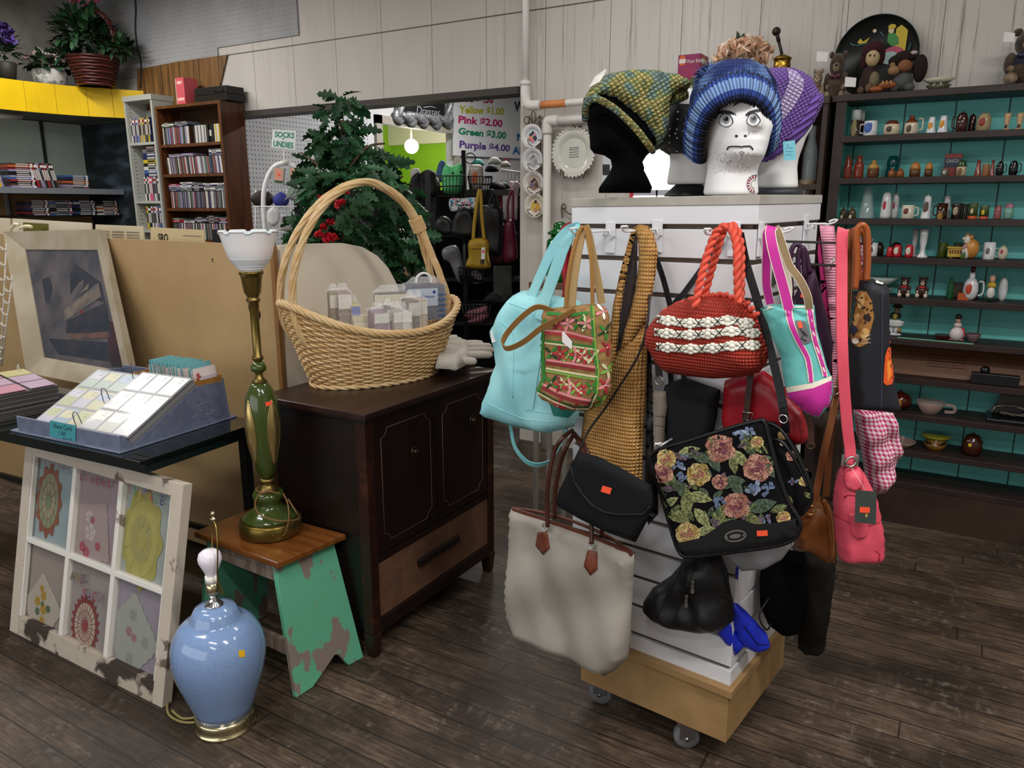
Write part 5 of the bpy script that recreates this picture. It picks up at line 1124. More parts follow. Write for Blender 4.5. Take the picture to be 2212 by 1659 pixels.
part('base',lat(FR_([(0,1168),(63,1168),(65,1164),(65,1141),(61,1137),(0,1136)])),BR,t)
part('green_foot',lat(FR_([(58,1137),(56,1132),(40,1122),(28,1112),(24,1104),(32,1096),(33,1088),(30,1081),(0,1080)])),GRL,t,'glossy green foot')
part('brass_neck',lat(FR_([(22,1083),(24,1076),(16,1068),(14,1060),(20,1056),(12,1052),(0,1052)])),BR,t)
part('green_body',lat(FR_([(10,1054),(19,1040),(28,1010),(34,975),(37,940),(36,910),(33,885),(28,868),(22,856),(15,848),(0,847)])),GRL,t,'glossy green vase body')
br_=FR_([(19,1040),(28,1010),(34,975),(37,940),(36,910),(33,885),(28,868)])
zs_=[z for r,z in br_][::-1];rs_=[r for r,z in br_][::-1]
for k in range(4):
 a0=R_(-92+90*k);mb=MB();z_t,z_b=max(zs_)-.02,min(zs_)+.03;n_=14;vs=[];RL=[];LL_=[]
 for i in range(n_+1):
  q=i/n_;z=z_t+(z_b-z_t)*q;r=float(np.interp(z,sorted(zs_),[x for _,x in sorted(zip(zs_,rs_))]));w_=.42*math.sin(math.pi*min(max(q,.0),1))**.8
  for j in range(9):a=a0+w_*(j/4-1);rr=r+.001+.007*(1-((j-4)/4)**2)*math.sin(math.pi*q)**.5;vs.append(V((gc.x+math.cos(a)*rr,gc.y+math.sin(a)*rr,z)))
  for sg,L in((-1,LL_),(1,RL)):a=a0+w_*sg*1.06;L.append(V((gc.x+math.cos(a)*(r+.001),gc.y+math.sin(a)*(r+.001),z)))
 mb.add(vs,[(i*9+j,i*9+j+1,(i+1)*9+j+1,(i+1)*9+j)for i in range(n_)for j in range(8)],True);mb.tube(LL_+RL[::-1],.0018,6,closed=True)
 part('brass_leaf_panel',mb,C('#c2aa70',.26,m=.9),t)
part('brass_collar',lat(FR_([(15,849),(17,847),(9,838),(7,826),(0,826)])),BR,t)
part('green_bead',lat(FR_([(8,828),(16,822),(17,815),(12,806),(7,803),(0,803)])),GRL,t)
part('stem',lat(FR_([(7,804),(12,798),(12,793),(9,790),(9,700),(11,690),(12,676),(15,674),(15,670),(12,667),(13,664),(18,655),(22,625),(24,617),(26,616),(26,610),(0,610)],cx-2)),BR,t)
sh=FR_([(22,611),(27,604),(39,590),(46,578),(52,558),(58,535),(61,527)],cx-4)
mb=MB();n_=48;vs=[]
up=[q for q in sh]
mb.lathe(up,(gc.x,gc.y,0),72,fl=.018);mb.lathe([(r-.004,z+.002)for r,z in up][::-1],(gc.x,gc.y,0),72)
mb.f=[f for f in mb.f if len(f)==4];mb.m=mb.m[:len(mb.f)];mb.s=mb.s[:len(mb.f)]
rt,zt=up[-1];L=[V((gc.x+math.cos(2*math.pi*i/96)*(rt-.002),gc.y+math.sin(2*math.pi*i/96)*(rt-.002),zt+.004*(1 if(i%12)>2 else-.4)))for i in range(96)];mb.tube(L,.0035,6,closed=True)
for i in range(5):q=.1+.07*i;r,z=up[1][0]+(up[3][0]-up[1][0])*(i/5),up[1][1]+(up[3][1]-up[1][1])*(i/5);mb.ring(V((gc.x,gc.y,z)),r+.0005,.0014,n=48,k=5)
part('glass_shade',mb,M('milk_glass','#eceff2',.25,sub=.3),t)
dq=lat(FR_([(37.5,935),(36,905),(33,885),(28.5,868)]));bb=dq.bvh();mb=MB();sticker(mb,bb,580,872,14,9,-15,0,.003);part('price_sticker',mb,STK,t)
mb=MB();L=[]
for i in range(60):
 a=i*.52;L.append(V((gc.x+math.cos(a)*(.034+.006*math.sin(i*.3)),gc.y+math.sin(a)*(.034+.006*math.sin(i*.3)),gc.z+.135+.018*math.sin(i*.21))))
mb.tube(L,.0026,6);f=lambda x,y,o_:Pl(gc-_h*o_,-_h).at(x,y)
mb.tube(cr([f(605,1066,.04),f(570,1062,.06),f(551,1085,.075),f(560,1110,.085),f(595,1124,.095),f(632,1124,.07),f(648,1118,.04),f(640,1106,.06),f(622,1078,.04)],6),.0026,6);mb.tube(cr([f(612,1066,.03),f(622,1090,.07),f(624,1120,.088),f(617,1150,.085),f(610,1158,.08)],5),.0026,6)
part('cord',mb,C('#7a5a34',.5),t)
mb=MB();c_=f(590,1156,.09);mb.ell(c_,.004,8);part('screw',mb,SIL,t)
bc=PZ(488,1562,.0);bp=Pl(bc,-_h);cx=488
FB_=lambda l,c_=cx:[(r,max(z,.001))for r,z in pprof(bp,c_,l)]
t=T('blue_ceramic_lamp','pale blue ceramic urn lamp with a bare bulb, standing on the floor','lamp',(bc.x,bc.y,0))
def latb(prof,n=44):return MB().lathe(prof,(bc.x,bc.y,0),n)
GOLD=C('#d9cda4',.2,m=1);CHR=C('#cfcfd2',.12,m=1)
part('brass_base',latb(FB_([(0,1582),(60,1578),(64,1568),(62,1558),(58,1555),(60,1548),(62,1540),(58,1534),(0,1533)])),GOLD,t)
BLC=M('speckled_blue_glaze','#7894c0',.14,c2='#839dc6',ns=260,nd=1,coat=.5)
ub=latb(FB_([(0,1542),(56,1540),(64,1515),(78,1480),(91,1445),(97,1415),(97,1392),(92,1372),(80,1352),(66,1340),(55,1337),(52,1332),(48,1322),(42,1312),(24,1306),(0,1305)],482));part('urn',ub,BLC,t)
part('socket_cup',latb(FB_([(22,1308),(18,1303),(12,1298),(8,1290),(7,1280),(0,1280)],479)),CHR,t)
part('socket',latb(FB_([(11,1282),(13,1276),(13,1256),(0,1256)],477)),GOLD,t);part('socket_sleeve',latb(FB_([(13.5,1257),(13.5,1243),(0,1243)],476)),C('#efece2',.5),t)
part('bulb',latb(FB_([(10,1246),(11,1240),(17,1228),(24,1213),(25,1205),(22,1195),(14,1189),(0,1187)],473)),M('bulb_glass','#ece8f2',.2,sub=.3),t)
mb=MB();g=lambda x,y,o_=0:Pl(bc-_h*o_,-_h).at(x,y)
mb.tube(cr([g(478,1285,.02),g(470,1250,.03),g(470,1190,.03),g(468,1145,.015),g(461,1122)],6),.0022,7);mb.tube(cr([g(484,1285,-.02),g(466,1240,-.03),g(459,1190,-.03),g(459,1150,-.015),g(460,1122)],6),.0022,7);part('harp',mb,C('#9f8f52',.3,m=1),t)
mb=MB();q=g(461,1122);mb.lathe([(0,0),(.009,0),(.009,.004),(.004,.006),(.004,.012),(.007,.014),(.006,.022),(0,.023)],q,14);part('finial',mb,GOLD,t)
mb=MB();mb.tube([g(462,1276),g(446,1279)],.003,6);part('switch',mb,BLK,t)
mb=MB();sticker(mb,ub.bvh(),522,1412,13,15,-4,0,.001);part('price_sticker',mb,C('#e8b414',.5),t)
z_=.005;mb=MB();mb.tube(cr([PZ(430,1560,z_),PZ(395,1560,z_),PZ(366,1545,z_),PZ(362,1522,z_),PZ(372,1508,z_)],6),.004,7);mb.tube(cr([PZ(430,1548,.012),PZ(395,1552,.012),PZ(372,1535,.012)],6),.004,7);part('cord',mb,C('#8f8450',.4),t)
# ================= old window sash with doilies
b0,b1=PZ(20,1362,0),PZ(350,1530,0);du=(b1-b0);SW=du.length;du.normalize();nb=V((-du.y,du.x,0))
tr=nb*.152+V((0,0,.678));SH=tr.length;dv=tr.normalized();dn=du.cross(dv).normalized()
if dn.y>0:dn=-dn
SP=Pl(b0,dn)
def Sp(u,v,o_=0):return b0+du*u*SW+dv*v*SH+dn*o_
def sbar(u0,u1,v0,v1,o0=-.0,o1=.03):return MB().hexa([Sp(u0,v0,-o1),Sp(u1,v0,-o1),Sp(u1,v1,-o1),Sp(u0,v1,-o1)],[Sp(u0,v0,-o0),Sp(u1,v0,-o0),Sp(u1,v1,-o0),Sp(u0,v1,-o0)])
PAINT=M('chipped_cream_paint','#c3b8a8',.6,c2='#6d5f52',ns=11,nd=6,amt=(.64,.68),bump=.12,bs=50);PAINTW=M('chipped_white_paint','#e0ddd6',.55,c2='#8c8176',ns=13,nd=6,amt=(.66,.7))
t=T('window_sash','old six-pane window sash leaning on the table, doilies behind its glass','window sash',Sp(.5,0))
fw,fh=.05/SW,.045/SH
part('stile',sbar(0,fw,0,1,0,.034),PAINT,t,bev=.002);part('stile',sbar(1-fw,1,0,1,0,.034),PAINT,t,bev=.002)
part('rail',sbar(fw,1-fw,0,.068/SH,0,.034),M('rotten_bottom_rail','#b5aa9a',.7,c2='#3d332c',ns=9,nd=6,amt=(.5,.56),bump=.3,bs=40),t,bev=.002);part('rail',sbar(fw,1-fw,1-fh,1,0,.034),PAINT,t,bev=.002)
us=[fw,fw+(1-2*fw)/3,fw+(1-2*fw)*2/3,1-fw];vs_=[.068/SH,.5,1-fh]
for u in us[1:3]:part('muntin',sbar(u-.012,u+.012,vs_[0],vs_[2],.002,.03),PAINTW,t,bev=.002)
part('muntin',sbar(fw,1-fw,.487,.513,.003,.028),PAINTW,t,bev=.002)
for i in range(3):
 for j in range(2):
  mb=MB();u0,u1=us[i],us[i+1];v0,v1=vs_[j],vs_[j+1]
  for a in(sbar(u0,u0+.009,v0,v1,.004,.02),sbar(u1-.009,u1,v0,v1,.004,.02)):part('glazing_bead',a,PAINTW,t)
  part('pane',sbar(u0,u1,v0,v1,.018,.020),M('sash_glass','#6a625e',.05,al=.16,sp=.8),t)
BK=[[C('#b0a49d',.9),C('#aea5a2',.9),C('#aaa4b2',.9)],[C('#a8bdc2',.9),C('#b3a1a9',.9),C('#b6c1bd',.9)]]
for i in range(3):
 for j in range(2):part('backing_cloth',sbar(us[i],us[i+1],vs_[j],vs_[j+1],.026,.029),BK[j][i],t)
def doily(fr,cols,n=18,lace=True):
 """fr(x,y) in -1..1 -> point; scalloped lace round"""
 mb=MB();N_=8
 for k,(r0,r1)in enumerate(((.0,.22),(.22,.5),(.5,.78),(.78,1))):
  mb.c(min(k,len(cols)-1));vs=[]
  m_=n*6
  for i in range(m_):
   a=2*math.pi*i/m_;w_=1+.09*math.cos(a*n)*(r1==1)
   vs+=[fr(math.cos(a)*r0,math.sin(a)*r0),fr(math.cos(a)*r1*w_,math.sin(a)*r1*w_)]
  mb.add(vs,[(2*i,2*i+1,(2*i+3)%(2*m_),(2*i+2)%(2*m_))for i in range(m_)if r0>0 or True],False)
 mb.c(len(cols)-1)
 for q in range(n):a=2*math.pi*q/n;mb.tube([fr(math.cos(a)*.25,math.sin(a)*.25),fr(math.cos(a)*.9,math.sin(a)*.9)],.0012,5)
 for r in(.25,.52,.8):mb.tube([fr(math.cos(2*math.pi*i/60)*r,math.sin(2*math.pi*i/60)*r)for i in range(60)],.0012,5,closed=True)
 return mb
def dpl(px,py,rx,ry):
 c=SP.at(px,py,-.024);return lambda x,y:c+du*(x*rx)+dv*(y*ry)
part('doily',doily(dpl(105,1082,.075,.125),['#8fa37a','#b3b694','#9aa985','#a5694a']and[C('#7f9570',.9),C('#b0b594',.9),C('#98a583',.9),C('#9c5a3e',.9)],12),[C('#7f9570',.9),C('#b0b594',.9),C('#98a583',.9),C('#9c5a3e',.9)],t,'green and rust scalloped doily')
part('doily',doily(dpl(305,1165,.10,.155),'abcd',9),[C('#bdb65f',.9),C('#b4b06a',.9),C('#c6bf66',.9),C('#bab45c',.9)],t,'large pale yellow doily')
part('doily',doily(dpl(183,1352,.075,.10),'abcd',22),[C('#a03c3c',.9),C('#d2c6b2',.9),C('#cdbfa9',.9),C('#8e2f35',.9)],t,'cream doily with a dark red edge')
def cloth(px,py,r,cols,lab,flowers,rot=45):
 f=dpl(px,py,r,r);c_,s_=math.cos(R_(rot)),math.sin(R_(rot));g=lambda x,y,o_=0:f(x*c_-y*s_,x*s_+y*c_)+dn*o_
 mb=MB();N_=12;E=[]
 for k in range(4):
  for i in range(N_):q=-1+2*i/N_;E.append(((q,-1),(1,q),(-q,1),(-1,-q))[k])
 E=[(x*(1+.05*(i%2)),y*(1+.05*(i%2)))for i,(x,y)in enumerate(E)]
 mb.prism([g(x,y)for x,y in E],dn*.001);mb.c(1)
 for(x,y,r_,ci)in flowers:
  mb.c(ci)
  for a in range(5):mb.prism([g(x+math.cos(a*1.257)*r_*.6+math.cos(b)*r_*.5,y+math.sin(a*1.257)*r_*.6+math.sin(b)*r_*.5,.0012)for b in(0,1.05,2.1,3.15,4.2,5.25)],dn*.0006)
 part('embroidered_cloth',mb,[C(c,.9)for c in cols],t,lab)
cloth(92,1312,.085,['#cfc6b4','#c9a02a','#4d7a52'],'small cloth embroidered with yellow flowers',[(-.4,-.4,.2,1),(0,-.1,.22,1),(.4,.3,.2,1),(-.1,.4,.2,1),(.3,-.3,.16,2),(-.4,.1,.16,2),(.1,.1,.12,2),(.5,.6,.15,1),(-.6,-.7,.15,1)],50)
cloth(196,1150,.095,['#b9a7a6','#d8c9c8','#c05a6e','#c98a92'],'pale cloth embroidered with a lady and pink flowers',[(0,.55,.22,1),(.15,.45,.14,2),(-.5,-.5,.2,2),(-.3,-.7,.2,2),(.4,-.5,.16,2),(0,0,.3,1)],12)
cloth(284,1375,.10,['#b6bcb4','#a9b2a8','#b78a90'],'pale lace handkerchief with a pink bow',[(0,.2,.16,2),(.1,-.1,.14,2),(-.5,-.5,.2,1),(.5,.5,.2,1),(.5,-.5,.2,1)],45)
def sash_letters(word,tl,tr_,br_,bl,cols):
 mb=MB();n_=len(word);q=[SP.at(*p_,-.012)for p_ in(tl,tr_,br_,bl)]
 for k,ch in enumerate(word):
  if ch==' ':continue
  mb.c(k%len(cols));x0,x1=k/n_+.04,(k+1)/n_-.04
  if ch=='I':x0,x1=x0+.3/n_,x1-.3/n_
  txt(mb,ch,lambda x,y:(q[3]*(1-(x0+(x1-x0)*x))+q[2]*(x0+(x1-x0)*x))*(1-y)+(q[0]*(1-(x0+(x1-x0)*x))+q[1]*(x0+(x1-x0)*x))*y,.02)
 part('lettering',mb,[C(c,.8)for c in cols],t)
sash_letters('DOILIES',(76,982),(145,999),(143,1016),(74,997),['#8d5a5a','#8f6a5a']);sash_letters('LINENS',(171,1021),(243,1042),(240,1056),(170,1036),['#7d3b4a','#8a4352'])
sash_letters('VINTAGE',(275,1045),(357,1072),(354,1094),(274,1066),['#9c4a66','#3f7a5a','#b08a3a','#57518a','#a24a4a','#4a7a52','#3c4468']);sash_letters('AND',(152,1231),(187,1243),(183,1264),(150,1251),['#55564a','#7a6a4a','#6a4a5a']);sash_letters('SUCH',(178,1270),(222,1283),(219,1305),(176,1291),['#8a3a4a','#7a6a7a'])
# ================= glass table, card rack
TZ=.752;th=R_(4);ux=V((math.cos(th),math.sin(th),0));uy=V((-math.sin(th),math.cos(th),0));K0=PZ(302,998,TZ)
def Tb(x,y,z):return V((K0.x,K0.y,0))-ux*x+uy*y+V((0,0,z))
TM=Matrix((-ux,uy,V((0,0,1)))).transposed().to_4x4();TM.translation=(K0.x,K0.y,0)
t=T('glass_table','dark glass-topped table with a black metal frame','table',Tb(.9,.25,0))
part('glass_top',MB().box(0,1.9,0,.50,TZ-.012,TZ,TM),M('dark_glass','#0c1413',.06,sp=.7,coat=.3),t,bev=.001)
mb=MB();mb.box(.02,1.88,.03,.055,TZ-.05,TZ-.0125,TM);mb.box(.02,1.88,.455,.48,TZ-.05,TZ-.0125,TM);mb.box(.02,.045,.055,.455,TZ-.05,TZ-.0125,TM);mb.box(1.855,1.88,.055,.455,TZ-.05,TZ-.0125,TM);part('frame',mb,M('teal_black_metal','#10201f',.4),t)
for x,y in((.05,.455),(.34,.2),(1.84,.455),(1.84,.2)):part('leg',MB().box(x,x+.03,y,y+.03,0,TZ-.05,TM),C('#141616',.4),t)
part('cross_bar',MB().box(.08,1.84,.462,.478,.28,.30,TM),C('#1a1d1c',.4),t)
fl_,fc,rb=PZ(38,930,TZ),PZ(265,977,TZ),PZ(497,914,TZ)
rx=(fl_-fc).normalized();RW=(fl_-fc).length;ry=V((rx.y,-rx.x,0));ry=ry if ry.y>0 else-ry
PS=Pl(fc,V((ry.y,-ry.x,0)));PS.n=-rx
RK=M('blue_grey_plastic','#6c7389',.45,c2='#626a80',ns=40);sideP=[PS.at(*q)for q in((266,976),(265,941),(290,962),(427,834),(484,823),(499,913))]
for p_ in sideP:p_.z=max(p_.z,TZ+.001)
sideP[0].z=TZ+.001;sideP[-1].z=TZ+.001
t=T('card_display_rack','blue grey plastic card display rack on the glass table','display rack',fc+rx*RW*.5+ry*.2)
mb=MB();mb.prism(sideP,rx*.006);part('side_panel',mb,RK,t);mb=MB();mb.prism([p_+rx*(RW-.006)for p_ in sideP],rx*.006);part('side_panel',mb,RK,t)
o0,hF,dB=sideP[0],sideP[1].z,(sideP[5]-sideP[0]).dot(ry)
RM=Matrix((rx,ry,V((0,0,1)))).transposed().to_4x4();RM.translation=V((o0.x,o0.y,0))
def Rk(x,y,z):return RM@V((x,y,z))
part('front_wall',MB().box(.006,RW-.006,-.004,.004,TZ+.001,hF,RM),RK,t,bev=.002);part('base_flange',MB().box(-.012,RW+.012,-.02,dB+.02,TZ+.0005,TZ+.006,RM),RK,t,bev=.002)
yz=lambda p_:((p_-o0).dot(ry),p_.z)
y2,z2=yz(sideP[2]);y3,z3=yz(sideP[3]);y4,z4=yz(sideP[4])
part('sloping_bed',MB().hexa([Rk(.006,y2-.01,z2-.008),Rk(RW-.006,y2-.01,z2-.008),Rk(RW-.006,y3,z3-.008),Rk(.006,y3,z3-.008)],[Rk(.006,y2-.01,z2-.003),Rk(RW-.006,y2-.01,z2-.003),Rk(RW-.006,y3,z3-.003),Rk(.006,y3,z3-.003)]),C('#2d3344',.5),t)
part('back_wall',MB().box(.006,RW-.006,y4-.004,y4+.004,TZ+.001,z4+.01,RM),RK,t)
mb=MB()
for l in([(425,880),(440,870),(455,873),(462,884),(455,894),(440,896),(432,888)],[(415,905),(428,896),(440,904),(452,893),(466,900),(478,892)],[(430,890),(447,884),(452,890)]):mb.tube(cr([PS.at(*q,.0005)for q in l],4),.0012,5)
part('raised_emblem',mb,C('#7b8399',.4),t)
pf=Pl(o0,-ry);mb=MB();q4=((108,908),(164,919),(163,958),(107,944));mb.prism([pf.at(*q,.006)for q in q4],-ry*.0008);mb.c(1)
txt(mb,'Name Cards',quad(pf,(116,914),(156,922),(155,932),(115,924),.0072));txt(mb,'1.00',quad(pf,(127,930),(142,933),(141,942),(126,939),.0072));txt(mb,'each',quad(pf,(136,942),(156,947),(155,954),(135,949),.0072));part('price_label',mb,[C('#3f97a0',.6),C('#1d2a33',.6)],t,'teal handwritten label')
sl=(Rk(0,y3,z3)-Rk(0,y2,z2)).normalized();sn=rx.cross(sl).normalized();sn=sn if sn.z>0 else-sn
def bed(x,s,o_=0):return Rk(x,y2,z2)+sl*s+sn*o_
SLN=(Rk(0,y3,z3)-Rk(0,y2,z2)).length
def card_stack(x0,x1,s0,s1,hgt,label,pal,seed,white):
 t=T('card_page_stack',label,'card pages',bed((x0+x1)/2,s0),group='card pages in the display rack');rn=random.Random(seed)
 B=lambda x,s,o_:bed(x,s,o_)
 n_=9;mb=MB()
 for k in range(n_):
  a,b=hgt*k/n_,hgt*(k+.8)/n_;j=rn.uniform(-.003,.003);mb.c(k%2)
  mb.hexa([B(x0+j,s0,a),B(x1+j,s0,a),B(x1+j,s1,a),B(x0+j,s1,a)],[B(x0+j,s0,b),B(x1+j,s0,b),B(x1+j,s1,b),B(x0+j,s1,b)])
 part('page_sheets',mb,[C('#6c6c70',.5),C('#99989a',.5)],t)
 for i in range(3):
  for j in range(3):
   cx0=x0+(x1-x0)*(i+.06)/3.0;cx1=x0+(x1-x0)*(i+.94)/3.0;c0=s0+(s1-s0)*(j+.06)/3;c1=s0+(s1-s0)*(j+.94)/3
   mb=MB();mb.hexa([B(cx0,c0,hgt),B(cx1,c0,hgt),B(cx1,c1,hgt),B(cx0,c1,hgt)],[B(cx0,c0,hgt+.003),B(cx1,c0,hgt+.003),B(cx1,c1,hgt+.003),B(cx0,c1,hgt+.003)])
   a,b=rn.sample(pal,2);mb.c(1);mb.hexa([B(cx0+.004,c0+(c1-c0)*.5,hgt+.003),B(cx1-.004,c0+(c1-c0)*.5,hgt+.003),B(cx1-.004,c1-.008,hgt+.003),B(cx0+.004,c1-.008,hgt+.003)],[B(cx0+.004,c0+(c1-c0)*.5,hgt+.0034),B(cx1-.004,c0+(c1-c0)*.5,hgt+.0034),B(cx1-.004,c1-.008,hgt+.0034),B(cx0+.004,c1-.008,hgt+.0034)])
   mb.c(2);s_=c0+(c1-c0)*.72
   for q in(0,.012):mb.tube([B(cx0+.012,s_+q,hgt+.004),B(cx0+.03,s_+q,hgt+.004)],.0006,4)
   part('name_card',mb,[C(a,.3),C(b,.3),C('#77777a',.5)],t)
 mb=MB();mb.hexa([B(x0,s0,hgt+.003),B(x1,s0,hgt+.003),B(x1,s1,hgt+.003),B(x0,s1,hgt+.003)],[B(x0,s0,hgt+.0045),B(x1,s0,hgt+.0045),B(x1,s1,hgt+.0045),B(x0,s1,hgt+.0045)]);part('clear_pocket_sheet',mb,M('pocket_plastic','#ffffff',.12,al=.22,sp=1),t)
 return t
card_stack(.008,RW*.47,.0,SLN*1.0,.03,'thick stack of white name-card pages on the right half of the rack',['#eceef0','#f4f4f4','#e2e8e4','#f0efe8'],1,True)
card_stack(RW*.52,RW-.03,-.005,SLN*1.0,.012,'thin stack of pastel name-card pages on the left half of the rack',['#b9c08a','#a8b4cc','#c9c6d6','#b4c4b8','#cfc9a0','#9fb3c9'],2,False)
t=T('ring_binder_loops','three wire binder loops holding the card pages in the rack','binder rings',bed(RW*.5,SLN*.5))
for s in(.02,SLN*.48,SLN*.94):
 mb=MB();mb.tube(cr([bed(RW*.475,s,.028),bed(RW*.485,s+.01,.06),bed(RW*.50,s+.012,.072),bed(RW*.525,s+.005,.06),bed(RW*.545,s-.004,.012)],6),.0016,6);part('loop',mb,C('#7d7d82',.3,m=.9),t)
t=T('card_tray','small brown card tray at the back of the rack','tray',Rk(.1,y3+.04,z3))
mb=MB();xa,xb=.004,RW*.62
mb.box(xa,xb,y3+.002,y3+.006,z3-.02,z3+.015,RM);mb.box(xa,xb,y4-.012,y4-.006,z3-.02,z3+.02,RM);mb.box(xa,xa+.004,y3+.006,y4-.012,z3-.02,z3+.015,RM);mb.box(xb-.004,xb,y3+.006,y4-.012,z3-.02,z3+.015,RM);mb.box(xa+.004,xb-.004,y3+.006,y4-.012,z3-.02,z3-.017,RM);part('box',mb,C('#9a6a30',.6),t)
rn=random.Random(11);TEALC=C('#6fb0b4',.6);x=.014;k=0;nt_=34;yA,yB=y3+.008,y4-.014
while k<nt_:
 teal=k in(3,9,13,15,18,21,24,26,29,31,32);h_=.085 if teal else rn.uniform(.062,.072);ti=rn.uniform(.004,.012)
 mb=MB();c_=[TEALC,C('#cfc0c4',.6),C('#b9a7a2',.6),C('#d9d4c6',.6)][0 if teal else rn.choice([1,2,1,3])]
 mb.hexa([Rk(x,yA,z3-.016),Rk(x+.0022,yA,z3-.016),Rk(x+.0022,yB,z3-.016),Rk(x,yB,z3-.016)],[Rk(x+ti,yA,z3-.016+h_),Rk(x+ti+.0022,yA,z3-.016+h_),Rk(x+ti+.0022,yB,z3-.016+h_),Rk(x+ti,yB,z3-.016+h_)])
 if teal:
  if k in(3,18,26):mb.c(1);zt=z3-.016+h_;mb.tube([Rk(x+ti-.0005,yA+.03+q*.008,zt-.012-(q%2)*.006)for q in range(4)],.0006,4)
  obj('divider_card',mb,[c_,BLK],'turquoise divider card in the card tray','card','turquoise divider cards in the tray')
 elif k==0:
  mb.c(1);mb.hexa([Rk(x-.002,yA+.012,z3-.01),Rk(x-.001,yA+.012,z3-.01),Rk(x-.001,yB-.004,z3-.01),Rk(x-.002,yB-.004,z3-.01)],[Rk(x-.002,yA+.012,z3+.026),Rk(x-.001,yA+.012,z3+.026),Rk(x-.001,yB-.004,z3+.026),Rk(x-.002,yB-.004,z3+.026)]);mb.c(2)
  for q in range(9):mb.ell(Rk(x-.0005,yA+rn.uniform(.003,.02),z3+rn.uniform(-.005,.045)),(.003,.004,.004),5)
  mb.c(3);txt(mb,'Alan',lambda a,b:Rk(x-.0026,yB-.03+(a*.022-.022)*-1-.022,z3+.008+b*.009))if 0 else None
  obj('name_card',mb,[C('#e3d6d4',.6),C('#c9c2d2',.6),C('#b04a44',.6),BLK],'front floral name card facing out of the tray, Alan','card')
 else:obj('name_card',mb,c_,'pinkish name card standing in the card tray','card','pinkish name cards in the tray')
 x+=.0068 if not teal else .007;k+=1
t=T('card_page_stack','taller stack of pink and green card pages at the left end of the table','card pages',PZ(60,880,TZ))
KP_=[PZ(132,884,TZ),PZ(-60,925,TZ),PZ(-140,880,TZ),PZ(60,846,TZ)]
mb=MB()
for k in range(11):
 a,b=.001+.0085*k,.001+.0085*k+.0068;j=V((rn.uniform(-.004,.004),rn.uniform(-.004,.004),0));mb.c(k%2);mb.hexa([p_+j+V((0,0,a))for p_ in KP_],[p_+j+V((0,0,b))for p_ in KP_])
part('page_sheets',mb,[C('#4d4a48',.5),C('#6a6764',.5)],t)
for i in range(3):
 for j in range(3):
  f=lambda u,v,o_:(KP_[0]*(1-u)+KP_[1]*u)*(1-v)+(KP_[3]*(1-u)+KP_[2]*u)*v+V((0,0,.096+o_))
  u0,u1,v0,v1=(i+.06)/3,(i+.94)/3,(j+.06)/3,(j+.94)/3
  mb=MB();mb.hexa([f(u0,v0,0),f(u1,v0,0),f(u1,v1,0),f(u0,v1,0)],[f(u0,v0,.003),f(u1,v0,.003),f(u1,v1,.003),f(u0,v1,.003)]);part('name_card',mb,C(rn.choice(['#c58aa0','#7fb3a8','#c9c2b4','#b9a0b9','#c4bd8a']),.3),t)
part('ring',MB().ring(PZ(40,800,TZ+.1),.022,.002,V((.3,1,0))),C('#d9d9d6',.3,m=.7),t)
# ================= record bin behind, records, painting, hook strips
BY=2.0;TAN=M('tan_hardboard','#b5976b',.6,c2='#ab8d62',ns=3,bump=.03,bs=200)
t=T('record_bin','tall tan plywood record bin with a cream rounded end panel','bin',(-3.0,2.3,0))
FP=Pl((-2.22,BY,0),(0,-1,0));tl,tr_=FP.at(-40,508),FP.at(589,530)
part('front_panel',MB().hexa([V((tl.x-1.2,BY,.02)),V((tr_.x,BY,.02)),V((tr_.x,BY+.018,.02)),V((tl.x-1.2,BY+.018,.02))],[V((tl.x-1.2,BY,1.372)),V((tr_.x,BY,tr_.z)),V((tr_.x,BY+.018,tr_.z)),V((tl.x-1.2,BY+.018,1.372))]),TAN,t)
ex=tr_.x+.002;EP=Pl((ex,BY,0),(1,0,0));L=[EP.at(*q)for q in((597,530),(620,528),(680,526),(735,525),(775,533),(808,552),(832,578),(850,612),(862,650))]
z_=L[-1];pts=[V((ex,BY,.02))]+L+[V((ex,z_.y+.03,.9)),V((ex,z_.y+.05,.02))]
mb=MB();mb.prism(pts,V((.018,0,0)));part('end_panel',mb,M('cream_laminate','#e2d8c6',.45),t,'cream laminate end panel with a rounded corner')
mb=MB();mb.box(ex-.0,ex+.0195,BY-.019,BY-.0005,.02,tr_.z);part('edge_strip',mb,C('#8a6236',.6),t);part('back_panel',MB().box(tl.x-1.2,ex-.002,z_.y,z_.y+.018,.02,1.1),TAN,t);part('bottom',MB().box(tl.x-1.2,ex-.002,BY+.018,z_.y,1.0,1.018),TAN,t);
c_=FP.at(553,678);mb=MB();mb.cyl(c_+V((0,-.0015,0)),c_+V((0,-.0005,0)),.026,20);part('cable_hole',mb,C('#0f0b08',.9),t)
c_=FP.at(459,560);mb=MB();mb.ell(c_,.004,6);mb.tube([c_,c_+V((.006,-.004,-.012))],.001,4);part('nail',mb,C('#2a1d12',.6),t)
def record(label,q,dist,cols,art=None):
 pl=Pl((0,dist,0),(.05,-1,0));P=[pl.at(*p_)for p_ in q];mb=MB();mb.prism(P,pl.n*-.006);fr=lambda x,y:(P[3]*(1-x)+P[2]*x)*(1-y)+(P[0]*(1-x)+P[1]*x)*y+pl.n*.0008
 if art:art(mb,fr)
 return obj('record_sleeve',mb,[C(c,.5)for c in cols],label,'record')
def bx(mb,fr,x0,x1,y0,y1,ci):mb.c(ci);mb.add([fr(x0,y0),fr(x1,y0),fr(x1,y1),fr(x0,y1)],[(0,1,2,3)])
def lines(mb,fr,x0,x1,ys,ci,t_=.02):
 for y in ys:bx(mb,fr,x0,x1,y,y+t_,ci)
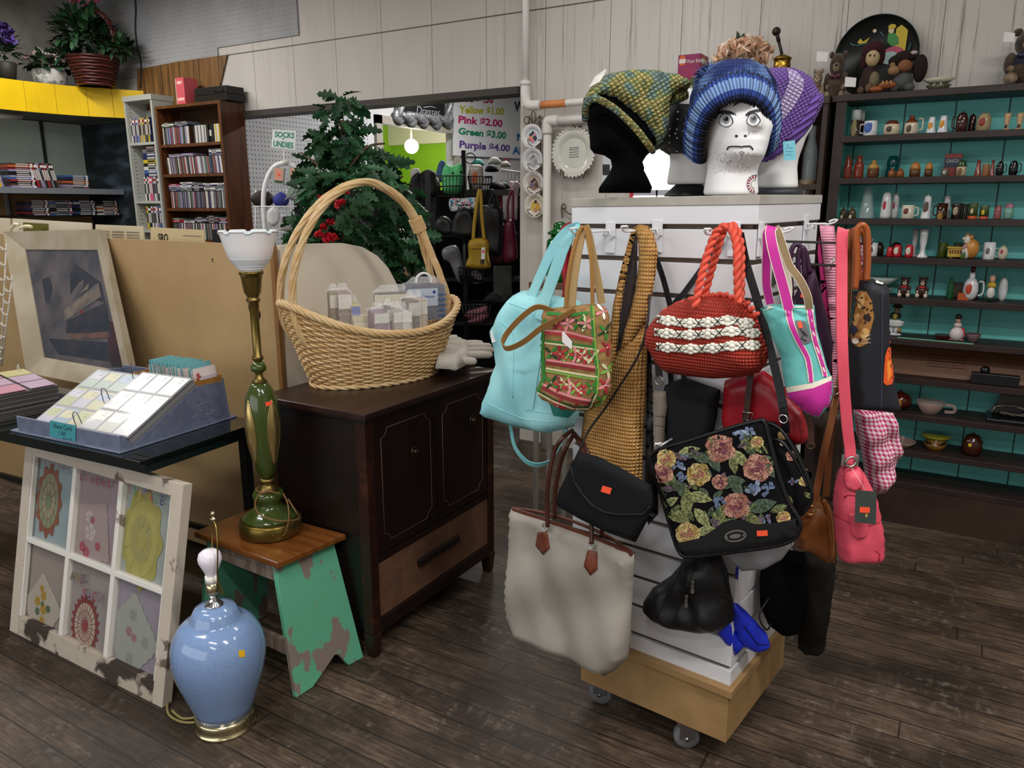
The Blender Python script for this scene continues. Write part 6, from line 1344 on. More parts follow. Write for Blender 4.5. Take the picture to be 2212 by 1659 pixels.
record('cream record sleeve with a mossy picture, leftmost but one in the bin',((26,472),(197,482),(205,640),(26,640)),2.30,['#cfc7b3','#5d5c1f','#8d8a2a'],lambda mb,fr:(bx(mb,fr,.15,.48,.45,.96,1),bx(mb,fr,.4,.47,.5,.9,2)))
record('cream record sleeve cut off at the left edge of the picture',((-60,468),(22,472),(22,640),(-60,640)),2.33,['#c9bfa8'])
record('cream record sleeve covered in fine print',((206,485),(309,489),(318,640),(206,640)),2.27,['#cfc3a6','#8e8470'],lambda mb,fr:(lines(mb,fr,.1,.3,[.78,.82,.86,.9],1),lines(mb,fr,.36,.6,[.78,.82,.86,.9],1),lines(mb,fr,.66,.92,[.78,.82,.86,.9],1)))
def sro(mb,fr):mb.c(1);txt(mb,'SRO',lambda x,y:fr(.15+x*.19,.80+y*.12),.03);lines(mb,fr,.62,.95,[.9],1,.008)
record('tan record sleeve printed SRO in black',((325,491),(440,497),(448,640),(325,640)),2.25,['#cbb98f','#1f1a16'],sro)
def blk(mb,fr):mb.c(1);mb.tube(cr([fr(.5,.95),fr(.58,.93),fr(.66,.84),fr(.7,.76)],4),.003,5);mb.c(2);mb.tube([fr(*q)for q in((.8,.84),(.95,.86),(.95,.92),(.8,.9))],.0012,4,closed=True)
record('black record sleeve with an orange streak behind the glass lamp shade',((459,496),(592,503),(598,640),(459,640)),2.24,['#120e14','#b0502e','#8a7a60'],blk)
t=T('yellow_clips','pair of cream plastic clips on top of the record bin edge','clip',FP.at(40,500));mb=MB()
for a,b in(((24,495),(40,486)),((42,494),(68,490))):mb.tube(cr([FP.at(*a,.02),FP.at((a[0]+b[0])/2,b[1]-1,.02),FP.at(*b,.02)],4),.008,8);
part('clip',mb,C('#d9d2ae',.5),t)
yb,yt=1.79,BY-.02;
FB0,FB1=PY(68,812,yb),PY(290,800,yb)
PT=[PY(12,502,yt),PY(219,497,yt)]
t=T('framed_painting','framed painting of a hazy street scene leaning on the record bin','picture',(FB0+FB1)/2)
zb=TZ+.002;BL,BR_=V((FB0.x-.02,yb,zb)),V((FB1.x+.005,yb,zb));TL,TR=PT
pn=(BR_-BL).cross(TL-BL).normalized();pn=pn if pn.y<0 else-pn
F=lambda u,v,o_=0:(BL*(1-u)+BR_*u)*(1-v)+(TL*(1-u)+TR*u)*v+pn*o_
FRM=M('cream_frame','#b3a894',.5,c2='#a4977f',ns=6)
def fbar(a,b,c,d):
 mb=MB();mb.hexa([F(*a,-.02),F(*b,-.02),F(*c,-.02),F(*d,-.02)],[F(*a,.012),F(*b,.012),F(*c,-.008),F(*d,-.008)]);return mb
fu,fv=.17,.125
for q in(((0,0),(1,0),(1-fu,fv),(fu,fv)),((1,0),(1,1),(1-fu*.55,1-fv),(1-fu*.55,fv)),((1,1),(0,1),(fu,1-fv),(1-fu*.55,1-fv)),((0,1),(0,0),(fu,fv),(fu,1-fv))):part('frame_bar',fbar(*q),FRM,t)
mb=MB();G=lambda x,y,o_=.0:F(fu+(1-fu*1.55)*x,fv+(1-2*fv)*y,-.012+o_);mb.add([G(0,0),G(1,0),G(1,1),G(0,1)],[(0,1,2,3)]);
for k,(ci,P)in enumerate(((1,[(.15,.5),(.3,.5),(.28,.75),(.16,.72)]),(2,[(.35,.42),(.9,.78),(.88,.62),(.4,.32)]),(1,[(.52,.6),(.95,.55),(.95,.72),(.66,.88),(.56,.78)]),(3,[(.4,.2),(.95,.28),(.95,.34),(.4,.25)]),(1,[(.1,.18),(.9,.22),(.9,.06),(.2,.05)]),(4,[(.6,.4),(.64,.4),(.64,.5),(.6,.5)]),(4,[(.78,.42),(.8,.42),(.8,.5),(.78,.5)]),(5,[(.86,.03),(1,.03),(1,.4),(.9,.38)]),(1,[(.36,.25),(.95,.3),(.95,.55),(.4,.36)]),(2,[(.38,.36),(.92,.60),(.92,.72),(.38,.44)]),(3,[(.4,.2),(.92,.26),(.92,.31),(.42,.24)]))):mb.c(ci);mb.add([G(x,y,.0004+.0002*k)for x,y in P],[tuple(range(len(P)))])
part('canvas',mb,[M('hazy_paint','#5f575a',.5,c2='#3f4047',ns=7,nd=5),M('dusk_paint','#1e2834',.5,c2='#30303a',ns=14),M('sand_paint','#7d7163',.4,c2='#5f5a56',ns=18),M('clay_paint','#6e4f46',.4,c2='#4d4242',ns=16),C('#7d2630',.4),M('wine_paint','#41212a',.4,c2='#2c1c24',ns=10)],t)
part('glazing',MB().add([G(0,0,.005),G(1,0,.005),G(1,1,.005),G(0,1,.005)],[(0,1,2,3)]),M('picture_glass','#8a8f99',.08,al=.05,sp=.6),t)
for k,(a,b)in enumerate((((14,528),(2,780)),((27,595),(3,790)))):
 pl=Pl(PY(20,600,1.70),(0,-1,0));t=T('hook_strip',['left','second'][k]+' white wire hook strip hanging in front of the painting frame','hook strip',pl.at(*b));mb=MB();A,B=pl.at(*a),pl.at(*b);mb.tube([A,B],.0035,6);part('rod',mb,C('#d2ccbf',.5),t)
 for i in range(8):
  q=A+(B-A)*(i+.3)/8;mb=MB();mb.tube(cr([q,q+V((-.012,-.008,-.004)),q+V((-.016,-.014,.012))],3),.0028,6);mb.tube(cr([q,q+V((.006,-.012,-.004)),q+V((.004,-.016,.008))],3),.0028,6);part('hook',mb,C('#d8d3c8',.5),t)
# ================= left wall: yellow canopy, films, books, discs
SPN={'black':'#17171b','white':'#c9c7c4','grey':'#6d6d72','red':'#8f2430','navy':'#262c52','blue':'#3c5a94','yellow':'#c9ae25','pink':'#c4527c','brown':'#4a3128','orange':'#b9592a','lilac':'#8d84a6','green':'#3c5c46'}
CZ=2.42
tp=[PZ(*q,CZ)for q in((-130,150),(0,168),(80,178),(170,187),(240,192),(322,197))];tp=cr(tp,5)
t=T('shelf_canopy','curved bright yellow plywood canopy above the wall shelves','canopy',(-6.6,3.2,2.2))
mb=MB()
for a,b in zip(tp[:-1],tp[1:]):mb.hexa([V((a.x,a.y,2.2)),V((b.x,b.y,2.2)),V((b.x-.012,b.y+.004,2.2)),V((a.x-.012,a.y+.004,2.2))],[V((a.x,a.y,CZ)),V((b.x,b.y,CZ)),V((b.x-.012,b.y+.004,CZ)),V((a.x-.012,a.y+.004,CZ))])
part('fascia',mb,M('yellow_paint','#e8c208',.45,c2='#dcb606',ns=3),t)
mb=MB();mb.prism([V((p_.x-.013,p_.y+.004,CZ-.02))for p_ in tp]+[V((-6.99,tp[-1].y,CZ-.02)),V((-6.99,tp[0].y,CZ-.02))],V((0,0,.018)));part('top_board',mb,C('#7d7468',.7),t)
mb=MB();mb.prism([V((p_.x-.013,p_.y+.004,2.205))for p_ in tp]+[V((-6.99,tp[-1].y,2.205)),V((-6.99,tp[0].y,2.205))],V((0,0,.012)));part('soffit',mb,C('#5e6058',.7),t)
for i in(4,8,12,16,20):p_=tp[i];part('joint_line',MB().box(p_.x-.001,p_.x+.002,p_.y-.002,p_.y+.002,2.202,CZ-.001),C('#b89c10',.6),t)
mb=MB();q=[PX(*p_,-6.5)for p_ in((-40,243),(46,246))];mb.tube([q[0]+V((0,0,-.02)),q[1]+V((0,0,-.02))],.02,10);o=obj('light_batten',mb,C('#cfd2d0',.4),'pale tube light under the yellow canopy at the left edge','light')
SX=-6.38;s1=PX(100,406,SX).z;s2=PX(150,465,SX-.1).z
t=T('wall_shelving','green-backed wall shelving holding films under the yellow canopy','shelving',(-6.7,3.3,0))
BPL=Pl((-6.93,3,0),(1,0,0))
g0,g1=PX(-60,300,-6.9).y,PX(214,300,-6.9).y
part('back_panel',MB().box(-6.99,-6.93,2.0,g1,s1,2.2),M('pale_green_board','#c3d2c6',.7,c2='#b5c4ba',ns=3),t);part('dark_panel',MB().box(-6.99,-6.94,g1,4.13,.02,2.2),M('dark_streaked_panel','#141a20',.6,c2='#4a5a66',ns=3,nd=6,st=(1,.35,3),amt=(.5,.75)),t)
part('dark_panel',MB().box(-6.93,-5.9,4.132,4.149,.02,2.2),M('dark_streaked_panel'),t)
mb=MB()
for px in(97,192):y_=PX(px,330,-6.92).y;mb.box(-6.93,-6.918,y_-.012,y_+.012,s1,2.2)
part('batten',mb,C('#2c3330',.7),t)
part('shelf_board',MB().box(-6.93,SX,2.0,4.12,s1-.045,s1,),C('#6f737a',.4),t,bev=.002);part('lower_back',MB().box(-6.99,-6.93,2.0,g1,.02,s1-.045),M('brown_hardboard','#a58259',.7,c2='#94744f',ns=3),t)
part('glass_shelf',MB().box(-6.92,SX-.08,PX(32,465,SX-.1).y,PX(268,465,SX-.1).y,s2-.012,s2),C('#0d0f10',.15),t)
mb=MB();
for px in(18,217):y_=PX(px,440,-6.9).y;mb.box(-6.93,-6.91,y_-.012,y_+.012,.3,s1-.045)
part('slotted_rail',mb,C('#8e8f92',.4),t)
rn=random.Random(21)
def case(name,col,dims,grp,label,cat,cache={}):
 """one mesh per colour and size; later ones are copies"""
 k=(name,col,dims)
 if k not in cache:
  x,y,z=dims;mb=MB();mb.box(-x/2,x/2,-y/2,y/2,0,z);i=max(range(3),key=lambda q:-dims[q])
  mb.c(1)
  e=.0006;s_=SPN[col];lite=col in('white','yellow','grey')
  if name=='music_disc':mb.box(-x*.46,-x*.40,-y/2-e,-y/2,z*.05,z*.95)if i==0 else mb.box(-x*.3,x*.1,-y/2-e,-y/2,z*.35,z*.7)
  elif i==0:mb.box(-x*.42,x*.42,-y/2-e,-y/2,z*.3,z*.72);mb.c(2);mb.box(-x*.45,x*.45,-y/2-e,-y/2,z*.82,z*.92)
  else:mb.box(-x*.2,x*.3,-y/2-e,-y/2,z*.25,z*.8);mb.c(2);mb.box(x*.36,x*.46,-y/2-e,-y/2,z*.1,z*.9)
  o=mesh(name,mb,[C(s_,.35),C('#2a2a2e' if lite else '#b5b1ac',.5),C('#e0ded8' if not lite else '#8a2a2a',.5)]);cache[k]=o;r=o
 else:r=cache[k].copy();COL.objects.link(r)
 INV[r]=Matrix.Identity(4);return tagp(r,label,cat,grp)
DV=['black','navy','white','red','grey','black','blue','lilac','brown','orange']
ART=lambda c_:('an ' if c_[0]in 'aeiou' else 'a ')
def dvd_stack(y,z,n,grp,where,x=SX-.075,cols=DV):
 for k in range(n):
  c_=rn.choice(cols);o=case('dvd_case',c_,(.188,.135,.0145),grp,'dvd case with %s%s spine %s'%(ART(c_),c_,where),'dvd');o.location=(x+rn.uniform(-.006,.006),y+rn.uniform(-.006,.006),z+k*.0152);o.rotation_euler=(0,0,R_(90)+rn.uniform(-.03,.03))
def dvd_row(ya,n,z,grp,where,lean,x=SX-.075):
 for k in range(n):
  c_=rn.choice(['white','black','red','grey','lilac','grey','brown','black','red','navy','yellow']);o=case('dvd_case',c_,(.0145,.135,.188),grp,'dvd case with %s%s spine %s'%(ART(c_),c_,where),'dvd');o.location=(x,ya+k*.0165,z+.004);o.rotation_euler=(0,R_(lean),R_(90))
Yp=lambda px,py=400:PX(px,py,SX).y
dvd_row(Yp(-12),5,s1,'dvds on the upper wall shelf','leaning at the far left of the upper wall shelf',-14)
dvd_stack(Yp(52),s1,12,'dvds on the upper wall shelf','in the tall stack on the upper wall shelf')
dvd_row(Yp(86),10,s1,'dvds on the upper wall shelf','leaning in the middle of the upper wall shelf',-12)
dvd_stack(Yp(170),s1,7,'dvds on the upper wall shelf','in the short stack on the upper wall shelf')
for px,w_,cs in((84,'first',['red','black','brown','navy','red']),(136,'second',['black','grey','navy','blue','black']),(187,'third',['navy','white','blue','black']),(236,'fourth',['brown','orange','white','black'])):dvd_stack(PX(px,455,SX-.1).y,s2,8,'dvds on the lower glass shelf','in the %s stack on the lower glass shelf'%w_,SX-.19,cs)
TY=3.94;ta,tb=PY(266,221,TY),PY(327,214,TY);TX0,TX1,TZt=ta.x,tb.x,(ta.z+tb.z)/2
t=T('media_tower','tall white media tower between the canopy and the brown bookcase','shelf unit',((TX0+TX1)/2,TY+.1,0));WT=C('#a9aca6',.5)
for x in(TX0,TX1-.022):part('side_panel',MB().box(x,x+.022,TY,4.13,0,TZt),WT,t,bev=.001)
part('back_panel',MB().box(TX0+.022,TX1-.022,4.118,4.13,.0,TZt-.05),WT,t);part('top_panel',MB().box(TX0-.004,TX1+.004,TY-.006,4.134,TZt,TZt+.04),WT,t,bev=.001)
tz=[PY(300,308,TY).z,PY(325,434,TY).z,PY(330,497,TY).z]
for z in tz+[.3,.7]:part('shelf_board',MB().box(TX0+.022,TX1-.022,TY+.004,4.118,z-.02,z),WT,t)
mb=MB()
for k in range(34):mb.box(TX0+.022,TX0+.0226,TY+.03,TY+.045,tz[2]+.03*k+.02,tz[2]+.03*k+.026)
part('peg_holes',mb,C('#55574f',.6),t)
def tower_row(z,cols,x0,grp,where,h=.188,th=.0145,nm='dvd_case',cat='dvd',kind='dvd case'):
 x=x0
 for c_ in cols:
  o=case(nm,c_,(th,.13,h),grp,'%s with %s%s spine %s'%(kind,ART(c_),c_,where),cat);o.location=(x,TY+.085,z+.001);x+=th+.002
tower_row(tz[0],['white','navy','lilac','grey','blue','lilac','grey','yellow','lilac','yellow','grey','brown','green','yellow','navy'],TX0+.045,'films on the top shelf of the white tower','on the top shelf of the white tower')
tower_row(tz[1],['white','black','white','pink','pink','grey','white','grey','black','brown'],TX0+.14,'tapes in the middle of the white tower','upright in the middle of the white tower',.188,.019,'video_tape','video tape','video tape')
for k,c_ in enumerate(['navy','blue','white','black','yellow','navy','navy','grey','brown']):
 o=case('video_tape',c_,(.188,.11,.026),'tapes stacked in the white tower','video tape with %s%s spine stacked on the upright tapes'%(ART(c_),c_),'video tape');o.location=(TX0+.23,TY+.085,tz[1]+.19+k*.0265)
tower_row(tz[2],['yellow','green','black','white','grey','white','lilac','grey','blue','navy'],TX0+.13,'tapes low in the white tower','low in the white tower',.188,.019,'video_tape','video tape','video tape')
BYF=3.92;ba,bb_=PY(334,236,BYF),PY(475,216,BYF);BX0,BX1=ba.x,bb_.x;BZ=bb_.z
t=T('disc_bookcase','reddish brown wooden bookcase packed with music discs','bookcase',((BX0+BX1)/2,4.02,0));OAK=M('red_brown_wood','#5d341c',.4,c2='#47260f',ns=4,st=(5,5,.6),coat=.15)
part('side_panel',MB().box(BX0,BX0+.025,BYF,4.13,0,BZ-.022),OAK,t,bev=.002);part('side_panel',MB().box(BX1-.028,BX1,BYF-.004,4.134,0,BZ-.0),OAK,t,bev=.002)
part('top_board',MB().box(BX0,BX1-.028,BYF-.004,4.13,BZ-.022,BZ),OAK,t,bev=.002);part('back_panel',MB().box(BX0+.025,BX1-.028,4.12,4.13,.02,BZ-.022),M('dark_back','#3a2413',.6),t)
bz=[PY(480,305,BYF).z,PY(483,373,BYF).z,PY(488,450,BYF).z,PY(490,520,BYF).z]
for z in bz+[.8,.45,.1]:part('shelf_board',MB().box(BX0+.025,BX1-.028,BYF,4.12,z-.022,z),OAK,t,bev=.001)
CDC=['black','white','grey','grey','black','white','lilac','navy','grey','brown','red','green']
ORD=['first','second','third','fourth']
def cd_row(r,x0,x1,lean=0,cols=CDC):
 x=x0
 while x<x1:
  c_=rn.choice(cols);o=case('music_disc',c_,(.0105,.125,.124),'discs upright on shelf %s'%ORD[r],'disc case with %s%s spine upright on the %s shelf of the brown bookcase'%(ART(c_),c_,ORD[r]),'music disc');o.location=(x,BYF+.075,bz[r]+.002);o.rotation_euler=(0,R_(-lean),0);x+=rn.uniform(.0116,.013)
def cd_stack(r,x,n,dz=.130):
 for k in range(n):
  c_=rn.choice(CDC);o=case('music_disc',c_,(.141,.125,.0105),'discs lying on shelf %s'%ORD[r],'disc case with %s%s spine lying on top of the %s shelf row'%(ART(c_),c_,ORD[r]),'music disc');o.location=(x+rn.uniform(-.006,.006),BYF+.075,bz[r]+dz+k*.0112)
xa,xb=BX0+.06,BX1-.04
cd_row(0,xa,xa+.31,0);cd_row(0,xa+.37,xa+.53,0,['white','white','grey','black']);cd_row(0,xb-.06,xb,0,['white','white','yellow'])
o=case('music_disc','black',(.125,.012,.124),'discs upright on shelf first','disc case turned to show its dark cover on the first shelf','music disc');o.location=(xb-.125,BYF+.03,bz[0]+.002)
cd_stack(0,xa+.06,3);cd_stack(0,xa+.22,3);cd_row(1,xa+.02,xb,5);cd_stack(1,xa+.11,2);cd_stack(1,xa+.26,2);cd_stack(1,xb-.08,4)
cd_row(2,xa+.02,xb,0);cd_row(3,xa+.02,xb,0)
for i,n_ in enumerate((5,6,5,5,5)):cd_stack(2,xa+.075+.137*i,n_)
for i,n_ in enumerate((3,2,4,5,4)):cd_stack(3,xa+.075+.137*i,n_)
p0=PY(388,222,3.98);t=T('pink_book','pink paperback standing on the white tower beside the brown bookcase','book',(p0.x,4.0,BZ));mb=MB();k=PY(413,168,3.98);x0=PY(385,200,3.98).x;mb.box(x0,x0+.02,3.96,4.08,BZ+.001,k.z);mb.box(x0+.02,x0+.1,4.07,4.08,BZ+.001,k.z);part('pages',mb,C('#b9b3a8',.6),t)
mb=MB();mb.box(x0+.02,x0+.115,3.95,4.069,BZ+.001,k.z+.005);mb.c(1);mb.box(x0+.03,x0+.105,3.949,3.95,BZ+.03,BZ+.05);mb.box(x0+.035,x0+.09,3.949,3.95,k.z-.04,k.z-.02);part('cover',mb,[C('#c4535c',.5),C('#e2b3b0',.5)],t)
t=T('black_case','flat black plastic case lying on the brown bookcase','case',(-5.1,4.03,BZ));a,b=PY(424,212,3.97),PY(500,192,3.97);x0,x1=a.x,a.x+.36
part('body',MB().box(x0,x1,3.95,4.12,BZ+.001,BZ+.05),C('#0f0f11',.35),t,bev=.004);part('lid',MB().box(x0+.003,x1-.003,3.953,4.117,BZ+.05,BZ+.105),C('#121214',.35),t,bev=.006);mb=MB();mb.tube(cr([(x1-.03,3.945,BZ+.06),(x1-.03,3.93,BZ+.07),(x1-.1,3.93,BZ+.07),(x1-.1,3.945,BZ+.06)],4),.004,6);part('handle',mb,C('#1a1a1c',.4),t)
mb=MB();mb.tube(cr([PY(*q,4.13)for q in((290,-20),(293,20),(292,60),(296,100),(304,135),(304,190))],5),.006,6);obj('wall_cable',mb,C('#141416',.5),'black cable running down the grey pegboard near the corner','cable')
def leaf(mb,p,d,up,L,W,bend=.25):
 d=d.normalized();s=d.cross(up);s=s.normalized()if s.length>1e-3 else d.orthogonal().normalized();n_=s.cross(d)
 q=[p,p+d*L*.35+n_*L*bend*.25,p+d*L*.7+n_*L*bend*.2,p+d*L-n_*L*bend*.2]
 mb.add([q[0],q[1]+s*W/2,q[1]-s*W/2,q[2]+s*W*.38,q[2]-s*W*.38,q[3]],[(0,1,2),(1,3,4,2),(3,5,4)],True)
def rdir(r,zmin=-1):
 while 1:
  d=V((r.gauss(0,1),r.gauss(0,1),r.gauss(0,1))).normalized()
  if d.z>zmin:return d
def bush(mb,c,rad,n,L,W,r,zs=1,nm=1):
 for _ in range(n):d=rdir(r,-.4);q=c+V((d.x*rad,d.y*rad,d.z*rad*zs))*r.uniform(.35,1);mb.c(r.randrange(nm));leaf(mb,q,d+rdir(r)*.7,V((0,0,1)),L*r.uniform(.7,1.2),W,.3)
def bloom(mb,c,r_,n,r,ci=0,nrm=None):
 for k in range(n):
  d=rdir(r,-.2)
  if nrm:d=(d+nrm*.8).normalized()
  mb.c(ci if k%3 else ci+1);leaf(mb,c,d,rdir(r),r_,r_*.85,.5)
LFm=[C('#1f3d24',.5),C('#2c5230',.5),C('#172e1b',.5)]
cy=PZ(18,175,CZ);pl=CFx(18,6.1);c=pl.at(18,168);b0_=V((c.x,c.y,CZ))
t=T('purple_flowers','bunch of dark purple silk flowers at the far left of the yellow canopy','flowers',b0_);mb=MB();mb.lathe([(.05,0),(.07,.12),(.06,.13),(0,.13)],b0_,16);part('pot',mb,C('#2a2620',.6),t)
mb=MB();bush(mb,b0_+V((0,0,.2)),.11,120,.07,.03,rn,1.1,3);part('foliage',mb,LFm,t);mb=MB()
for _ in range(16):bloom(mb,b0_+V((rn.uniform(-.14,.14),rn.uniform(-.08,.02),rn.uniform(.24,.38))),.055,9,rn)
part('blossoms',mb,[C('#35235e',.6),C('#4a3280',.6)],t)
pl=CFx(112,6.4);c=pl.at(110,184);b0_=V((c.x,c.y,CZ));t=T('rose_planter','crackled white planter of pale pink roses on the yellow canopy','planter',b0_)
mb=MB();mb.lathe([(.10,0),(.12,.02),(.125,.10),(.118,.12),(.105,.115),(0,.11)],b0_,28);part('pot',mb,M('crackled_white','#b9b9b4',.7,c2='#77776f',ns=22,amt=(.5,.6),bump=.5,bs=30),t)
mb=MB();bush(mb,b0_+V((0,0,.16)),.15,110,.08,.05,rn,.5,3);part('foliage',mb,LFm,t);mb=MB()
for x,z in((-.12,.2),(-.03,.23),(.05,.2),(.12,.19),(.0,.17)):bloom(mb,b0_+_r*x+V((0,0,z))-_h*.05,.055,16,rn)
part('blossoms',mb,[C('#cfaeae',.6),C('#d6cdc6',.6)],t)
pl=CFx(212,6.42);c=pl.at(208,186);b0_=V((c.x,c.y,CZ));t=T('greenery_basket','dark red wicker basket of greenery and pink flowers on the yellow canopy','basket',b0_)
mb=MB();
for k in range(10):
 r_=.13+.055*k/9;mb.c(k%2);mb.tube([b0_+V((math.cos(a*.2094)*(r_+.004*math.sin(a*1.57+k*3.14)),math.sin(a*.2094)*(r_+.004*math.sin(a*1.57+k*3.14)),.012+.022*k))for a in range(30)],.012,6,closed=True)
part('woven_body',mb,[C('#4a1c18',.4),C('#36120f',.4)],t);mb=MB();rope(mb,cr([b0_+_r*.14-_h*.02+V((0,0,.15)),b0_+_r*.20-_h*.03+V((0,0,.34)),b0_+_r*.14-_h*.0+V((0,0,.5)),b0_+_r*.02+V((0,0,.57)),b0_-_r*.12+V((0,0,.5))],8),.011,.011,3,30);part('handle',mb,C('#4a1f1a',.4),t)
mb=MB();bush(mb,b0_+V((0,0,.37))-_r*.05,.21,420,.11,.04,rn,.9,3);bush(mb,b0_+V((0,0,.27))+_r*.22,.10,130,.09,.04,rn,.7,3);bush(mb,b0_+V((0,0,.22))-_r*.2,.12,90,.09,.04,rn,.7,3);part('foliage',mb,LFm,t);mb=MB()
for x,z in((-.09,.62),(-.02,.66),(.0,.57),(.06,.62),(-.1,.52)):bloom(mb,b0_+_r*x+V((0,0,z)),.05,14,rn)
part('blossoms',mb,[C('#c46a86',.6),C('#a34a6c',.6)],t)
# ================= silk oak behind the basket
rn=random.Random(31)
TC=CFx(750,4.05);tb_=TC.at(745,640);tb_=V((tb_.x,tb_.y,0))
t=T('silk_oak_tree','bushy artificial oak with dark green lobed leaves and red flowers behind the basket','plant',tb_)
mb=MB();mb.lathe([(.001,.001),(.14,.001),(.17,.28),(.18,.30),(.16,.30),(.15,.26),(0,.26)],tb_,24);part('pot',mb,C('#2a211a',.6),t)
mb=MB();tr_=lambda px,py,o_=0:TC.at(px,py,o_)
mb.tube(cr([tb_+V((0,0,.25)),tr_(742,560),tr_(750,480),tr_(742,380),tr_(738,260)],6),[.022]*7+[.016]*8+[.010]*10,8)
for l in([(748,500),(700,450),(640,420)],[(748,470),(820,420),(870,380)],[(745,420),(690,360),(650,330)],[(742,380),(790,320),(830,310)],[(746,540),(820,520),(890,540)],[(745,540),(690,500),(630,470)]):mb.tube(cr([tr_(*q,rn.uniform(-.1,.15))for q in l],5),.006,6)
part('trunk',mb,C('#5a4636',.8),t)
OL=[(0,0),(.12,.05),(.2,.2),(.3,.09),(.42,.3),(.54,.12),(.66,.26),(.76,.1),(.88,.13),(1,0)]
def oak_leaf(mb,p,d,up,L):
 d=d.normalized();s=d.cross(up);s=s.normalized()if s.length>1e-3 else d.orthogonal();n_=s.cross(d);k=rn.uniform(-.25,.35)
 f=lambda a,b:p+d*(a*L)+s*(b*L)-n_*(L*k*a*a)+n_*(abs(b)*L*.25)
 vs=[f(a,0)for a,b in OL]+[f(a+.03,b)for a,b in OL]+[f(a+.03,-b)for a,b in OL];n=len(OL);fs=[]
 for i in range(n-1):fs+=[(i,i+1,n+i+1,n+i),(i+1,i,2*n+i,2*n+i+1)]
 mb.add(vs,fs,True)
mb=MB()
for cx,cy,rx,ry_,n in((735,228,40,22,32),(738,285,42,34,60),(728,345,62,42,80),(790,345,60,40,60),(755,410,100,55,140),(685,470,45,50,60),(672,385,22,40,30),(830,440,75,60,110),(800,540,85,60,110),(850,580,50,45,50),(870,500,45,50,40),(720,520,75,50,90),(648,480,18,22,10)):
 for _ in range(n):
  a,q=rn.uniform(0,6.28),rn.uniform(0,1)**.5;px,py=cx+math.cos(a)*q*rx,cy+math.sin(a)*q*ry_;o_=rn.uniform(-.22,.26)*(rx/110)
  p_=TC.at(px,py,o_);d=(_r*math.copysign(rn.uniform(.1,1),px-748+rn.uniform(-60,60))+V((0,0,rn.uniform(-1,.15)))+_h*rn.uniform(-.7,.4));mb.c(rn.randrange(3));oak_leaf(mb,p_,d,rdir(rn,.1),rn.uniform(.075,.125))
part('foliage',mb,[C('#1f4a2b',.5),C('#2a5a34',.5),C('#173a22',.5)],t)
mb=MB()
for px,py,r_ in((735,442,.035),(747,416,.025),(714,482,.03),(700,492,.026),(690,508,.03),(712,517,.04),(722,514,.03),(692,426,.015)):
 for q in range(2):bloom(mb,TC.at(px,py,.28),r_,9,rn,0,-_h)
part('blossoms',mb,[C('#c0182a',.5),C('#9c0f20',.5)],t)
# ================= far room: signs, rack, bags
WH=C('#e4e4e6',.5)
t=T('garment_stand','white hooped garment stand holding the SOCKS + UNDIES card','stand',V((CFx(600,5.3).at(600,500).x,CFx(600,5.3).at(600,500).y,0)));gp=CFx(600,5.3)
mb=MB();a=gp.at(577,520);mb.tube(cr([V((a.x,a.y,0)),gp.at(575,520),gp.at(569,440),gp.at(574,395),gp.at(590,363),gp.at(613,352),gp.at(636,360),gp.at(655,390),gp.at(660,440),V((gp.at(660,500).x,gp.at(660,500).y,0))],6),.016,10);part('hoop',mb,WH,t)
part('sign_rod',MB().tube([gp.at(614,352),gp.at(613,320)],.006,6),WH,t);mb=MB();mb.tube([gp.at(600,356,.02),gp.at(622,349,.02)],.014,8);part('tape',mb,C('#d8d8d4',.4),t)
P=[gp.at(*q,.02)for q in((589,279),(640,283),(637,324),(586,318))];mb=MB();mb.prism(P,gp.n*-.004);mb.c(1)
txt(mb,'SOCKS',quad(gp,(594,283),(636,287),(635,299),(593,296),.022),.03);txt(mb,'+',quad(gp,(609,297),(614,297),(614,302),(609,302),.022),.03);txt(mb,'UNDIES',quad(gp,(591,303),(634,308),(633,321),(590,316),.022),.03);part('sign_card',mb,[C('#e6ebec',.6),C('#2f8f7c',.6)],t)
for k,(px,py)in enumerate(((602,377),(636,377))):
 p=CFx(px,5.24);t=T('underwear_packet',['left','right'][k]+' hanging packet of underwear with a peach picture on the white stand','packet',p.at(px,py+20));mb=MB();mb.prism([p.at(*q)for q in((px-13,py-16),(px+12,py-14),(px+10,py+24),(px-14,py+22))],p.n*-.03);part('bag',mb,C('#9aa39b',.3),t)
 mb=MB();mb.prism([p.at(*q,.002)for q in((px-9,py-14),(px+10,py-12),(px+9,py+14),(px-9,py+12))],p.n*-.001);mb.c(1);mb.prism([p.at(*q,.003)for q in((px-9,py+12),(px+9,py+14),(px+8,py+19),(px-9,py+17))],p.n*-.001);mb.c(2);mb.prism([p.at(*q,.004)for q in elps(px,py,3,3,8)],p.n*-.001);part('picture',mb,[C('#d99a84',.5),C('#2f4a3c',.5),STK],t);part('hook',MB().tube([p.at(px-2,py-16),p.at(px-2,py-24)],.003,5),WH,t)
t=T('wire_shelf','white wire shelf of odds and ends beside the brown bookcase','shelf',CFx(600,5.0).at(600,500));p=CFx(600,5.35);mb=MB()
for y in(446,500):
 for o_ in(-.15,0,.15):mb.tube([p.at(548,y,o_),p.at(660,y,o_)],.004,5)
for x in(552,578,620,655):mb.tube([p.at(x,410),p.at(x,560)],.004,5)
part('wire_frame',mb,WH,t)
def blob(name,label,cat,dist,outl,col,f=.06,b=.06,rough=.7,group=None,extra=None,wr=.006,R=.05):
 px=sum(q[0]for q in outl)/len(outl);p=CFx(px,dist);outl=outl if wr==0 else cr2(outl,3);mb=MB();pillow(mb,p.pts(outl),p.n,f,b,R=R,wr=wr,ws=20);mats=[C(col,rough)]
 if extra:bv=mb.bvh();mats+=extra(mb,bv,p)
 return obj(name,mb,mats,label,cat,group)
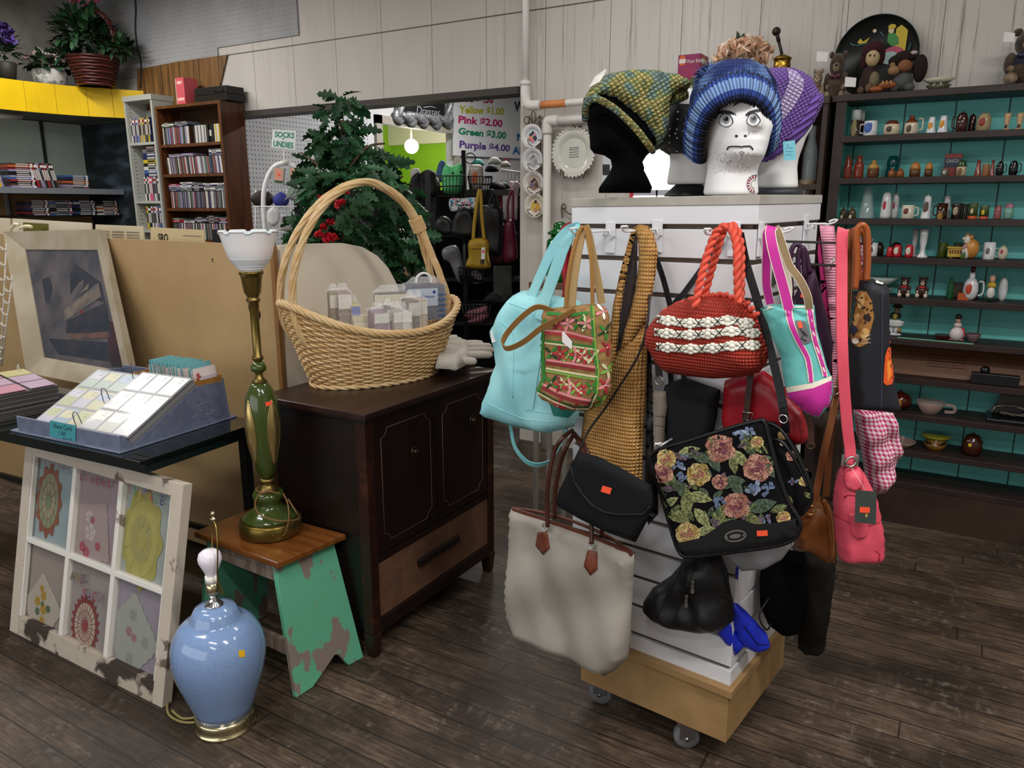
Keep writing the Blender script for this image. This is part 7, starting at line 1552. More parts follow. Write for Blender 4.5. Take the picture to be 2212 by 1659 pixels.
rect=lambda x0,y0,x1,y1,j=2:[(x0,y0+j),(x0+j,y0),((x0+x1)/2,y0-j*.5),(x1-j,y0),(x1,y0+j),(x1+j*.4,(y0+y1)/2),(x1,y1-j),(x1-j,y1),((x0+x1)/2,y1+j*.4),(x0+j,y1),(x0,y1-j),(x0-j*.4,(y0+y1)/2)]
blob('folded_cloth','dark brown cloth heap on the white wire shelf','cloth',5.35,rect(545,415,590,446,8),'#241a18');blob('folded_cloth','blue and clear plastic bag on the white wire shelf','bag',5.3,rect(592,418,622,446,6),'#2c3584');blob('folded_cloth','white cloth with a magenta edge on the white wire shelf','cloth',5.4,rect(622,410,662,432,6),'#c3bcc3',extra=lambda mb,bv,p:(mb.c(1),dec(mb,bv,[(620,412),(650,405),(652,409),(622,417)],.002,4),[C('#b5246e',.6)])[2])
blob('white_bag','white plastic bag tied to the white garment stand','bag',5.2,rect(578,450,602,486,6),'#cfd0d2',.03,.03);blob('boxed_packet','white and dark boxed packet under the white wire shelf','packet',5.3,rect(606,462,640,498,2),'#b9bcc0',.03,.03,extra=lambda mb,bv,p:(mb.c(1),dec(mb,bv,rect(611,468,622,480,1),.002,4),[C('#303036',.6)])[2])
WXp=Pl((-5.085,7,0),(1,0,0))
t=T('chalkboard','small chalkboard reading Dresses in an ornate silver frame, far room wall','chalkboard',WXp.at(915,262));mb=MB();mb.prism([WXp.at(*q)for q in((866,170),(960,150),(958,254),(868,245))],V((.012,0,0)));mb.c(1)
q=quad(WXp,(902,229),(951,235),(949,252),(900,246),.014);txt(mb,'Dresses',q,-.01);mb.tube([WXp.at(*z_,.014)for z_ in((915,232),(930,230),(942,233))],.004,5);part('slate',mb,[C('#17181c',.7),C('#c9ccd2',.7)],t)
mb=MB();SILF=M('silver_gilt','#b9bbc0',.35,m=.5,c2='#8e9096',ns=30,bump=.5,bs=40)
for a,b in(((862,165),(863,252)),((863,252),(969,262)),((969,262),(968,150))):A,B=WXp.at(*a,.03),WXp.at(*b,.03);rope(mb,[A+(B-A)*i/30 for i in range(31)],.028,.034,2,14)
for c_ in((863,252),(969,262),(916,260),(890,258),(944,263)):mb.ell(WXp.at(*c_,.035),(.03,.09,.075),8)
part('ornate_frame',mb,SILF,t)
t=T('price_board','large white board of coloured tag prices on the far room wall','sign',WXp.at(1060,338));pb=WXp;mb=MB();mb.prism([pb.at(*q)for q in((979,150),(1175,85),(1175,345),(978,336))],V((.02,0,0)));part('board',mb,C('#eceef0',.5),t)
for body,co,q in(('Red $ .50','#b3203a',((992,204),(1066,206),(1066,226),(992,222))),('Yellow $1.00','#c2bd2a',((992,227),(1089,233),(1088,251),(991,247))),('Pink $2.00','#c22a6c',((991,249),(1086,259),(1085,277),(990,268))),('Green $3.00','#1d8a62',((991,275),(1094,285),(1093,303),(990,292))),('Purple $4.00','#6c4a96',((993,303),(1102,313),(1101,332),(992,324))),('We','#26262c',((1111,220),(1140,216),(1140,240),(1111,241))),('No','#2a6ea0',((1117,288),(1146,288),(1146,305),(1117,304))),('All','#2a6ea0',((1107,317),(1130,316),(1130,334),(1107,333)))):
 mb=MB();txt(mb,body,quad(pb,*q,.023),.035);part('lettering',mb,C(co,.5),t)
gy=V((-6.3,7.55,2.75))
for k,(px,py,lab)in enumerate(((889,316,'bare glowing bulb lit beyond the green doorway'),)):
 p=PX(px,py,-6.0);t=T('ceiling_bulb',lab,'lamp',p);mb=MB().ell(p,.085,14);part('bulb',mb,M('lit_bulb','#fff6e8',.4,em=9),t);mb=MB();mb.tube([p+V((0,0,.08)),V((p.x,p.y,2.75))],.012,8);mb.lathe([(.0,-.02),(.13,-.012),(.13,0),(0,0)],V((p.x,p.y,2.75)),24);part('fitting',mb,C('#e8e6dc',.5),t)
 l=bpy.data.lights.new('bulb_light','POINT');l.energy=55;l.shadow_soft_size=.09;l.color=(1,.93,.8);o=bpy.data.objects.new('bulb_light',l);COL.objects.link(o);o.location=p+V((0,0,-.12))
p=CFx(1005,5.45);pb_=p.at(1007,700);t=T('basket_rack','black pole rack with wire baskets in the far doorway','rack',V((pb_.x,pb_.y,0)));mb=MB();tp_=p.at(1006,325);mb.tube([V((pb_.x,pb_.y,0)),V((pb_.x,pb_.y,tp_.z))],.018,10);mb.ring(p.at(1016,342),.035,.004,p.n);mb.box(-.02,.32,-.012,.012,-.02,.02,Matrix.Translation(p.at(1010,416))@Matrix.Rotation(YAW,4,'Z'));mb.lathe([(.2,0.001),(.2,.02),(0,.03)],(pb_.x,pb_.y,0),20);part('pole',mb,C('#0e0e10',.4),t)
def wbasket(x0,x1,y0,y1,dist=5.35):
 pl=CFx((x0+x1)/2,dist);a,b,c,d=[pl.at(*q)for q in((x0,y0),(x1,y0),(x1-6,y1),(x0+6,y1))];bk=_h*.22;mb=MB()
 R1=[a,b,b+bk,a+bk];R0=[d,c,c+bk*.8,d+bk*.8]
 for Rr in(R1,R0,[(u+v)/2 for u,v in zip(R1,R0)]):mb.tube(Rr,.0045,5,closed=True)
 for i in range(4):
  for k in range(8):q=k/8;mb.tube([R1[i]*(1-q)+R1[(i+1)%4]*q,R0[i]*(1-q)+R0[(i+1)%4]*q],.0028,4)
 part('wire_basket',mb,C('#131315',.4),t)
wbasket(940,1003,380,424);wbasket(1010,1062,381,414);wbasket(998,1060,658,697);wbasket(990,1045,578,612)
def plush(mb,bv,p):
 mb.c(1)
 for x,y in((978,374),(996,372)):dec(mb,bv,elps(x,y,2.6,3.2,8),.003,4)
 mb.c(2)
 for x in(972,1001):dec(mb,bv,elps(x,380,3,2,8),.003,4)
 return[BLK,C('#d99a9a',.7)]
blob('plush_toy','mint green round plush toy sitting in the top wire basket','soft toy',5.46,[(958,415),(954,385),(958,362),(966,354),(976,358),(986,356),(996,353),(1001,362),(1002,385),(996,415),(976,420)],'#55b873',.09,.09,extra=plush)
blob('wrapped_packet','clear packet with an orange picture in the second wire basket','packet',5.45,[(1012,362),(1038,356),(1044,372),(1040,408),(1018,408)],'#a39a90',.05,.05,.3,extra=lambda mb,bv,p:(mb.c(1),dec(mb,bv,elps(1026,385,6,14,10),.003,4),[C('#b5562c',.5)])[2])
def cap(label,px,py,w_,col,dist=5.6):return blob('cap',label,'hat',dist,[(px-w_,py+w_*.4),(px-w_*.9,py-w_*.2),(px-w_*.4,py-w_*.65),(px+w_*.4,py-w_*.65),(px+w_*.9,py-w_*.2),(px+w_*1.1,py+w_*.35),(px+w_*.2,py+w_*.5)],col,.08,.08)
cap('black headband style cap beside the wrapped packet',1062,365,14,'#111113');cap('turquoise knit cap on top of the far rack',1032,352,13,'#5fc0b4',5.8);cap('fluffy white cap on top of the far rack',1068,349,14,'#d8d6cf',5.85);cap('cream cap next to the red framed picture',1092,356,11,'#cfc9be',5.9);cap('floral printed cap near the top of the black pole',1022,362,10,'#8c8290',5.7)
for k,(px,py)in enumerate(((1070,402),(1080,404),(1088,402))):cap(['black','grey','dark'][k]+' cap on the rail beside the striped basket',px,py,13,['#111113','#4a4648','#1d1b1d'][k],5.5+.04*k)
blob('framed_picture','small red framed picture on the far rack','picture',6.0,rect(1087,343,1100,360,1),'#a8344a',.01,.01,extra=lambda mb,bv,p:(mb.c(1),dec(mb,bv,rect(1090,346,1097,357,1),.002,4),[WH])[2])
t=T('hanger_rail','white rail of empty hangers above the pale shirts','rail',CFx(1108,6.1).at(1108,375));p=CFx(1108,6.1);part('rail',MB().tube([p.at(1082,368),p.at(1128,374)],.012,8),WH,t)
for k in range(5):x=1088+8*k;part('hanger',MB().tube([p.at(x,370,.0),p.at(x+1,378),p.at(x-5,392,.1),p.at(x+8,394,-.1),p.at(x+1,378)],.006,5),WH,t)
for k,(x,c_)in enumerate(((1094,'#cfccd0'),(1106,'#d9c3c8'),(1116,'#c9b3ba'))):blob('shirt',['white','pale pink','dusty pink'][k]+' shirt hanging from the white rail in the far room','shirt',6.05-.05*k,[(x-8,396),(x,391),(x+6,396),(x+14,416),(x+16,470),(x-10,470),(x-12,416)],c_,.02,.02)
for k,l in enumerate(([(882,415),(888,385),(903,372),(912,380),(910,430),(890,432)],[(905,380),(925,366),(945,378),(944,420),(930,425),(906,420)])):blob('black_shirt',['left','right'][k]+' black shirt on a hanger beside the silk oak','top',5.9,l,'#0c0c0e',.04,.04)
blob('printed_shirt','blue and white printed top hanging behind the green plush toy','top',6.1,[(942,375),(948,352),(958,346),(964,360),(962,390),(944,392)],'#4a6f96',.03,.03);blob('white_shirt','white garment hanging beside the doorway','top',6.2,[(886,372),(892,364),(904,364),(908,374),(905,385),(890,385)],'#d5d2cd',.03,.03)
def fbag(name,label,dist,outl,col,hl=None,rough=.5,f=.05,extra=None,hcol=None,hr=.009):
 px=sum(q[0]for q in outl)/len(outl);p=CFx(px,dist);outl=cr2(outl,3);t=T(name,label,'handbag',p.at(px,max(q[1]for q in outl)))
 mb=MB();pillow(mb,p.pts(outl),p.n,f,f,R=.04,wr=.004);mats=[C(col,rough)]
 if extra:bv=mb.bvh();mats+=extra(mb,bv,p)
 part('body',mb,mats,t)
 for l in(hl or[]):part('handle',MB().tube(cr([p.at(*q)for q in l],5),hr,8),C(hcol or col,rough),t)
 return t,p
t,p=fbag('mustard_bag','mustard yellow crossbody bag with a white hang tag on the far rail',5.2,[(1014,519),(1054,518),(1056,560),(1060,578),(1032,582),(1006,576),(1012,555)],'#9c7d1e',[[(1022,520),(1026,470),(1034,416),(1038,418),(1041,470),(1046,518)]],extra=lambda mb,bv,p:(mb.c(1),dline(mb,bv,[(1014,538),(1054,536)],.003),[C('#6d5712',.5)])[2],hr=.012)
mb=MB();mb.prism([p.at(*q,.06)for q in((1040,535),(1048,534),(1047,560),(1039,560))],p.n*.003);mb.c(1);mb.prism([p.at(*q,.064)for q in elps(1044,543,2.4,3.5,8)],p.n*.001);mb.c(2);mb.prism([p.at(*q,.06)for q in((1039,560),(1047,560),(1046,569),(1038,569))],p.n*.003);part('hang_tag',mb,[C('#e2dfdc',.5),C('#e0324a',.5),C('#2a2220',.5)],t);mb=MB();
for k in range(6):mb.tube([p.at(1053,545,.05),p.at(1054+k*1.2,572,.05)],.003,4)
part('tassel',mb,C('#a58a3a',.6),t)
fbag('black_tote','black handbag with silver rings on the far rail',5.4,[(1020,455),(1082,446),(1086,500),(1080,552),(1050,545),(1018,548)],'#0e0e10',[[(1040,455),(1042,425),(1055,415),(1066,430),(1068,450)],[(1056,452),(1060,428),(1070,418),(1078,448)]],extra=lambda mb,bv,p:(mb.c(1),dec(mb,bv,rect(1048,446,1064,449,1),.004,4),dec(mb,bv,rect(1070,444,1078,447,1),.004,4),[SIL])[3])
fbag('burgundy_tote','deep burgundy tote hanging at the right end of the far rail',5.35,[(1092,480),(1108,475),(1114,500),(1119,550),(1114,562),(1094,570),(1086,560),(1088,520)],'#5e1230',[[(1098,482),(1097,440),(1104,414),(1108,418),(1108,478)]],.4);fbag('burgundy_tote','dark wine bag behind the burgundy tote',5.5,[(1062,520),(1090,480),(1094,560),(1062,566)],'#3c0d20',[[(1080,490),(1079,420),(1083,416),(1084,486)]],.5,hcol='#7a1c3c')
fbag('black_patent_bag','shiny black bag at the edge of the doorway jamb',5.3,[(1118,420),(1132,420),(1132,540),(1120,560)],'#0b0b0d',None,.2)
def dots(mb,bv,p):
 r_=random.Random(2)
 for _ in range(60):mb.c(r_.choice([1,2,3,3]));x,y=r_.uniform(970,1030),r_.uniform(430,456);dec(mb,bv,elps(x,y,r_.uniform(1.5,3),r_.uniform(1.5,3),6),.002,20)
 return[C('#2f8fb4',.5),C('#d24a7c',.5),C('#1f1f2a',.5)]
fbag('printed_pouch','white pouch printed in blue, pink and black under the top baskets',5.4,[(971,430),(1000,428),(1030,427),(1028,450),(1000,453),(975,457)],'#c9ccd0',None,.5,.02,dots)
fbag('black_beret','large rounded black hat on the far shelf',5.35,[(978,510),(978,478),(990,455),(1010,450),(1026,470),(1030,512)],'#08080a');fbag('small_black_hat','smaller black hat left of the rounded black hat',5.4,[(940,500),(942,478),(958,466),(976,478),(980,505),(960,510)],'#0d0d0f')
p=CFx(985,5.9);t=T('dark_shelving','dark metal shelving in the shadows of the far room','shelving',V((p.at(985,600).x,p.at(985,600).y,0)),YAW)
mxs=Matrix.Translation(V((p.at(985,600).x,p.at(985,600).y,0)))@Matrix.Rotation(YAW,4,'Z');mb=MB()
for x in(-.62,-.2,.5):mb.box(x,x+.035,-.2,-.165,0,1.75,mxs);mb.box(x,x+.035,.2,.235,0,1.75,mxs)
part('upright',mb,C('#18181a',.5),t)
for z in(.12,.62,.95,1.28):part('shelf_board',MB().box(-.62,.535,-.2,.235,z,z+.025,mxs),C('#1c1b1c',.5),t)
part('dark_backdrop',MB().box(-1.3,.75,.3,.32,0,1.62,mxs),C('#121214',.9),t)  # black sheet added as a backdrop so the far room reads dark
blob('white_carton','plain white carton beside the basket handle','box',5.2,rect(862,494,906,520,1),'#b9b8b8',.1,.1,R=.01,wr=0);blob('cardboard_box','tall cardboard box on the floor behind the right side of the basket','box',4.8,rect(858,576,912,1000,2),'#6d543d',.15,.15,R=.01,wr=0)
blob('grey_board','plain grey green board standing on the low far shelf','board',5.6,rect(1066,574,1106,648,1),'#4d524e',.02,.02,R=.01,wr=0)
for k,l in enumerate(([(1046,652),(1056,634),(1070,630),(1084,645),(1082,656)],[(1078,656),(1084,640),(1098,634),(1110,648),(1108,658)])):blob('black_shoe',['left','right'][k]+' black laced shoe on the low far shelf','shoe',5.4,l,'#121214',.05,.05)
blob('sole','black sandal with a pale sole in the lower wire basket','shoe',5.4,[(1004,570),(1012,560),(1030,585),(1046,602),(1042,612),(1026,606),(1010,590)],'#141416',.02,.02,extra=lambda mb,bv,p:(mb.c(1),dec(mb,bv,elps(1030,594,14,8,12,35),.003,4),[C('#8f8b90',.5)])[2])
for k,l in enumerate(([(1002,684),(1008,672),(1030,666),(1050,660),(1056,668),(1040,684),(1020,692)],[(1010,694),(1030,684),(1052,674),(1056,684),(1040,696),(1020,700)])):blob('slipper',['upper','lower'][k]+' dusty pink slipper in the lowest wire basket','slipper',5.45-.06*k,l,'#8f5a66',.04,.04)
blob('hanger_pack','tangle of clear and white plastic hangers low in the far room','hangers',5.5,[(955,540),(975,530),(990,535),(1000,575),(996,612),(985,600),(972,570),(958,560)],'#77787c',.03,.03,.3)
# ================= wall of plates
PW=WALLY-.02
def plate(label,px,py,rx_,ry_,rim,well,draw=None,wires=True,name='wall_plate',grp=None):
 c=PY(px,py,PW-.02);e=PY(px+rx_,py,PW-.02);r_=(PY(px,py-ry_,PW-.02).z-c.z);t=T(name,label,'plate',V((c.x,PW,c.z-r_)),group=grp)
 mx=Matrix.Rotation(R_(90),3,'X');mb=MB().lathe([(0,.004),(r_*.6,.003),(r_*.66,.012),(r_*.97,.022),(r_,.020),(r_*.96,.017),(r_*.64,.004),(r_*.5,-.004),(0,-.004)],c,40,mx=mx);part('dish',mb,C(rim,.15),t)
 pl=Pl(c+V((0,-.006,0)),(0,-1,0));f=lambda x,y,o_=0:c+V((x*r_,-.005-o_,y*r_));mb=MB()
 if well:mb.prism([f(math.cos(a*.2)*.6,math.sin(a*.2)*.6)for a in range(31)],V((0,.0008,0)))
 mats=[C(well or rim,.15)]
 if draw:mats+=draw(mb,f)
 if well or draw:part('painted_picture',mb,mats,t)
 return t,c,r_
def scene_(cols):
 def d(mb,f):
  for k,(x,y,r_,ci)in enumerate(((-.2,.1,.16,1),(.2,.12,.15,2),(0,.3,.13,3),(-.22,-.15,.2,4),(.2,-.15,.2,1),(.0,-.35,.16,2))):mb.c(ci);mb.prism([f(x+math.cos(a)*r_,y+math.sin(a)*r_*1.1,.001+.0003*k)for a in np.linspace(0,5.8,12)],V((0,.0005,0)))
  return[C(c,.3)for c in cols]
 return d
for k,(px,py,w_,lab,rim,well,cols)in enumerate(((1152,295,27,'top small plate with three children in the wire holder','#d5d2d4','#c3d0d8',['#3a3640','#cf8a9a','#2a2a30','#d98a6a']),(1153,346,27,'second small plate, pale grey with a seated figure','#c9c9cc','#c1c3c6',['#8f9094','#a9a3a0','#6d6c70','#b5b2b2']),(1155,396,27,'third small plate with a dark haired child','#cfc9c6','#b5a49a',['#54404a','#8a6a5a','#3a2c2c','#6d6478']),(1158,444,27,'lowest small plate with two children in yellow','#cfc8bd','#d3c9b4',['#c79a2c','#c08a6a','#4a2e22','#d0b04a']))):plate(lab,px,py,20,w_,rim,well,scene_(cols),grp='small plates in the wire holder')
t=T('plate_holder','curly brass wire holder of four small plates on the doorway jamb','plate rack',PY(1155,470,PW));mb=MB();WB=C('#6d5f48',.4,m=.7)
f=lambda px,py,o_=.0:PY(px,py,PW-o_)
for x in(1143,1166):mb.tube([f(x,250),f(x+5,468)],.003,6)
for sg in(-1,1):mb.tube(cr([f(1152+sg*2,275),f(1152+sg*6,258),f(1152+sg*16,252),f(1152+sg*20,262),f(1152+sg*13,268),f(1152+sg*10,262)],5),.003,6);mb.tube(cr([f(1152,272),f(1152+sg*5,250),f(1152,238)],5),.003,6)
for y in(318,370,420,468):
 for sg in(-1,1):mb.tube(cr([f(1154+sg*3,y-2,.05),f(1154+sg*12,y-8,.06),f(1154+sg*14,y-16,.055),f(1154+sg*8,y-14,.06)],4),.003,6)
part('wire',mb,WB,t)
def bigplate(mb,f):mb.c(1);mb.prism([f(math.cos(a)*.3,math.sin(a)*.36,.001)for a in np.linspace(0,6,24)],V((0,.0005,0)));mb.c(2);[mb.tube([f(-.22,y,.002),f(.22,y+.02,.002)],.0025,5)for y in(-.18,-.08,.02,.12,.2)];return[C('#c5c6bd',.2),C('#7f8a86',.4)]
t,c,r_=plate('large cream plate with a pierced rim hanging in a wire holder',1241,330,42,53,'#c9c8be','#c4c3b8',bigplate)
mb=MB()
for k in range(36):a=k*math.pi/18;mb.ell(c+V((math.cos(a)*r_*.99,-.02,math.sin(a)*r_*.99)),(r_*.065,.006,r_*.065),6)
part('scalloped_edge',mb,C('#cfcec4',.15),t)
t=T('plate_hanger','scrolled wire holder around the large cream plate','plate hanger',f(1240,380));mb=MB()
for sg in(-1,1):mb.tube(cr([f(1246,282),f(1246+sg*6,272),f(1246+sg*10,276),f(1246+sg*5,282)],4),.004,6);mb.tube(cr([f(1240+sg*20,385,.02),f(1240+sg*24,372,.05),f(1240+sg*30,366,.05),f(1240+sg*28,378,.05)],4),.004,6)
mb.tube([f(1246,280),f(1240,386)],.003,6);mb.tube(cr([f(1215,470),f(1213,448),f(1218,440),f(1222,448),f(1216,452)],4),.004,6);mb.tube(cr([f(1214,448),f(1230,462),f(1256,462)],4),.004,6);part('wire',mb,WB,t)
p0=PY(1312,365,WALLY-.004);t=T('wall_print','white print of a small black figure pinned to the back wall','print',p0);mb=MB();P=[PY(*q,WALLY-.006)for q in((1303,336),(1330,332),(1326,412),(1299,408))];mb.prism(P,V((0,.003,0)));mb.c(1)
q_=[PY(*z_,WALLY-.008)for z_ in((1303,356),(1316,356),(1316,377),(1303,377))];mb.tube(q_,.004,5,closed=True);mb.ell((q_[0]+q_[2])/2,(.02,.002,.03),7);part('sheet',mb,[C('#d2d6da',.6),C('#2a2c30',.6)],t)
jp=CFx(1208,3.62);jb=jp.at(1208,607);t=T('stand','small wooden stand under the green glass jar','stand',V((jb.x,jb.y,0)));mb=MB();mb.box(-.11,.11,-.1,.1,jb.z-.03,jb.z-.002,Matrix.Translation((jb.x,jb.y,0)));part('top',mb,C('#5e4632',.5),t)
for a in(-.09,.07):
 for b in(-.08,.06):part('leg',MB().box(a,a+.02,b,b+.02,0,jb.z-.03,Matrix.Translation((jb.x,jb.y,0))),C('#9a9690',.6),t)
t=T('green_glass_jar','tall green glass jar with a lid behind the aqua straps','jar',jb);GG=M('green_glass','#0c6a22',.08,tr=.55,coat=.4);pr=[(max(r,.001),z-jb.z)for r,z in pprof(jp,1208,[(0,607),(24,607),(28,598),(29,540),(28,520),(20,512),(19,506),(0,505)])]
part('jar',MB().lathe(pr,jb,28),GG,t);pr=[(max(r,.001),z-jb.z)for r,z in pprof(jp,1208,[(0,506),(26,506),(27,502),(18,497),(14,492),(15,486),(10,480),(0,478)])];part('lid',MB().lathe(pr,jb,28),GG,t)
# ================= turquoise shelf and its wares
SY=3.91;SL=[1.81,1.626,1.443,1.27,1.0875,.90,.72,.549,.37,.213];STOP=1.99;XL,XR=-.605,1.25
DKW=M('dark_stained_wood','#2e1f1c',.5,c2='#241614',ns=6,st=(1,4,4));
m,nt,b,P_,X_=nmat('turquoise_boards',.55)
j=mth(nt,'LESS_THAN',mth(nt,'FRACT',mth(nt,'DIVIDE',mth(nt,'ADD',X_[0],20.02),.205)),.03)
nt.links.new(mix(nt,mth(nt,'MULTIPLY',j,.9),ramp(nt,noi(nt,P_,4,(1,1,.5),4),[(.3,'#66c6c2'),(.7,'#76d4d0')]),'#0a1a18'),b.inputs['Base Color'])
t=T('turquoise_shelf','wide dark wood shelf with turquoise back boards, full of small china','shelf',(0,4.02,0))
part('back_boards',MB().box(XL+.03,XR,4.125,4.145,.0,STOP-.03),m,t);mb=MB();mb.box(XL,XL+.018,SY,4.145,0,STOP-.03);mb.box(XL,XL+.045,SY-.004,SY,0,STOP-.03);mb.c(1);mb.box(XL+.018,XL+.03,SY,4.125,.02,STOP-.03);part('side_panel',mb,[DKW,C('#7ad8cb',.55)],t)
part('top_board',MB().box(XL-.02,XR,SY-.01,4.148,STOP-.03,STOP),DKW,t,bev=.003)
for z in SL:part('shelf_board',MB().box(XL+.03,XR,SY-.006,4.125,z-.028,z),DKW,t,bev=.002)
part('kick_board',MB().box(XL,XR,SY-.004,SY+.015,.0,SL[-1]-.028),M('kick_wood','#2a1a14',.6,c2='#38241b',ns=5),t)
PR=dict(mug=[(0,0),(.92,0),(1,.04),(1,1),(.9,1),(.86,.12),(0,.1)],pot=[(0,0),(.7,0),(.95,.12),(1,.4),(.98,.72),(.8,.8),(.78,.84),(.6,.95),(.2,1),(0,1)],jug=[(0,0),(.85,0),(1,.1),(1,.5),(.85,.68),(.4,.82),(.34,.88),(.4,.95),(.36,1),(0,1)],bell=[(0,0),(1,0),(.95,.06),(.72,.4),(.66,.7),(.62,.94),(.5,1),(0,1)],bot=[(0,0),(.95,0),(1,.06),(1,.5),(.9,.62),(.55,.76),(.5,.92),(.56,.94),(.5,1),(0,1)],shk=[(0,0),(.9,0),(1,.1),(.95,.6),(.8,.9),(.5,1),(0,1)],cyl=[(0,0),(.96,0),(1,.03),(1,.95),(.94,1),(0,1)],vase=[(0,0),(1,0),(.95,.04),(.5,.14),(.42,.3),(.62,.55),(.66,.8),(.78,1),(.66,.98),(.5,.6),(0,.5)],dome=[(0,0),(.96,0),(1,.3),(.94,.6),(.7,.85),(.35,.97),(0,1)],ball=[(0,0),(.4,0),(.8,.15),(1,.42),(.9,.72),(.6,.9),(.3,.97),(0,1)],bowl=[(0,0),(.5,0),(.54,.06),(.8,.45),(1,.97),(.97,1),(.74,.45),(.45,.12),(0,.1)],ins=[(0,0),(.9,0),(1,.05),(1,.38),(.85,.42),(.85,.5),(.95,.55),(.9,.8),(.6,.98),(0,1)],cone=[(0,0),(1,0),(.97,.02),(.6,.6),(.42,1),(.39,1),(.55,.6),(.9,.03),(0,.02)],inv=[(0,0),(1.08,0),(1.08,.04),(1,.05),(.96,.7),(.85,.92),(.6,1),(0,1)])
def ware(sh,x0,x1,yt,pr,cols,label,cat,name=None,top=None,mark=None,h=0,lid=0,dy=.07,gl=.15,fl=0,grp=None,z0=None,k=None):
 z=(SL[sh]if z0 is None else z0)+.0005;a,b_=PY(x0,300,SY+dy).x,PY(x1,300,SY+dy).x;c=V(((a+b_)/2,SY+dy,z));r=abs(b_-a)/2*.98;ht=PY((x0+x1)/2,yt,SY+dy).z-z
 t=T(name or cat.replace(' ','_'),label,cat,c,group=grp);prof=[(max(q*r,.0005),w_*ht)for q,w_ in PR[pr]];mt=cols if not isinstance(cols,str)else C(cols,gl,coat=.2)
 if top:
  cut=top[1];lo=[p_ for p_ in prof if p_[1]<=cut*ht+1e-6];hi=[p_ for p_ in prof if p_[1]>cut*ht];m_=(float(np.interp(cut*ht,[lo[-1][1],hi[0][1]],[lo[-1][0],hi[0][0]])),cut*ht)
  part('body',MB().lathe(lo+[m_],c,22),mt,t);part('upper_glaze',MB().lathe([m_]+hi,c,22),C(top[0],gl,coat=.2),t)
 else:part('body',MB().lathe(prof,c,8 if fl==8 else 24,fl=fl if fl<1 else 0),mt,t)
 if mark:
  ci,mz,ms=mark;rr=float(np.interp(mz*ht,[p_[1]for p_ in prof[:max(4,len(prof)//2)]],[p_[0]for p_ in prof[:max(4,len(prof)//2)]]))if pr!='cyl' else r
  mb=MB();q=c+V((-.25*rr,-rr*.985,mz*ht));mb.ell(q,(r*ms,r*.12,ht*ms*.55),8);mb.ell(q+V((r*ms*.5,-.0005,ht*ms*.3)),(r*ms*.4,r*.12,ht*ms*.25),6);part('painted_motif',mb,C(ci,.4),t)
 if h:
  q=c+V((h*r*.95,0,0));mb=MB().tube(cr([q+V((0,0,ht*.8)),q+V((h*r*.55,0,ht*.78)),q+V((h*r*.6,0,ht*.3)),q+V((0,0,ht*.22))],5),r*.13,7);part('handle',mb,mt,t)
 if lid:part('knob',MB().ell(c+V((0,0,ht*1.02)),r*.16,8),mt if lid==1 else C(lid,.2),t)
 return t,c,r,ht
W,CRM='#d3d5d8','#cbbfa6'
ware(0,1835,1856,238,'cyl','#3a2f22','tall brown and white shaker at the left end of the top shelf','shaker',top=('#c9c9c6',.62),mark=('#8d7f54',.3,.6));ware(0,1852,1864,240,'cyl','#4a2a24','second tall brown and white shaker half behind the first','shaker',top=('#c9c9c6',.62),dy=.13)
ware(0,1863,1893,262,'mug',W,'white mug with a blue printed band on the top shelf','mug',h=-1,mark=('#3f5fa8',.55,.6));ware(0,1906,1942,260,'pot',CRM,'squat cream pot with a brown lid on the top shelf','sugar pot',top=('#5e2c1e',.72),mark=('#4a3d30',.4,.35));ware(0,1950,1981,250,'jug',CRM,'cream pitcher with a brown glazed neck on the top shelf','pitcher',top=('#6b3015',.62),mark=('#4f4334',.3,.35),h=1)
ware(0,1997,2020,253,'bell',W,'white bell shaker painted with an orange, left one of the pair','shaker',mark=('#d08a20',.45,.4));ware(0,2021,2046,250,'bell',W,'white bell shaker painted with an orange, right one of the pair','shaker',mark=('#d08a20',.5,.4));ware(0,2060,2087,243,'pot','#3b1c16','dark brown eared crock, the bigger one','crock',lid=1,h=-1);ware(0,2087,2104,247,'pot','#33180f','dark brown eared crock, the smaller one','crock',lid=1,dy=.11,h=1);ware(0,2104,2137,244,'pot','#9a8a68','tan stoneware jar with a red oval badge','jar',mark=('#8a2e24',.5,.4));ware(0,2159,2181,245,'vase','#b89a74','tan and gold goblet, left one of the pair by the right edge','goblet',mark=('#2a2018',.2,.3));ware(0,2186,2209,245,'vase','#b89a74','tan and gold goblet, right one of the pair by the right edge','goblet',mark=('#2a2018',.2,.3))
ware(1,1827,1847,337,'bot','#7c2f1f','red brown bottle at the left end of the second shelf','bottle');ware(1,1850,1873,336,'bot','#7c2f1f','red brown bottle with a small handle, second from the left','bottle',h=-1);ware(1,1880,1907,346,'jug','#5e3a20','two-tone tan and brown little jug','jug',top=('#b08544',.52));ware(1,1920,1950,336,'ins',M('teal_glass','#0d5c5c',.08,tr=.3,coat=.3),'dark teal glass insulator','insulator',dy=.14);ware(1,1926,1943,363,'jug','#7d431c','tiny brown jug in front of the teal insulator, left one','jug',dy=.04);ware(1,1944,1962,363,'jug','#7d431c','tiny brown jug in front of the teal insulator, right one','jug',dy=.04)
ware(1,1972,1997,349,'dome','#5a3a22','wooden acorn shaker with a tan dome, wider one','shaker',top=('#a8702e',.5),gl=.4);ware(1,2005,2024,350,'dome','#54341f','wooden acorn shaker with a tan dome, narrower one','shaker',top=('#a8702e',.5),gl=.4)
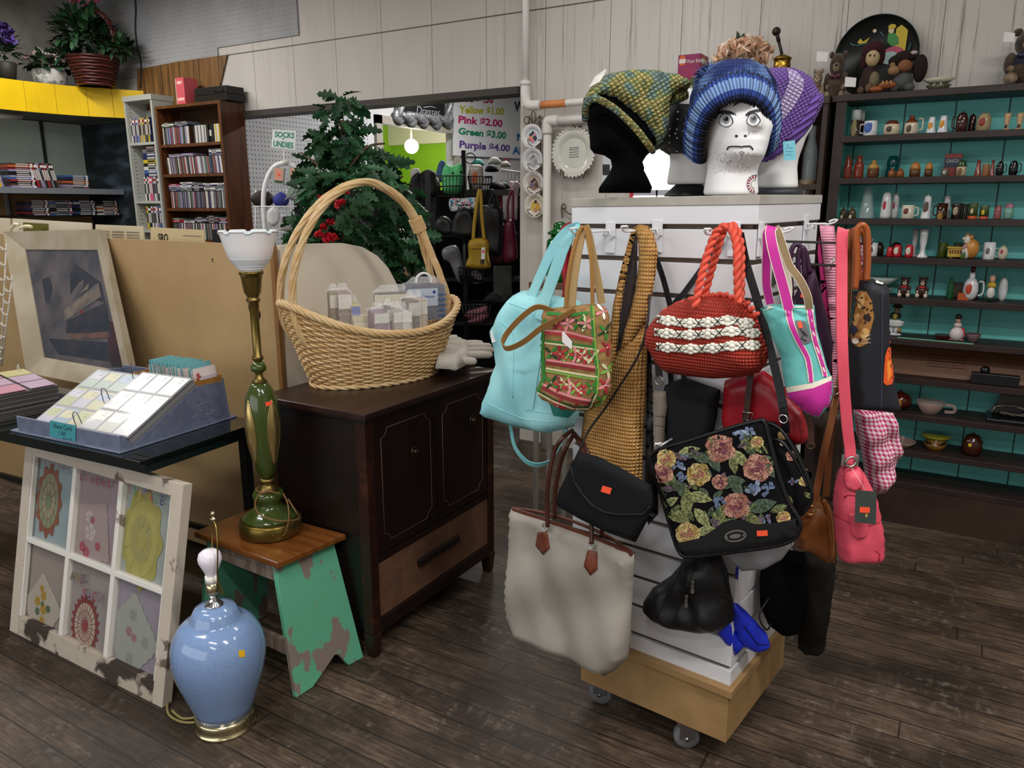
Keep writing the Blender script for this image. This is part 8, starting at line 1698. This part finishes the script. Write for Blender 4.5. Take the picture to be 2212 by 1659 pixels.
t=T('tin','red and navy tin lettered CASCO on the second shelf','tin',PY(2060,384,SY+.12));x0,x1=PY(2041,340,SY+.1).x,PY(2079,340,SY+.1).x;z=SL[1]+.0005;zt=PY(2060,332,SY+.1).z;part('body',MB().box(x0,x1,SY+.1,SY+.15,z,zt),C('#8c2a20',.4),t,bev=.002);mb=MB();mb.box(x0,x1,SY+.099,SY+.1,z+(zt-z)*.4,z+(zt-z)*.82);mb.c(1);txt(mb,'CASCO',lambda x,y:V((x0+(x1-x0)*(.12+.7*x),SY+.098,z+(zt-z)*(.62+.14*y))));part('label_band',mb,[C('#1c2540',.4),C('#cfc8b8',.4)],t)
ware(1,2042,2060,365,'cyl','#55524a','small grey patterned jar in front of the red tin','jar',mark=('#b9b2a2',.5,.4),dy=.04);ware(1,2074,2097,346,'pot','#b9a88a','cream shaker with a dark green lid','shaker',top=('#2f4a2c',.6),mark=('#7a4a2a',.3,.4));ware(1,2113,2131,346,'cone','#7a3a34','red and white striped cone shaker, left one','shaker',lid='#5a1f1c');ware(1,2131,2147,354,'cyl','#8a5a30','plain tan wooden block shaker between the striped ones','shaker',gl=.5);ware(1,2146,2160,346,'cone','#7a3a34','red and white striped cone shaker, right one','shaker',lid='#5a1f1c');ware(1,2160,2178,349,'pot','#14100f','small black lidded jug beside the striped shaker','jug',h=1,lid=1);ware(1,2188,2209,347,'pot','#0e1110','small black lidded jug near the right edge','jug',h=1,lid=1)
ware(2,1829,1845,447,'jug','#4a3d22','small bronze boot with a pale toe, left one','boot ornament',mark=('#cfc6ae',.1,.35));ware(2,1847,1866,447,'jug','#4a3d22','small bronze boot with a pale toe, right one','boot ornament',mark=('#cfc6ae',.1,.35));GLS=M('clear_glass','#dfeeee',.04,al=.22,sp=1);ware(2,1868,1908,403,'cone',GLS,'tall clear glass cone vase on the third shelf','vase',dy=.11)
ware(2,1918,1942,416,'shk',W,'tall white shaker painted with a red rose, front one','shaker',mark=('#b0283c',.5,.3));ware(2,1941,1959,417,'shk',W,'tall white shaker painted with a red rose, rear one','shaker',mark=('#b0283c',.5,.25),dy=.12);ware(2,1965,1994,443,'mug','#cfc7b6','cream mug with a brown round print','mug',h=1,mark=('#6a3a2e',.55,.4));ware(2,2007,2034,423,'bell',W,'white lidded stein painted with a fish','stein',lid=1,mark=('#5d4a40',.5,.45));ware(2,2052,2076,423,'bell',W,'white lidded stein behind the amber mug','stein',lid=1,dy=.15)
ware(2,2042,2067,439,'mug','#2e1708','dark amber mug with gold bands','mug',h=-1,dy=.035,mark=('#8a6a2a',.15,.5));ware(2,2075,2099,439,'cyl','#241811','dark brown jar with a cream label','jar',mark=('#a8977c',.5,.5));ware(2,2099,2112,441,'cyl','#1d2014','narrow dark green jar beside the cream-labelled jar','jar');ware(2,2112,2134,439,'cyl','#b5482a','orange and green jar with a black lid','jar',top=('#4a5636',.2),lid=0,mark=('#c9b58a',.5,.3));ware(2,2137,2159,444,'cyl','#b5482a','orange and green jar with a yellow sticker','jar',top=('#4a5636',.2),mark=('#c9a82a',.5,.35));ware(2,2169,2187,444,'shk','#8a4a4c','dusty pink small jar','jar');ware(2,2190,2214,438,'pot','#6f9a8c','mint pig-shaped planter at the right edge','planter',top=('#9a6a78',.7))
ware(3,1872,1896,525,'mug',W,'white shot mug with a black motorcycle, left one','mug',mark=('#3a3a3c',.45,.5));ware(3,1897,1922,525,'mug',W,'white shot mug with a black motorcycle, right one','mug',mark=('#3a3a3c',.45,.5));ware(3,1915,1936,523,'dome','#2c1f18','dark brown dome behind the motorcycle mugs','ornament',dy=.15);ware(3,1948,1978,523,'dome','#33201a','dark brown dome behind the red shakers','ornament',dy=.15)
for k,(a,b_,y,n_)in enumerate(((1942,1957,534,'plain red'),(1956,1976,529,'red and white, middle'),(1983,2003,529,'red and white, rightmost'))):ware(3,a,b_,y,'shk','#b01c28',n_+' small can-shaped shaker on the fourth shelf','shaker',mark=None if k==0 else('#cdc6b2',.5,.55),dy=.05)
ware(3,1993,2013,495,'vase',W,'tall white bud vase with a black leaf, rear one','vase',dy=.14,mark=('#2e2426',.62,.35));ware(3,2008,2036,494,'vase',W,'tall white bud vase with a black leaf, front one','vase',mark=('#2e2426',.62,.3))
t=T('toy_trolley','yellow ceramic trolley car with brown windows','ornament',PY(2068,560,SY+.06));x0,x1=PY(2045,545,SY+.06).x,PY(2091,545,SY+.06).x;z=SL[3]+.0005;zt=PY(2068,533,SY+.06).z;mb=MB();mb.box(x0+.004,x1-.004,SY+.06,SY+.1,z+.006,zt-.008);mb.box(x0,x1,SY+.056,SY+.104,zt-.008,zt);part('body',mb,C('#b99a3c',.25),t,bev=.002);mb=MB();[mb.box(x0+.01+(x1-x0-.02)*i/6,x0+.01+(x1-x0-.02)*(i+.6)/6,SY+.0585,SY+.06,z+.022,zt-.014)for i in range(6)];part('windows',mb,C('#6a3a20',.4),t);mb=MB();[mb.cyl(V((q,SY+.058,z+.006)),V((q,SY+.064,z+.006)),.006,12)for q in(x0+.02,x1-.02)];part('wheels',mb,C('#8a6a24',.4),t)
ware(3,2056,2078,525,'cyl','#4f5a1e','olive green glass jar behind the yellow trolley','jar',dy=.15);ware(3,2090,2110,525,'cyl','#3a4526','dark olive jar behind the fawn figurine','jar',dy=.16);ware(3,2157,2185,524,'mug',W,'white stein with a small grey landscape','stein',mark=('#6a6a62',.5,.35));ware(3,2190,2214,532,'ball','#c9bda8','cream flowered teapot at the right edge of the fourth shelf','teapot',h=-1,mark=('#a8485a',.6,.3),lid=1)
def fig(name,label,cat,z,x0,x1,yt,dy,pd):
 """figurine from rounded forms: part -> (colour, [(x,z,rx,rz,front)])"""
 a,b_=PY(x0,300,SY+dy).x,PY(x1,300,SY+dy).x;w_=abs(b_-a);ht=PY((x0+x1)/2,yt,SY+dy).z-z;cx=(a+b_)/2;t=T(name,label,cat,(cx,SY+dy,z))
 for pn_,(co,L)in pd.items():
  mb=MB()
  for x,zz,rx,rz,fr in L:mb.ell(V((cx+(x-.5)*w_,SY+dy-fr*w_,z+.0008+max(zz,rz)*ht)),(rx*w_,min(rx*w_,rz*ht*1.1),rz*ht),8)
  part(pn_,mb,co if not isinstance(co,str)else C(co,.3),t)
 return t
BEARP=lambda fur,pale,bow:{'body':(fur,[(.5,.3,.34,.3,0),(.5,.72,.27,.24,.05),(.27,.93,.09,.07,0),(.73,.93,.09,.07,0),(.2,.38,.12,.2,.1),(.8,.38,.12,.2,.1)]),'muzzle':(pale,[(.5,.67,.14,.1,.25)]),'paws':(pale,[(.24,.11,.13,.11,.25),(.76,.11,.13,.11,.25),(.22,.28,.07,.06,.22),(.78,.28,.07,.06,.22)]),'face':('#141010',[(.5,.70,.045,.03,.38),(.4,.77,.03,.025,.27),(.6,.77,.03,.025,.27)]),'bow':(bow,[(.4,.5,.11,.06,.27),(.6,.5,.11,.06,.27),(.5,.48,.05,.05,.3)])}
for k,(a,b_)in enumerate(((1974,2010),(2014,2050))):fig('bear_figurine',['left','right'][k]+' brown ceramic bear shaker with a red bow','bear figurine',SL[4],a,b_,599,.06,BEARP('#35201a','#c9b9a2','#a3202a'))
fig('animal_figurine','white and orange animal figurine with a pink flower before an orange disc','figurine',SL[3],2102,2148,505,.05,{'disc':('#b8803c',[(.6,.4,.42,.4,-.12)]),'body':('#d2cabd',[(.4,.3,.22,.3,.05),(.36,.75,.17,.18,.1),(.2,.8,.09,.06,.12)]),'ears':('#b8803c',[(.36,.93,.12,.07,.08),(.56,.86,.12,.1,.05)]),'flower':('#c08a98',[(.32,.5,.09,.06,.26),(.26,.44,.06,.05,.28)]),'leaf':('#3f6a34',[(.2,.14,.05,.14,.25),(.32,.16,.05,.16,.28)])})
ware(4,1886,1977,600,'bowl','#8f8a8c','scalloped pink and teal pedestal bowl on the fifth shelf','bowl',fl=.05,top=('#a8b4b2',.55),dy=.1,mark=('#a05a66',.5,.4))
mb=MB();x0,x1=PY(2050,630,SY+.17).x,PY(2116,630,SY+.17).x;mb.box(x0,x1,SY+.17,SY+.185,SL[4]+.0005,PY(2080,611,SY+.17).z);obj('plaque',mb,C('#4f3f2e',.5),'brown plaque leaning at the back of the fifth shelf','plaque',bev=.002);mb=MB();x0,x1=PY(2069,640,SY+.05).x,PY(2092,640,SY+.05).x;mb.box(x0,x1,SY+.05,SY+.055,SL[4]+.0005,PY(2080,633,SY+.05).z);obj('card',mb,C('#a3491c',.6),'small orange brown card before the plaque','card');ware(4,2088,2104,600,'bot',M('bottle_green_glass','#1f5a34',.08,al=.75),'slim green glass bottle','bottle',dy=.08)
t,c,r,ht=ware(4,2123,2160,600,'ball',W,'white cruet with red fruit and a dark red stopper','cruet',h=1,mark=('#b5402a',.5,.4),top=None);part('neck',MB().lathe([(r*.5,ht*.85),(r*.36,ht*1.0),(r*.42,ht*1.18),(r*.3,ht*1.2)],c,16),C(W,.15,coat=.2),t);part('stopper',MB().ell(c+V((0,0,ht*1.33)),(r*.32,r*.32,ht*.16),8),C('#5a0e20',.2),t)
fig('lady_figurine','lady figurine in a yellow blouse and white apron near the right edge','figurine',SL[4],2172,2204,596,.05,{'dress':('#1f3a2a',[(.5,.14,.42,.14,0)]),'apron':('#c9c4bc',[(.5,.32,.3,.26,.1)]),'blouse':('#b8942a',[(.5,.62,.34,.12,.05)]),'head':('#c99a80',[(.5,.84,.2,.14,.1)]),'bonnet':('#b8a888',[(.5,.9,.24,.1,-.02)])})
ware(4,2203,2226,600,'ball',W,'second white cruet cut off by the right edge','cruet',lid='#5a0e20',dy=.1)
fig('drummer_figurine','figurine of a man in a black hat behind a white drum','figurine',SL[5],1956,2002,658,.07,{'base':(W,[(.5,.05,.4,.05,0)]),'drum':('#c6c7c4',[(.5,.43,.48,.09,.1),(.5,.36,.44,.09,.1)]),'drum_bands':('#26262a',[(.5,.49,.47,.02,.12),(.5,.31,.42,.02,.12)]),'legs':(W,[(.35,.2,.1,.18,0),(.6,.2,.12,.18,0)]),'coat':('#1f2420',[(.5,.62,.3,.12,0)]),'scarf':('#8f8a3a',[(.5,.6,.12,.1,.2)]),'head':('#6a5442',[(.55,.79,.16,.1,.05)]),'hat':('#17120f',[(.55,.9,.3,.04,.0),(.55,.95,.2,.06,0)]),'ball':('#a8682a',[(.78,.2,.1,.06,.2)])})
mb=MB();P=[PZ(*q,SL[5]+.0006)for q in((1938,726),(2104,742),(2100,745),(1938,730))];P=[V((PY(x,735,SY+.02).x,SY+yy,SL[5]+.0006))for x,yy in((1938,.015),(2104,-.004),(2104,.012),(1938,.03))];mb.prism(P,V((0,0,.003)));obj('shelf_strip',mb,C('#6fa88a',.6),'mint green strip lying along the front of the sixth shelf','strip')
mb=MB();x0,x1=PY(2018,730,SY+.05).x,PY(2077,730,SY+.05).x;mb.hexa([V((x0+.01,SY+.05,SL[5]+.001)),V((x1-.01,SY+.05,SL[5]+.001)),V((x1-.01,SY+.11,SL[5]+.001)),V((x0+.01,SY+.11,SL[5]+.001))],[V((x0,SY+.04,SL[5]+.022)),V((x1,SY+.04,SL[5]+.022)),V((x1,SY+.12,SL[5]+.022)),V((x0,SY+.12,SL[5]+.022))]);obj('tray',mb,C('#3a160f',.25),'flat glossy brown dish on the sixth shelf','dish',bev=.002)
fig('bell_figurine','pink and white lady bell figurine with a dark hat','figurine',SL[5],2103,2144,682,.05,{'skirt':('#c7bcbc',[(.5,.26,.42,.27,0)]),'frill':('#a86a74',[(.5,.05,.46,.06,0)]),'back':('#b83a44',[(.78,.3,.2,.22,-.02)]),'shawl':('#c9b4ae',[(.5,.6,.24,.1,.05)]),'head':('#a8806c',[(.5,.75,.15,.1,.05)]),'hat':('#1d1414',[(.5,.9,.2,.1,0)])})
ware(5,2141,2182,725,'bowl','#6a545a','low mauve dish beside the bell figurine','dish',fl=.04)
mb=MB();x0=PY(1915,790,SY+.17).x;mb.hexa([V((x0,SY+.08,SL[6]+.001)),V((XR-.05,SY+.08,SL[6]+.001)),V((XR-.05,SY+.09,SL[6]+.001)),V((x0,SY+.09,SL[6]+.001))],[V((x0,SY+.16,SL[6]+.13)),V((XR-.05,SY+.16,SL[6]+.13)),V((XR-.05,SY+.17,SL[6]+.13)),V((x0,SY+.17,SL[6]+.13))]);mb.c(1)
for k in range(5):q=.35+.09*k;mb.tube([V((PY(2000,800,SY+.1).x,SY+.078+.08*q,SL[6]+.001+.129*q)),V((PY(2085,800,SY+.1).x,SY+.078+.08*q,SL[6]+.001+.129*q))],.0012,4)
obj('wooden_board',mb,[M('tan_board','#6d4a33',.45,c2='#5c3d2a',ns=4,st=(.6,3,3)),C('#3a1f14',.5)],'long tan wooden board with scored lines leaning on the seventh shelf','board')
t=T('black_tool','black bar-shaped tool with a knob on the seventh shelf','tool',PY(2150,830,SY+.01));x0,x1=PY(2097,820,SY+.02).x,PY(2203,820,SY+.02).x;part('body',MB().box(x0,x1,SY+.012,SY+.055,SL[6]+.001,SL[6]+.05),C('#0e0e11',.4),t,bev=.003);part('knob',MB().ell(V((x0+.05,SY+.033,SL[6]+.062)),.02,10),C('#0c0c0e',.3),t)
ware(7,1940,1977,855,'inv','#b5ad4a','yellow enamel pan turned upside down on the eighth shelf','pan',h=.0,dy=.1);ware(7,1982,2042,853,'ball','#4a1810','round brown and tan sugar pot with a knob lid','sugar pot',lid=1,mark=('#a8702e',.4,.5),dy=.09);ware(7,2048,2122,875,'bowl',M('pink_glass','#c9a8a0',.05,al=.35,sp=1),'pale pink pressed glass bowl with handles','bowl',fl=.03,h=1)
t=T('serving_tray','black tray with a twisted handle under clear wrap, eighth shelf','tray',PY(2180,920,SY+.05));x0=PY(2131,900,SY+.05).x;part('tray',MB().box(x0,x0+.34,SY+.03,SY+.2,SL[7]+.001,SL[7]+.016),C('#121416',.2),t,bev=.004);part('back_plate',MB().hexa([V((x0+.02,SY+.17,SL[7]+.016)),V((x0+.33,SY+.17,SL[7]+.016)),V((x0+.33,SY+.19,SL[7]+.016)),V((x0+.02,SY+.19,SL[7]+.016))],[V((x0+.05,SY+.19,SL[7]+.11)),V((x0+.33,SY+.19,SL[7]+.11)),V((x0+.33,SY+.2,SL[7]+.11)),V((x0+.05,SY+.2,SL[7]+.11))]),C('#0d0e10',.2),t);mb=MB();rope(mb,cr([V((x0+.02,SY+.1,SL[7]+.03)),V((x0+.03,SY+.1,SL[7]+.06)),V((x0+.10,SY+.1,SL[7]+.07)),V((x0+.16,SY+.1,SL[7]+.045)),V((x0+.12,SY+.1,SL[7]+.03)),V((x0+.05,SY+.1,SL[7]+.035))],6),.004,.0045,2,90);part('twisted_handle',mb,C('#6f6a60',.25,m=.6),t)
ware(8,1945,1971,946,'ball',GLS,'clear glass ball by the patterned cloth bag','glass ball');t,c,r,ht=ware(8,1995,2065,962,'bowl',M('pink_glass'),'low clear pink dish with a centre stem handle','dish',fl=.05);part('stem',MB().lathe([(.006,ht*.2),(.004,ht*1.0),(.011,ht*1.7),(.009,ht*1.75)],c,12),M('pink_glass'),t)
ware(8,2070,2146,951,'bowl','#6d4a14','amber octagonal planter bowl with a green rim','bowl',fl=8,top=('#7d7a20',.8),dy=.09);ware(8,2170,2222,950,'pot','#3d1a0c','brown lidded crock with a yellow sticker and wire clasp','crock',mark=('#d9b81e',.55,.18),lid=1,dy=.09)
Zt=STOP+.0005
FURB=M('brown_fur','#4a382a',.95,c2='#35281e',ns=60,bump=.6,bs=200,sheen=.3);FURC=M('cream_fur','#8f7d66',.95,c2='#6d5d4a',ns=60,bump=.5,bs=200)
tg=[fig('teddy_bear','brown teddy bear with a purple bow at the left end above the shelf','teddy bear',Zt-.02,1765,1826,112,.1,BEARP(FURB,FURC,'#4a2430'))];fig('teddy_bear','small cream teddy bear leaning on the brown bear with the bow','teddy bear',Zt-.02,1738,1774,150,.06,BEARP(FURC,C('#a8987e',.9),'#6a4a3a'));tg.append(fig('teddy_bear','large brown teddy bear in navy overalls at the right edge','teddy bear',Zt,2136,2256,62,.1,dict(BEARP(FURB,FURC,'#20263a'),overalls=(C('#1c2030',.9),[(.52,.36,.36,.24,.03)]))))
tg.append(fig('rag_doll','rag doll with a mop of dark red hair before the painted tray','doll',Zt,1840,1896,92,.06,{'hair':(M('red_yarn','#3d1016',.95,c2='#2a0a0e',ns=80,bump=.8,bs=150),[(.5,.82,.44,.2,-.05),(.2,.7,.16,.2,0),(.8,.72,.16,.18,0)]),'face':(C('#b09a74',.9),[(.52,.68,.27,.17,.2)]),'eyes':('#17100e',[(.44,.71,.04,.025,.46),(.6,.7,.03,.025,.46)]),'dress':(C('#2a1a18',.9),[(.45,.3,.34,.28,0),(.2,.2,.14,.16,.1)]),'shoes':(C('#5d4c3a',.8),[(.2,.06,.14,.07,.4),(.5,.1,.14,.09,.4)]),'bag':(C('#6a6048',.8),[(.66,.26,.2,.16,.25)])}))
fig('rag_doll','rag doll with thick dark brown yarn hair and grey overalls','doll',Zt,1905,1985,112,.06,{'hair':(M('brown_yarn','#170c0a',.95,c2='#22120e',ns=80,bump=.8,bs=150),[(.4,.86,.32,.16,0),(.82,.55,.2,.34,.05),(.15,.78,.2,.14,0)]),'face':(C('#7a5034',.9),[(.42,.62,.2,.16,.15)]),'overalls':(C('#4a4c4c',.9),[(.4,.26,.28,.24,.05),(.2,.12,.13,.12,.2),(.6,.1,.15,.1,.2)]),'bow':(C('#a89c96',.9),[(.62,.93,.1,.05,.12)]),'toy':(C('#8a6a4a',.9),[(.15,.52,.16,.12,.25),(.1,.66,.08,.06,.25)])})
fig('bread_ornament','two glazed braided bread rolls in front of the rag dolls','ornament',Zt,1868,1924,176,.01,{'loaves':(C('#8a4a26',.35),[(.65,.6,.36,.34,.0),(.25,.3,.27,.28,.1)]),'glaze_cuts':(C('#b57a4c',.4),[(.5,.75,.04,.2,.26),(.65,.75,.04,.2,.27),(.8,.75,.04,.2,.24)])})
for k,(px,py)in((0,(1777,122)),(2,(1838,177)),(1,(2181,80))):p=Pl((0,SY-.03 if k==2 else SY+.03,0),(0,-1,0));mb=MB();mb.prism([p.at(*q)for q in((px-12,py-11),(px+12,py-9),(px+10,py+11),(px-14,py+10))],(0,.0012,0));part('price_tag',mb,C('#d6d3d2',.6),tg[k],'white paper price tag')
ware(0,1978,2050,172,'bowl','#4a4a34','oval green and cream fluted dish on top of the shelf','dish',top=('#c2bda4',.6),z0=STOP,fl=.06)
c=PY(1893,128,4.11);r=PY(1893,38,4.11).z-c.z;t=T('painted_tray','large round black tray painted with a seated lady, standing against the wall','tray',V((c.x,4.1,STOP)));c.z=STOP+r+.001;mxr=Matrix.Rotation(R_(90),3,'X')
part('tray',MB().lathe([(0,.0),(r*.86,.0),(r*.98,.025),(r,.028),(r*.985,.02),(r*.86,-.006),(0,-.006)],c,56,mx=mxr),C('#0f1412',.3,coat=.3),t);f=lambda x,y,o_=0:V((c.x,c.y-.003-o_,c.z))+V(((x-1893)/90*r*1.02,0,-(y-128)/90*r));mb=MB()
for k,(ci,P)in enumerate(((0,[(1925,120),(1928,70),(1940,62),(1952,66),(1950,125)]),(1,elps(1927,128,24,20,16)),(2,elps(1920,132,18,14,14)),(3,[(1912,80),(1922,76),(1934,90),(1936,104),(1922,108),(1912,96)]),(4,elps(1918,73,6,7,12)),(0,elps(1919,66,8,6,12)),(0,[(1850,92),(1856,84),(1862,92),(1872,86),(1876,84),(1868,95),(1854,96)]),(4,elps(1884,71,4,4,10)))):mb.c(ci);mb.prism([f(x,y,.0006*k)for x,y in P],V((0,.0004,0)))
mb.c(5)
for l in([(1835,94),(1850,99),(1876,96)],[(1842,100),(1836,92)],[(1884,90),(1890,98)],[(1900,112),(1902,124)],[(1960,105),(1956,124)],[(1905,86),(1896,74)]):mb.tube([f(*q,.002)for q in l],.002,4)
part('painting',mb,[C('#b8a01c',.4),C('#a8405c',.4),C('#9ab0b0',.4),C('#2f7d34',.4),C('#c9b49a',.4),C('#4f8a86',.4)],t)
CX0=-1.62;t=T('dark_cupboard','dark wooden cupboard behind the knit hats, left of the turquoise shelf','cupboard',(-1.1,4.0,0));mb=MB()
part('top',MB().box(CX0,XL-.025,3.86,4.145,1.955,1.985),C('#3a2c24',.6),t);part('back',MB().box(-.95,XL-.03,4.13,4.145,0,1.955),C('#3a2a22',.7),t)
for x in(XL-.05,-.80):part('stile',MB().box(x,x+.022,3.87,4.13,0,1.955),C('#33261f',.6),t)
for z in(1.6,1.35,1.0):part('shelf_board',MB().box(-.95,XL-.05,3.88,4.13,z-.025,z),C('#3a2b23',.6),t)
ware(0,1738,1770,272,'bot',GLS,'clear glass jar in the dark cupboard','jar',z0=1.6,dy=.08);ware(0,1732,1772,388,'bowl','#8a7862','tan banded bowl low in the dark cupboard','bowl',z0=1.35+.09,dy=.06);part('riser',MB().box(-.79,-.66,3.9,4.1,1.351,1.44),C('#2e221c',.6),t)
x0,x1=PY(1464,150,3.93).x,PY(1512,150,3.93).x;zt=PY(1500,116,3.93).z;t=T('carton','magenta carton with orange labels behind the green hat','box',((x0+x1)/2,3.98,1.985));part('box',MB().box(x0,x1,3.93,4.06,1.9855,zt),M('magenta_card','#8a1a4c',.4,c2='#6d1450',ns=4),t,bev=.001);mb=MB()
mb.box(x0+.01,x0+.035,3.929,3.93,zt-.05,zt-.005);mb.box(x1,x1+.001,3.95,4.01,zt-.075,zt-.005);mb.c(1);mb.box(x0+.006,x0+.04,3.9285,3.929,zt-.04,zt-.02);mb.box(x1+.001,x1+.0015,3.945,4.03,zt-.045,zt-.02);txt(mb,'Water Bottle',lambda x,y:V((x0+.045+x*.085,3.9287,zt-.042+y*.018)));part('label',mb,[C('#c25a1e',.5),C('#cfc4be',.5)],t)
c=PY(1608,135,3.98);t=T('silk_roses','bunch of peach silk roses behind the blue knit hat','flowers',V((c.x,3.98,1.985)));rn=random.Random(77);mb=MB();mb.lathe([(.05,0),(.07,.06),(0,.06)],V((c.x,3.98,1.9855)),16);part('pot',mb,C('#3a3a2a',.6),t);mb=MB()
for x,y in((1570,118),(1590,105),(1612,100),(1632,105),(1650,118),(1600,122),(1628,122),(1562,132),(1648,134)):q=PY(x,y,3.95+rn.uniform(-.04,.05));bloom(mb,q,.062,22,rn,0,V((0,-1,.3)))
part('blossoms',mb,[C('#e6c2a4',.6),C('#efd6c0',.6)],t);mb=MB();bush(mb,V((c.x,3.98,2.06)),.12,50,.07,.04,rn,.5,3)
for a,b_ in(((1598,92),(1592,66)),((1600,92),(1608,70)),((1585,98),(1575,92)),((1618,92),(1628,94))):A,B=PY(*a,3.95),PY(*b_,3.95);leaf(mb,A,B-A,V((0,-1,0)),(B-A).length,.022,.1)
part('foliage',mb,LFm,t)
c=PY(1690,130,3.95);t=T('brass_canister','ribbed brass canister with a tall dark ball-ended rod','canister',V((c.x,3.95,1.985)));rr=abs(PY(1712,130,3.95).x-c.x)*.85;zt=PY(1690,128,3.95).z-1.9855;mb=MB();L=[(0,0),(rr,0)]
for i in range(6):L+=[(rr,zt*(i+.1)/6),(rr*.95,zt*(i+.5)/6),(rr,zt*(i+.9)/6)]
mb.lathe(L+[(rr*1.1,zt),(rr*1.1,zt+.004),(rr*.4,zt+.02),(0,zt+.02)],V((c.x,3.95,1.9855)),28);part('body',mb,C('#a8843a',.22,m=1),t);A,B=V((c.x,3.95,1.9855+zt+.01)),PY(1677,68,3.95);mb=MB();mb.tube([A,A+(B-A)*.6],.007,8);mb.tube([A+(B-A)*.6,B],.009,8);mb.ell(B,.02,10);part('rod',mb,C('#1f1613',.5),t)
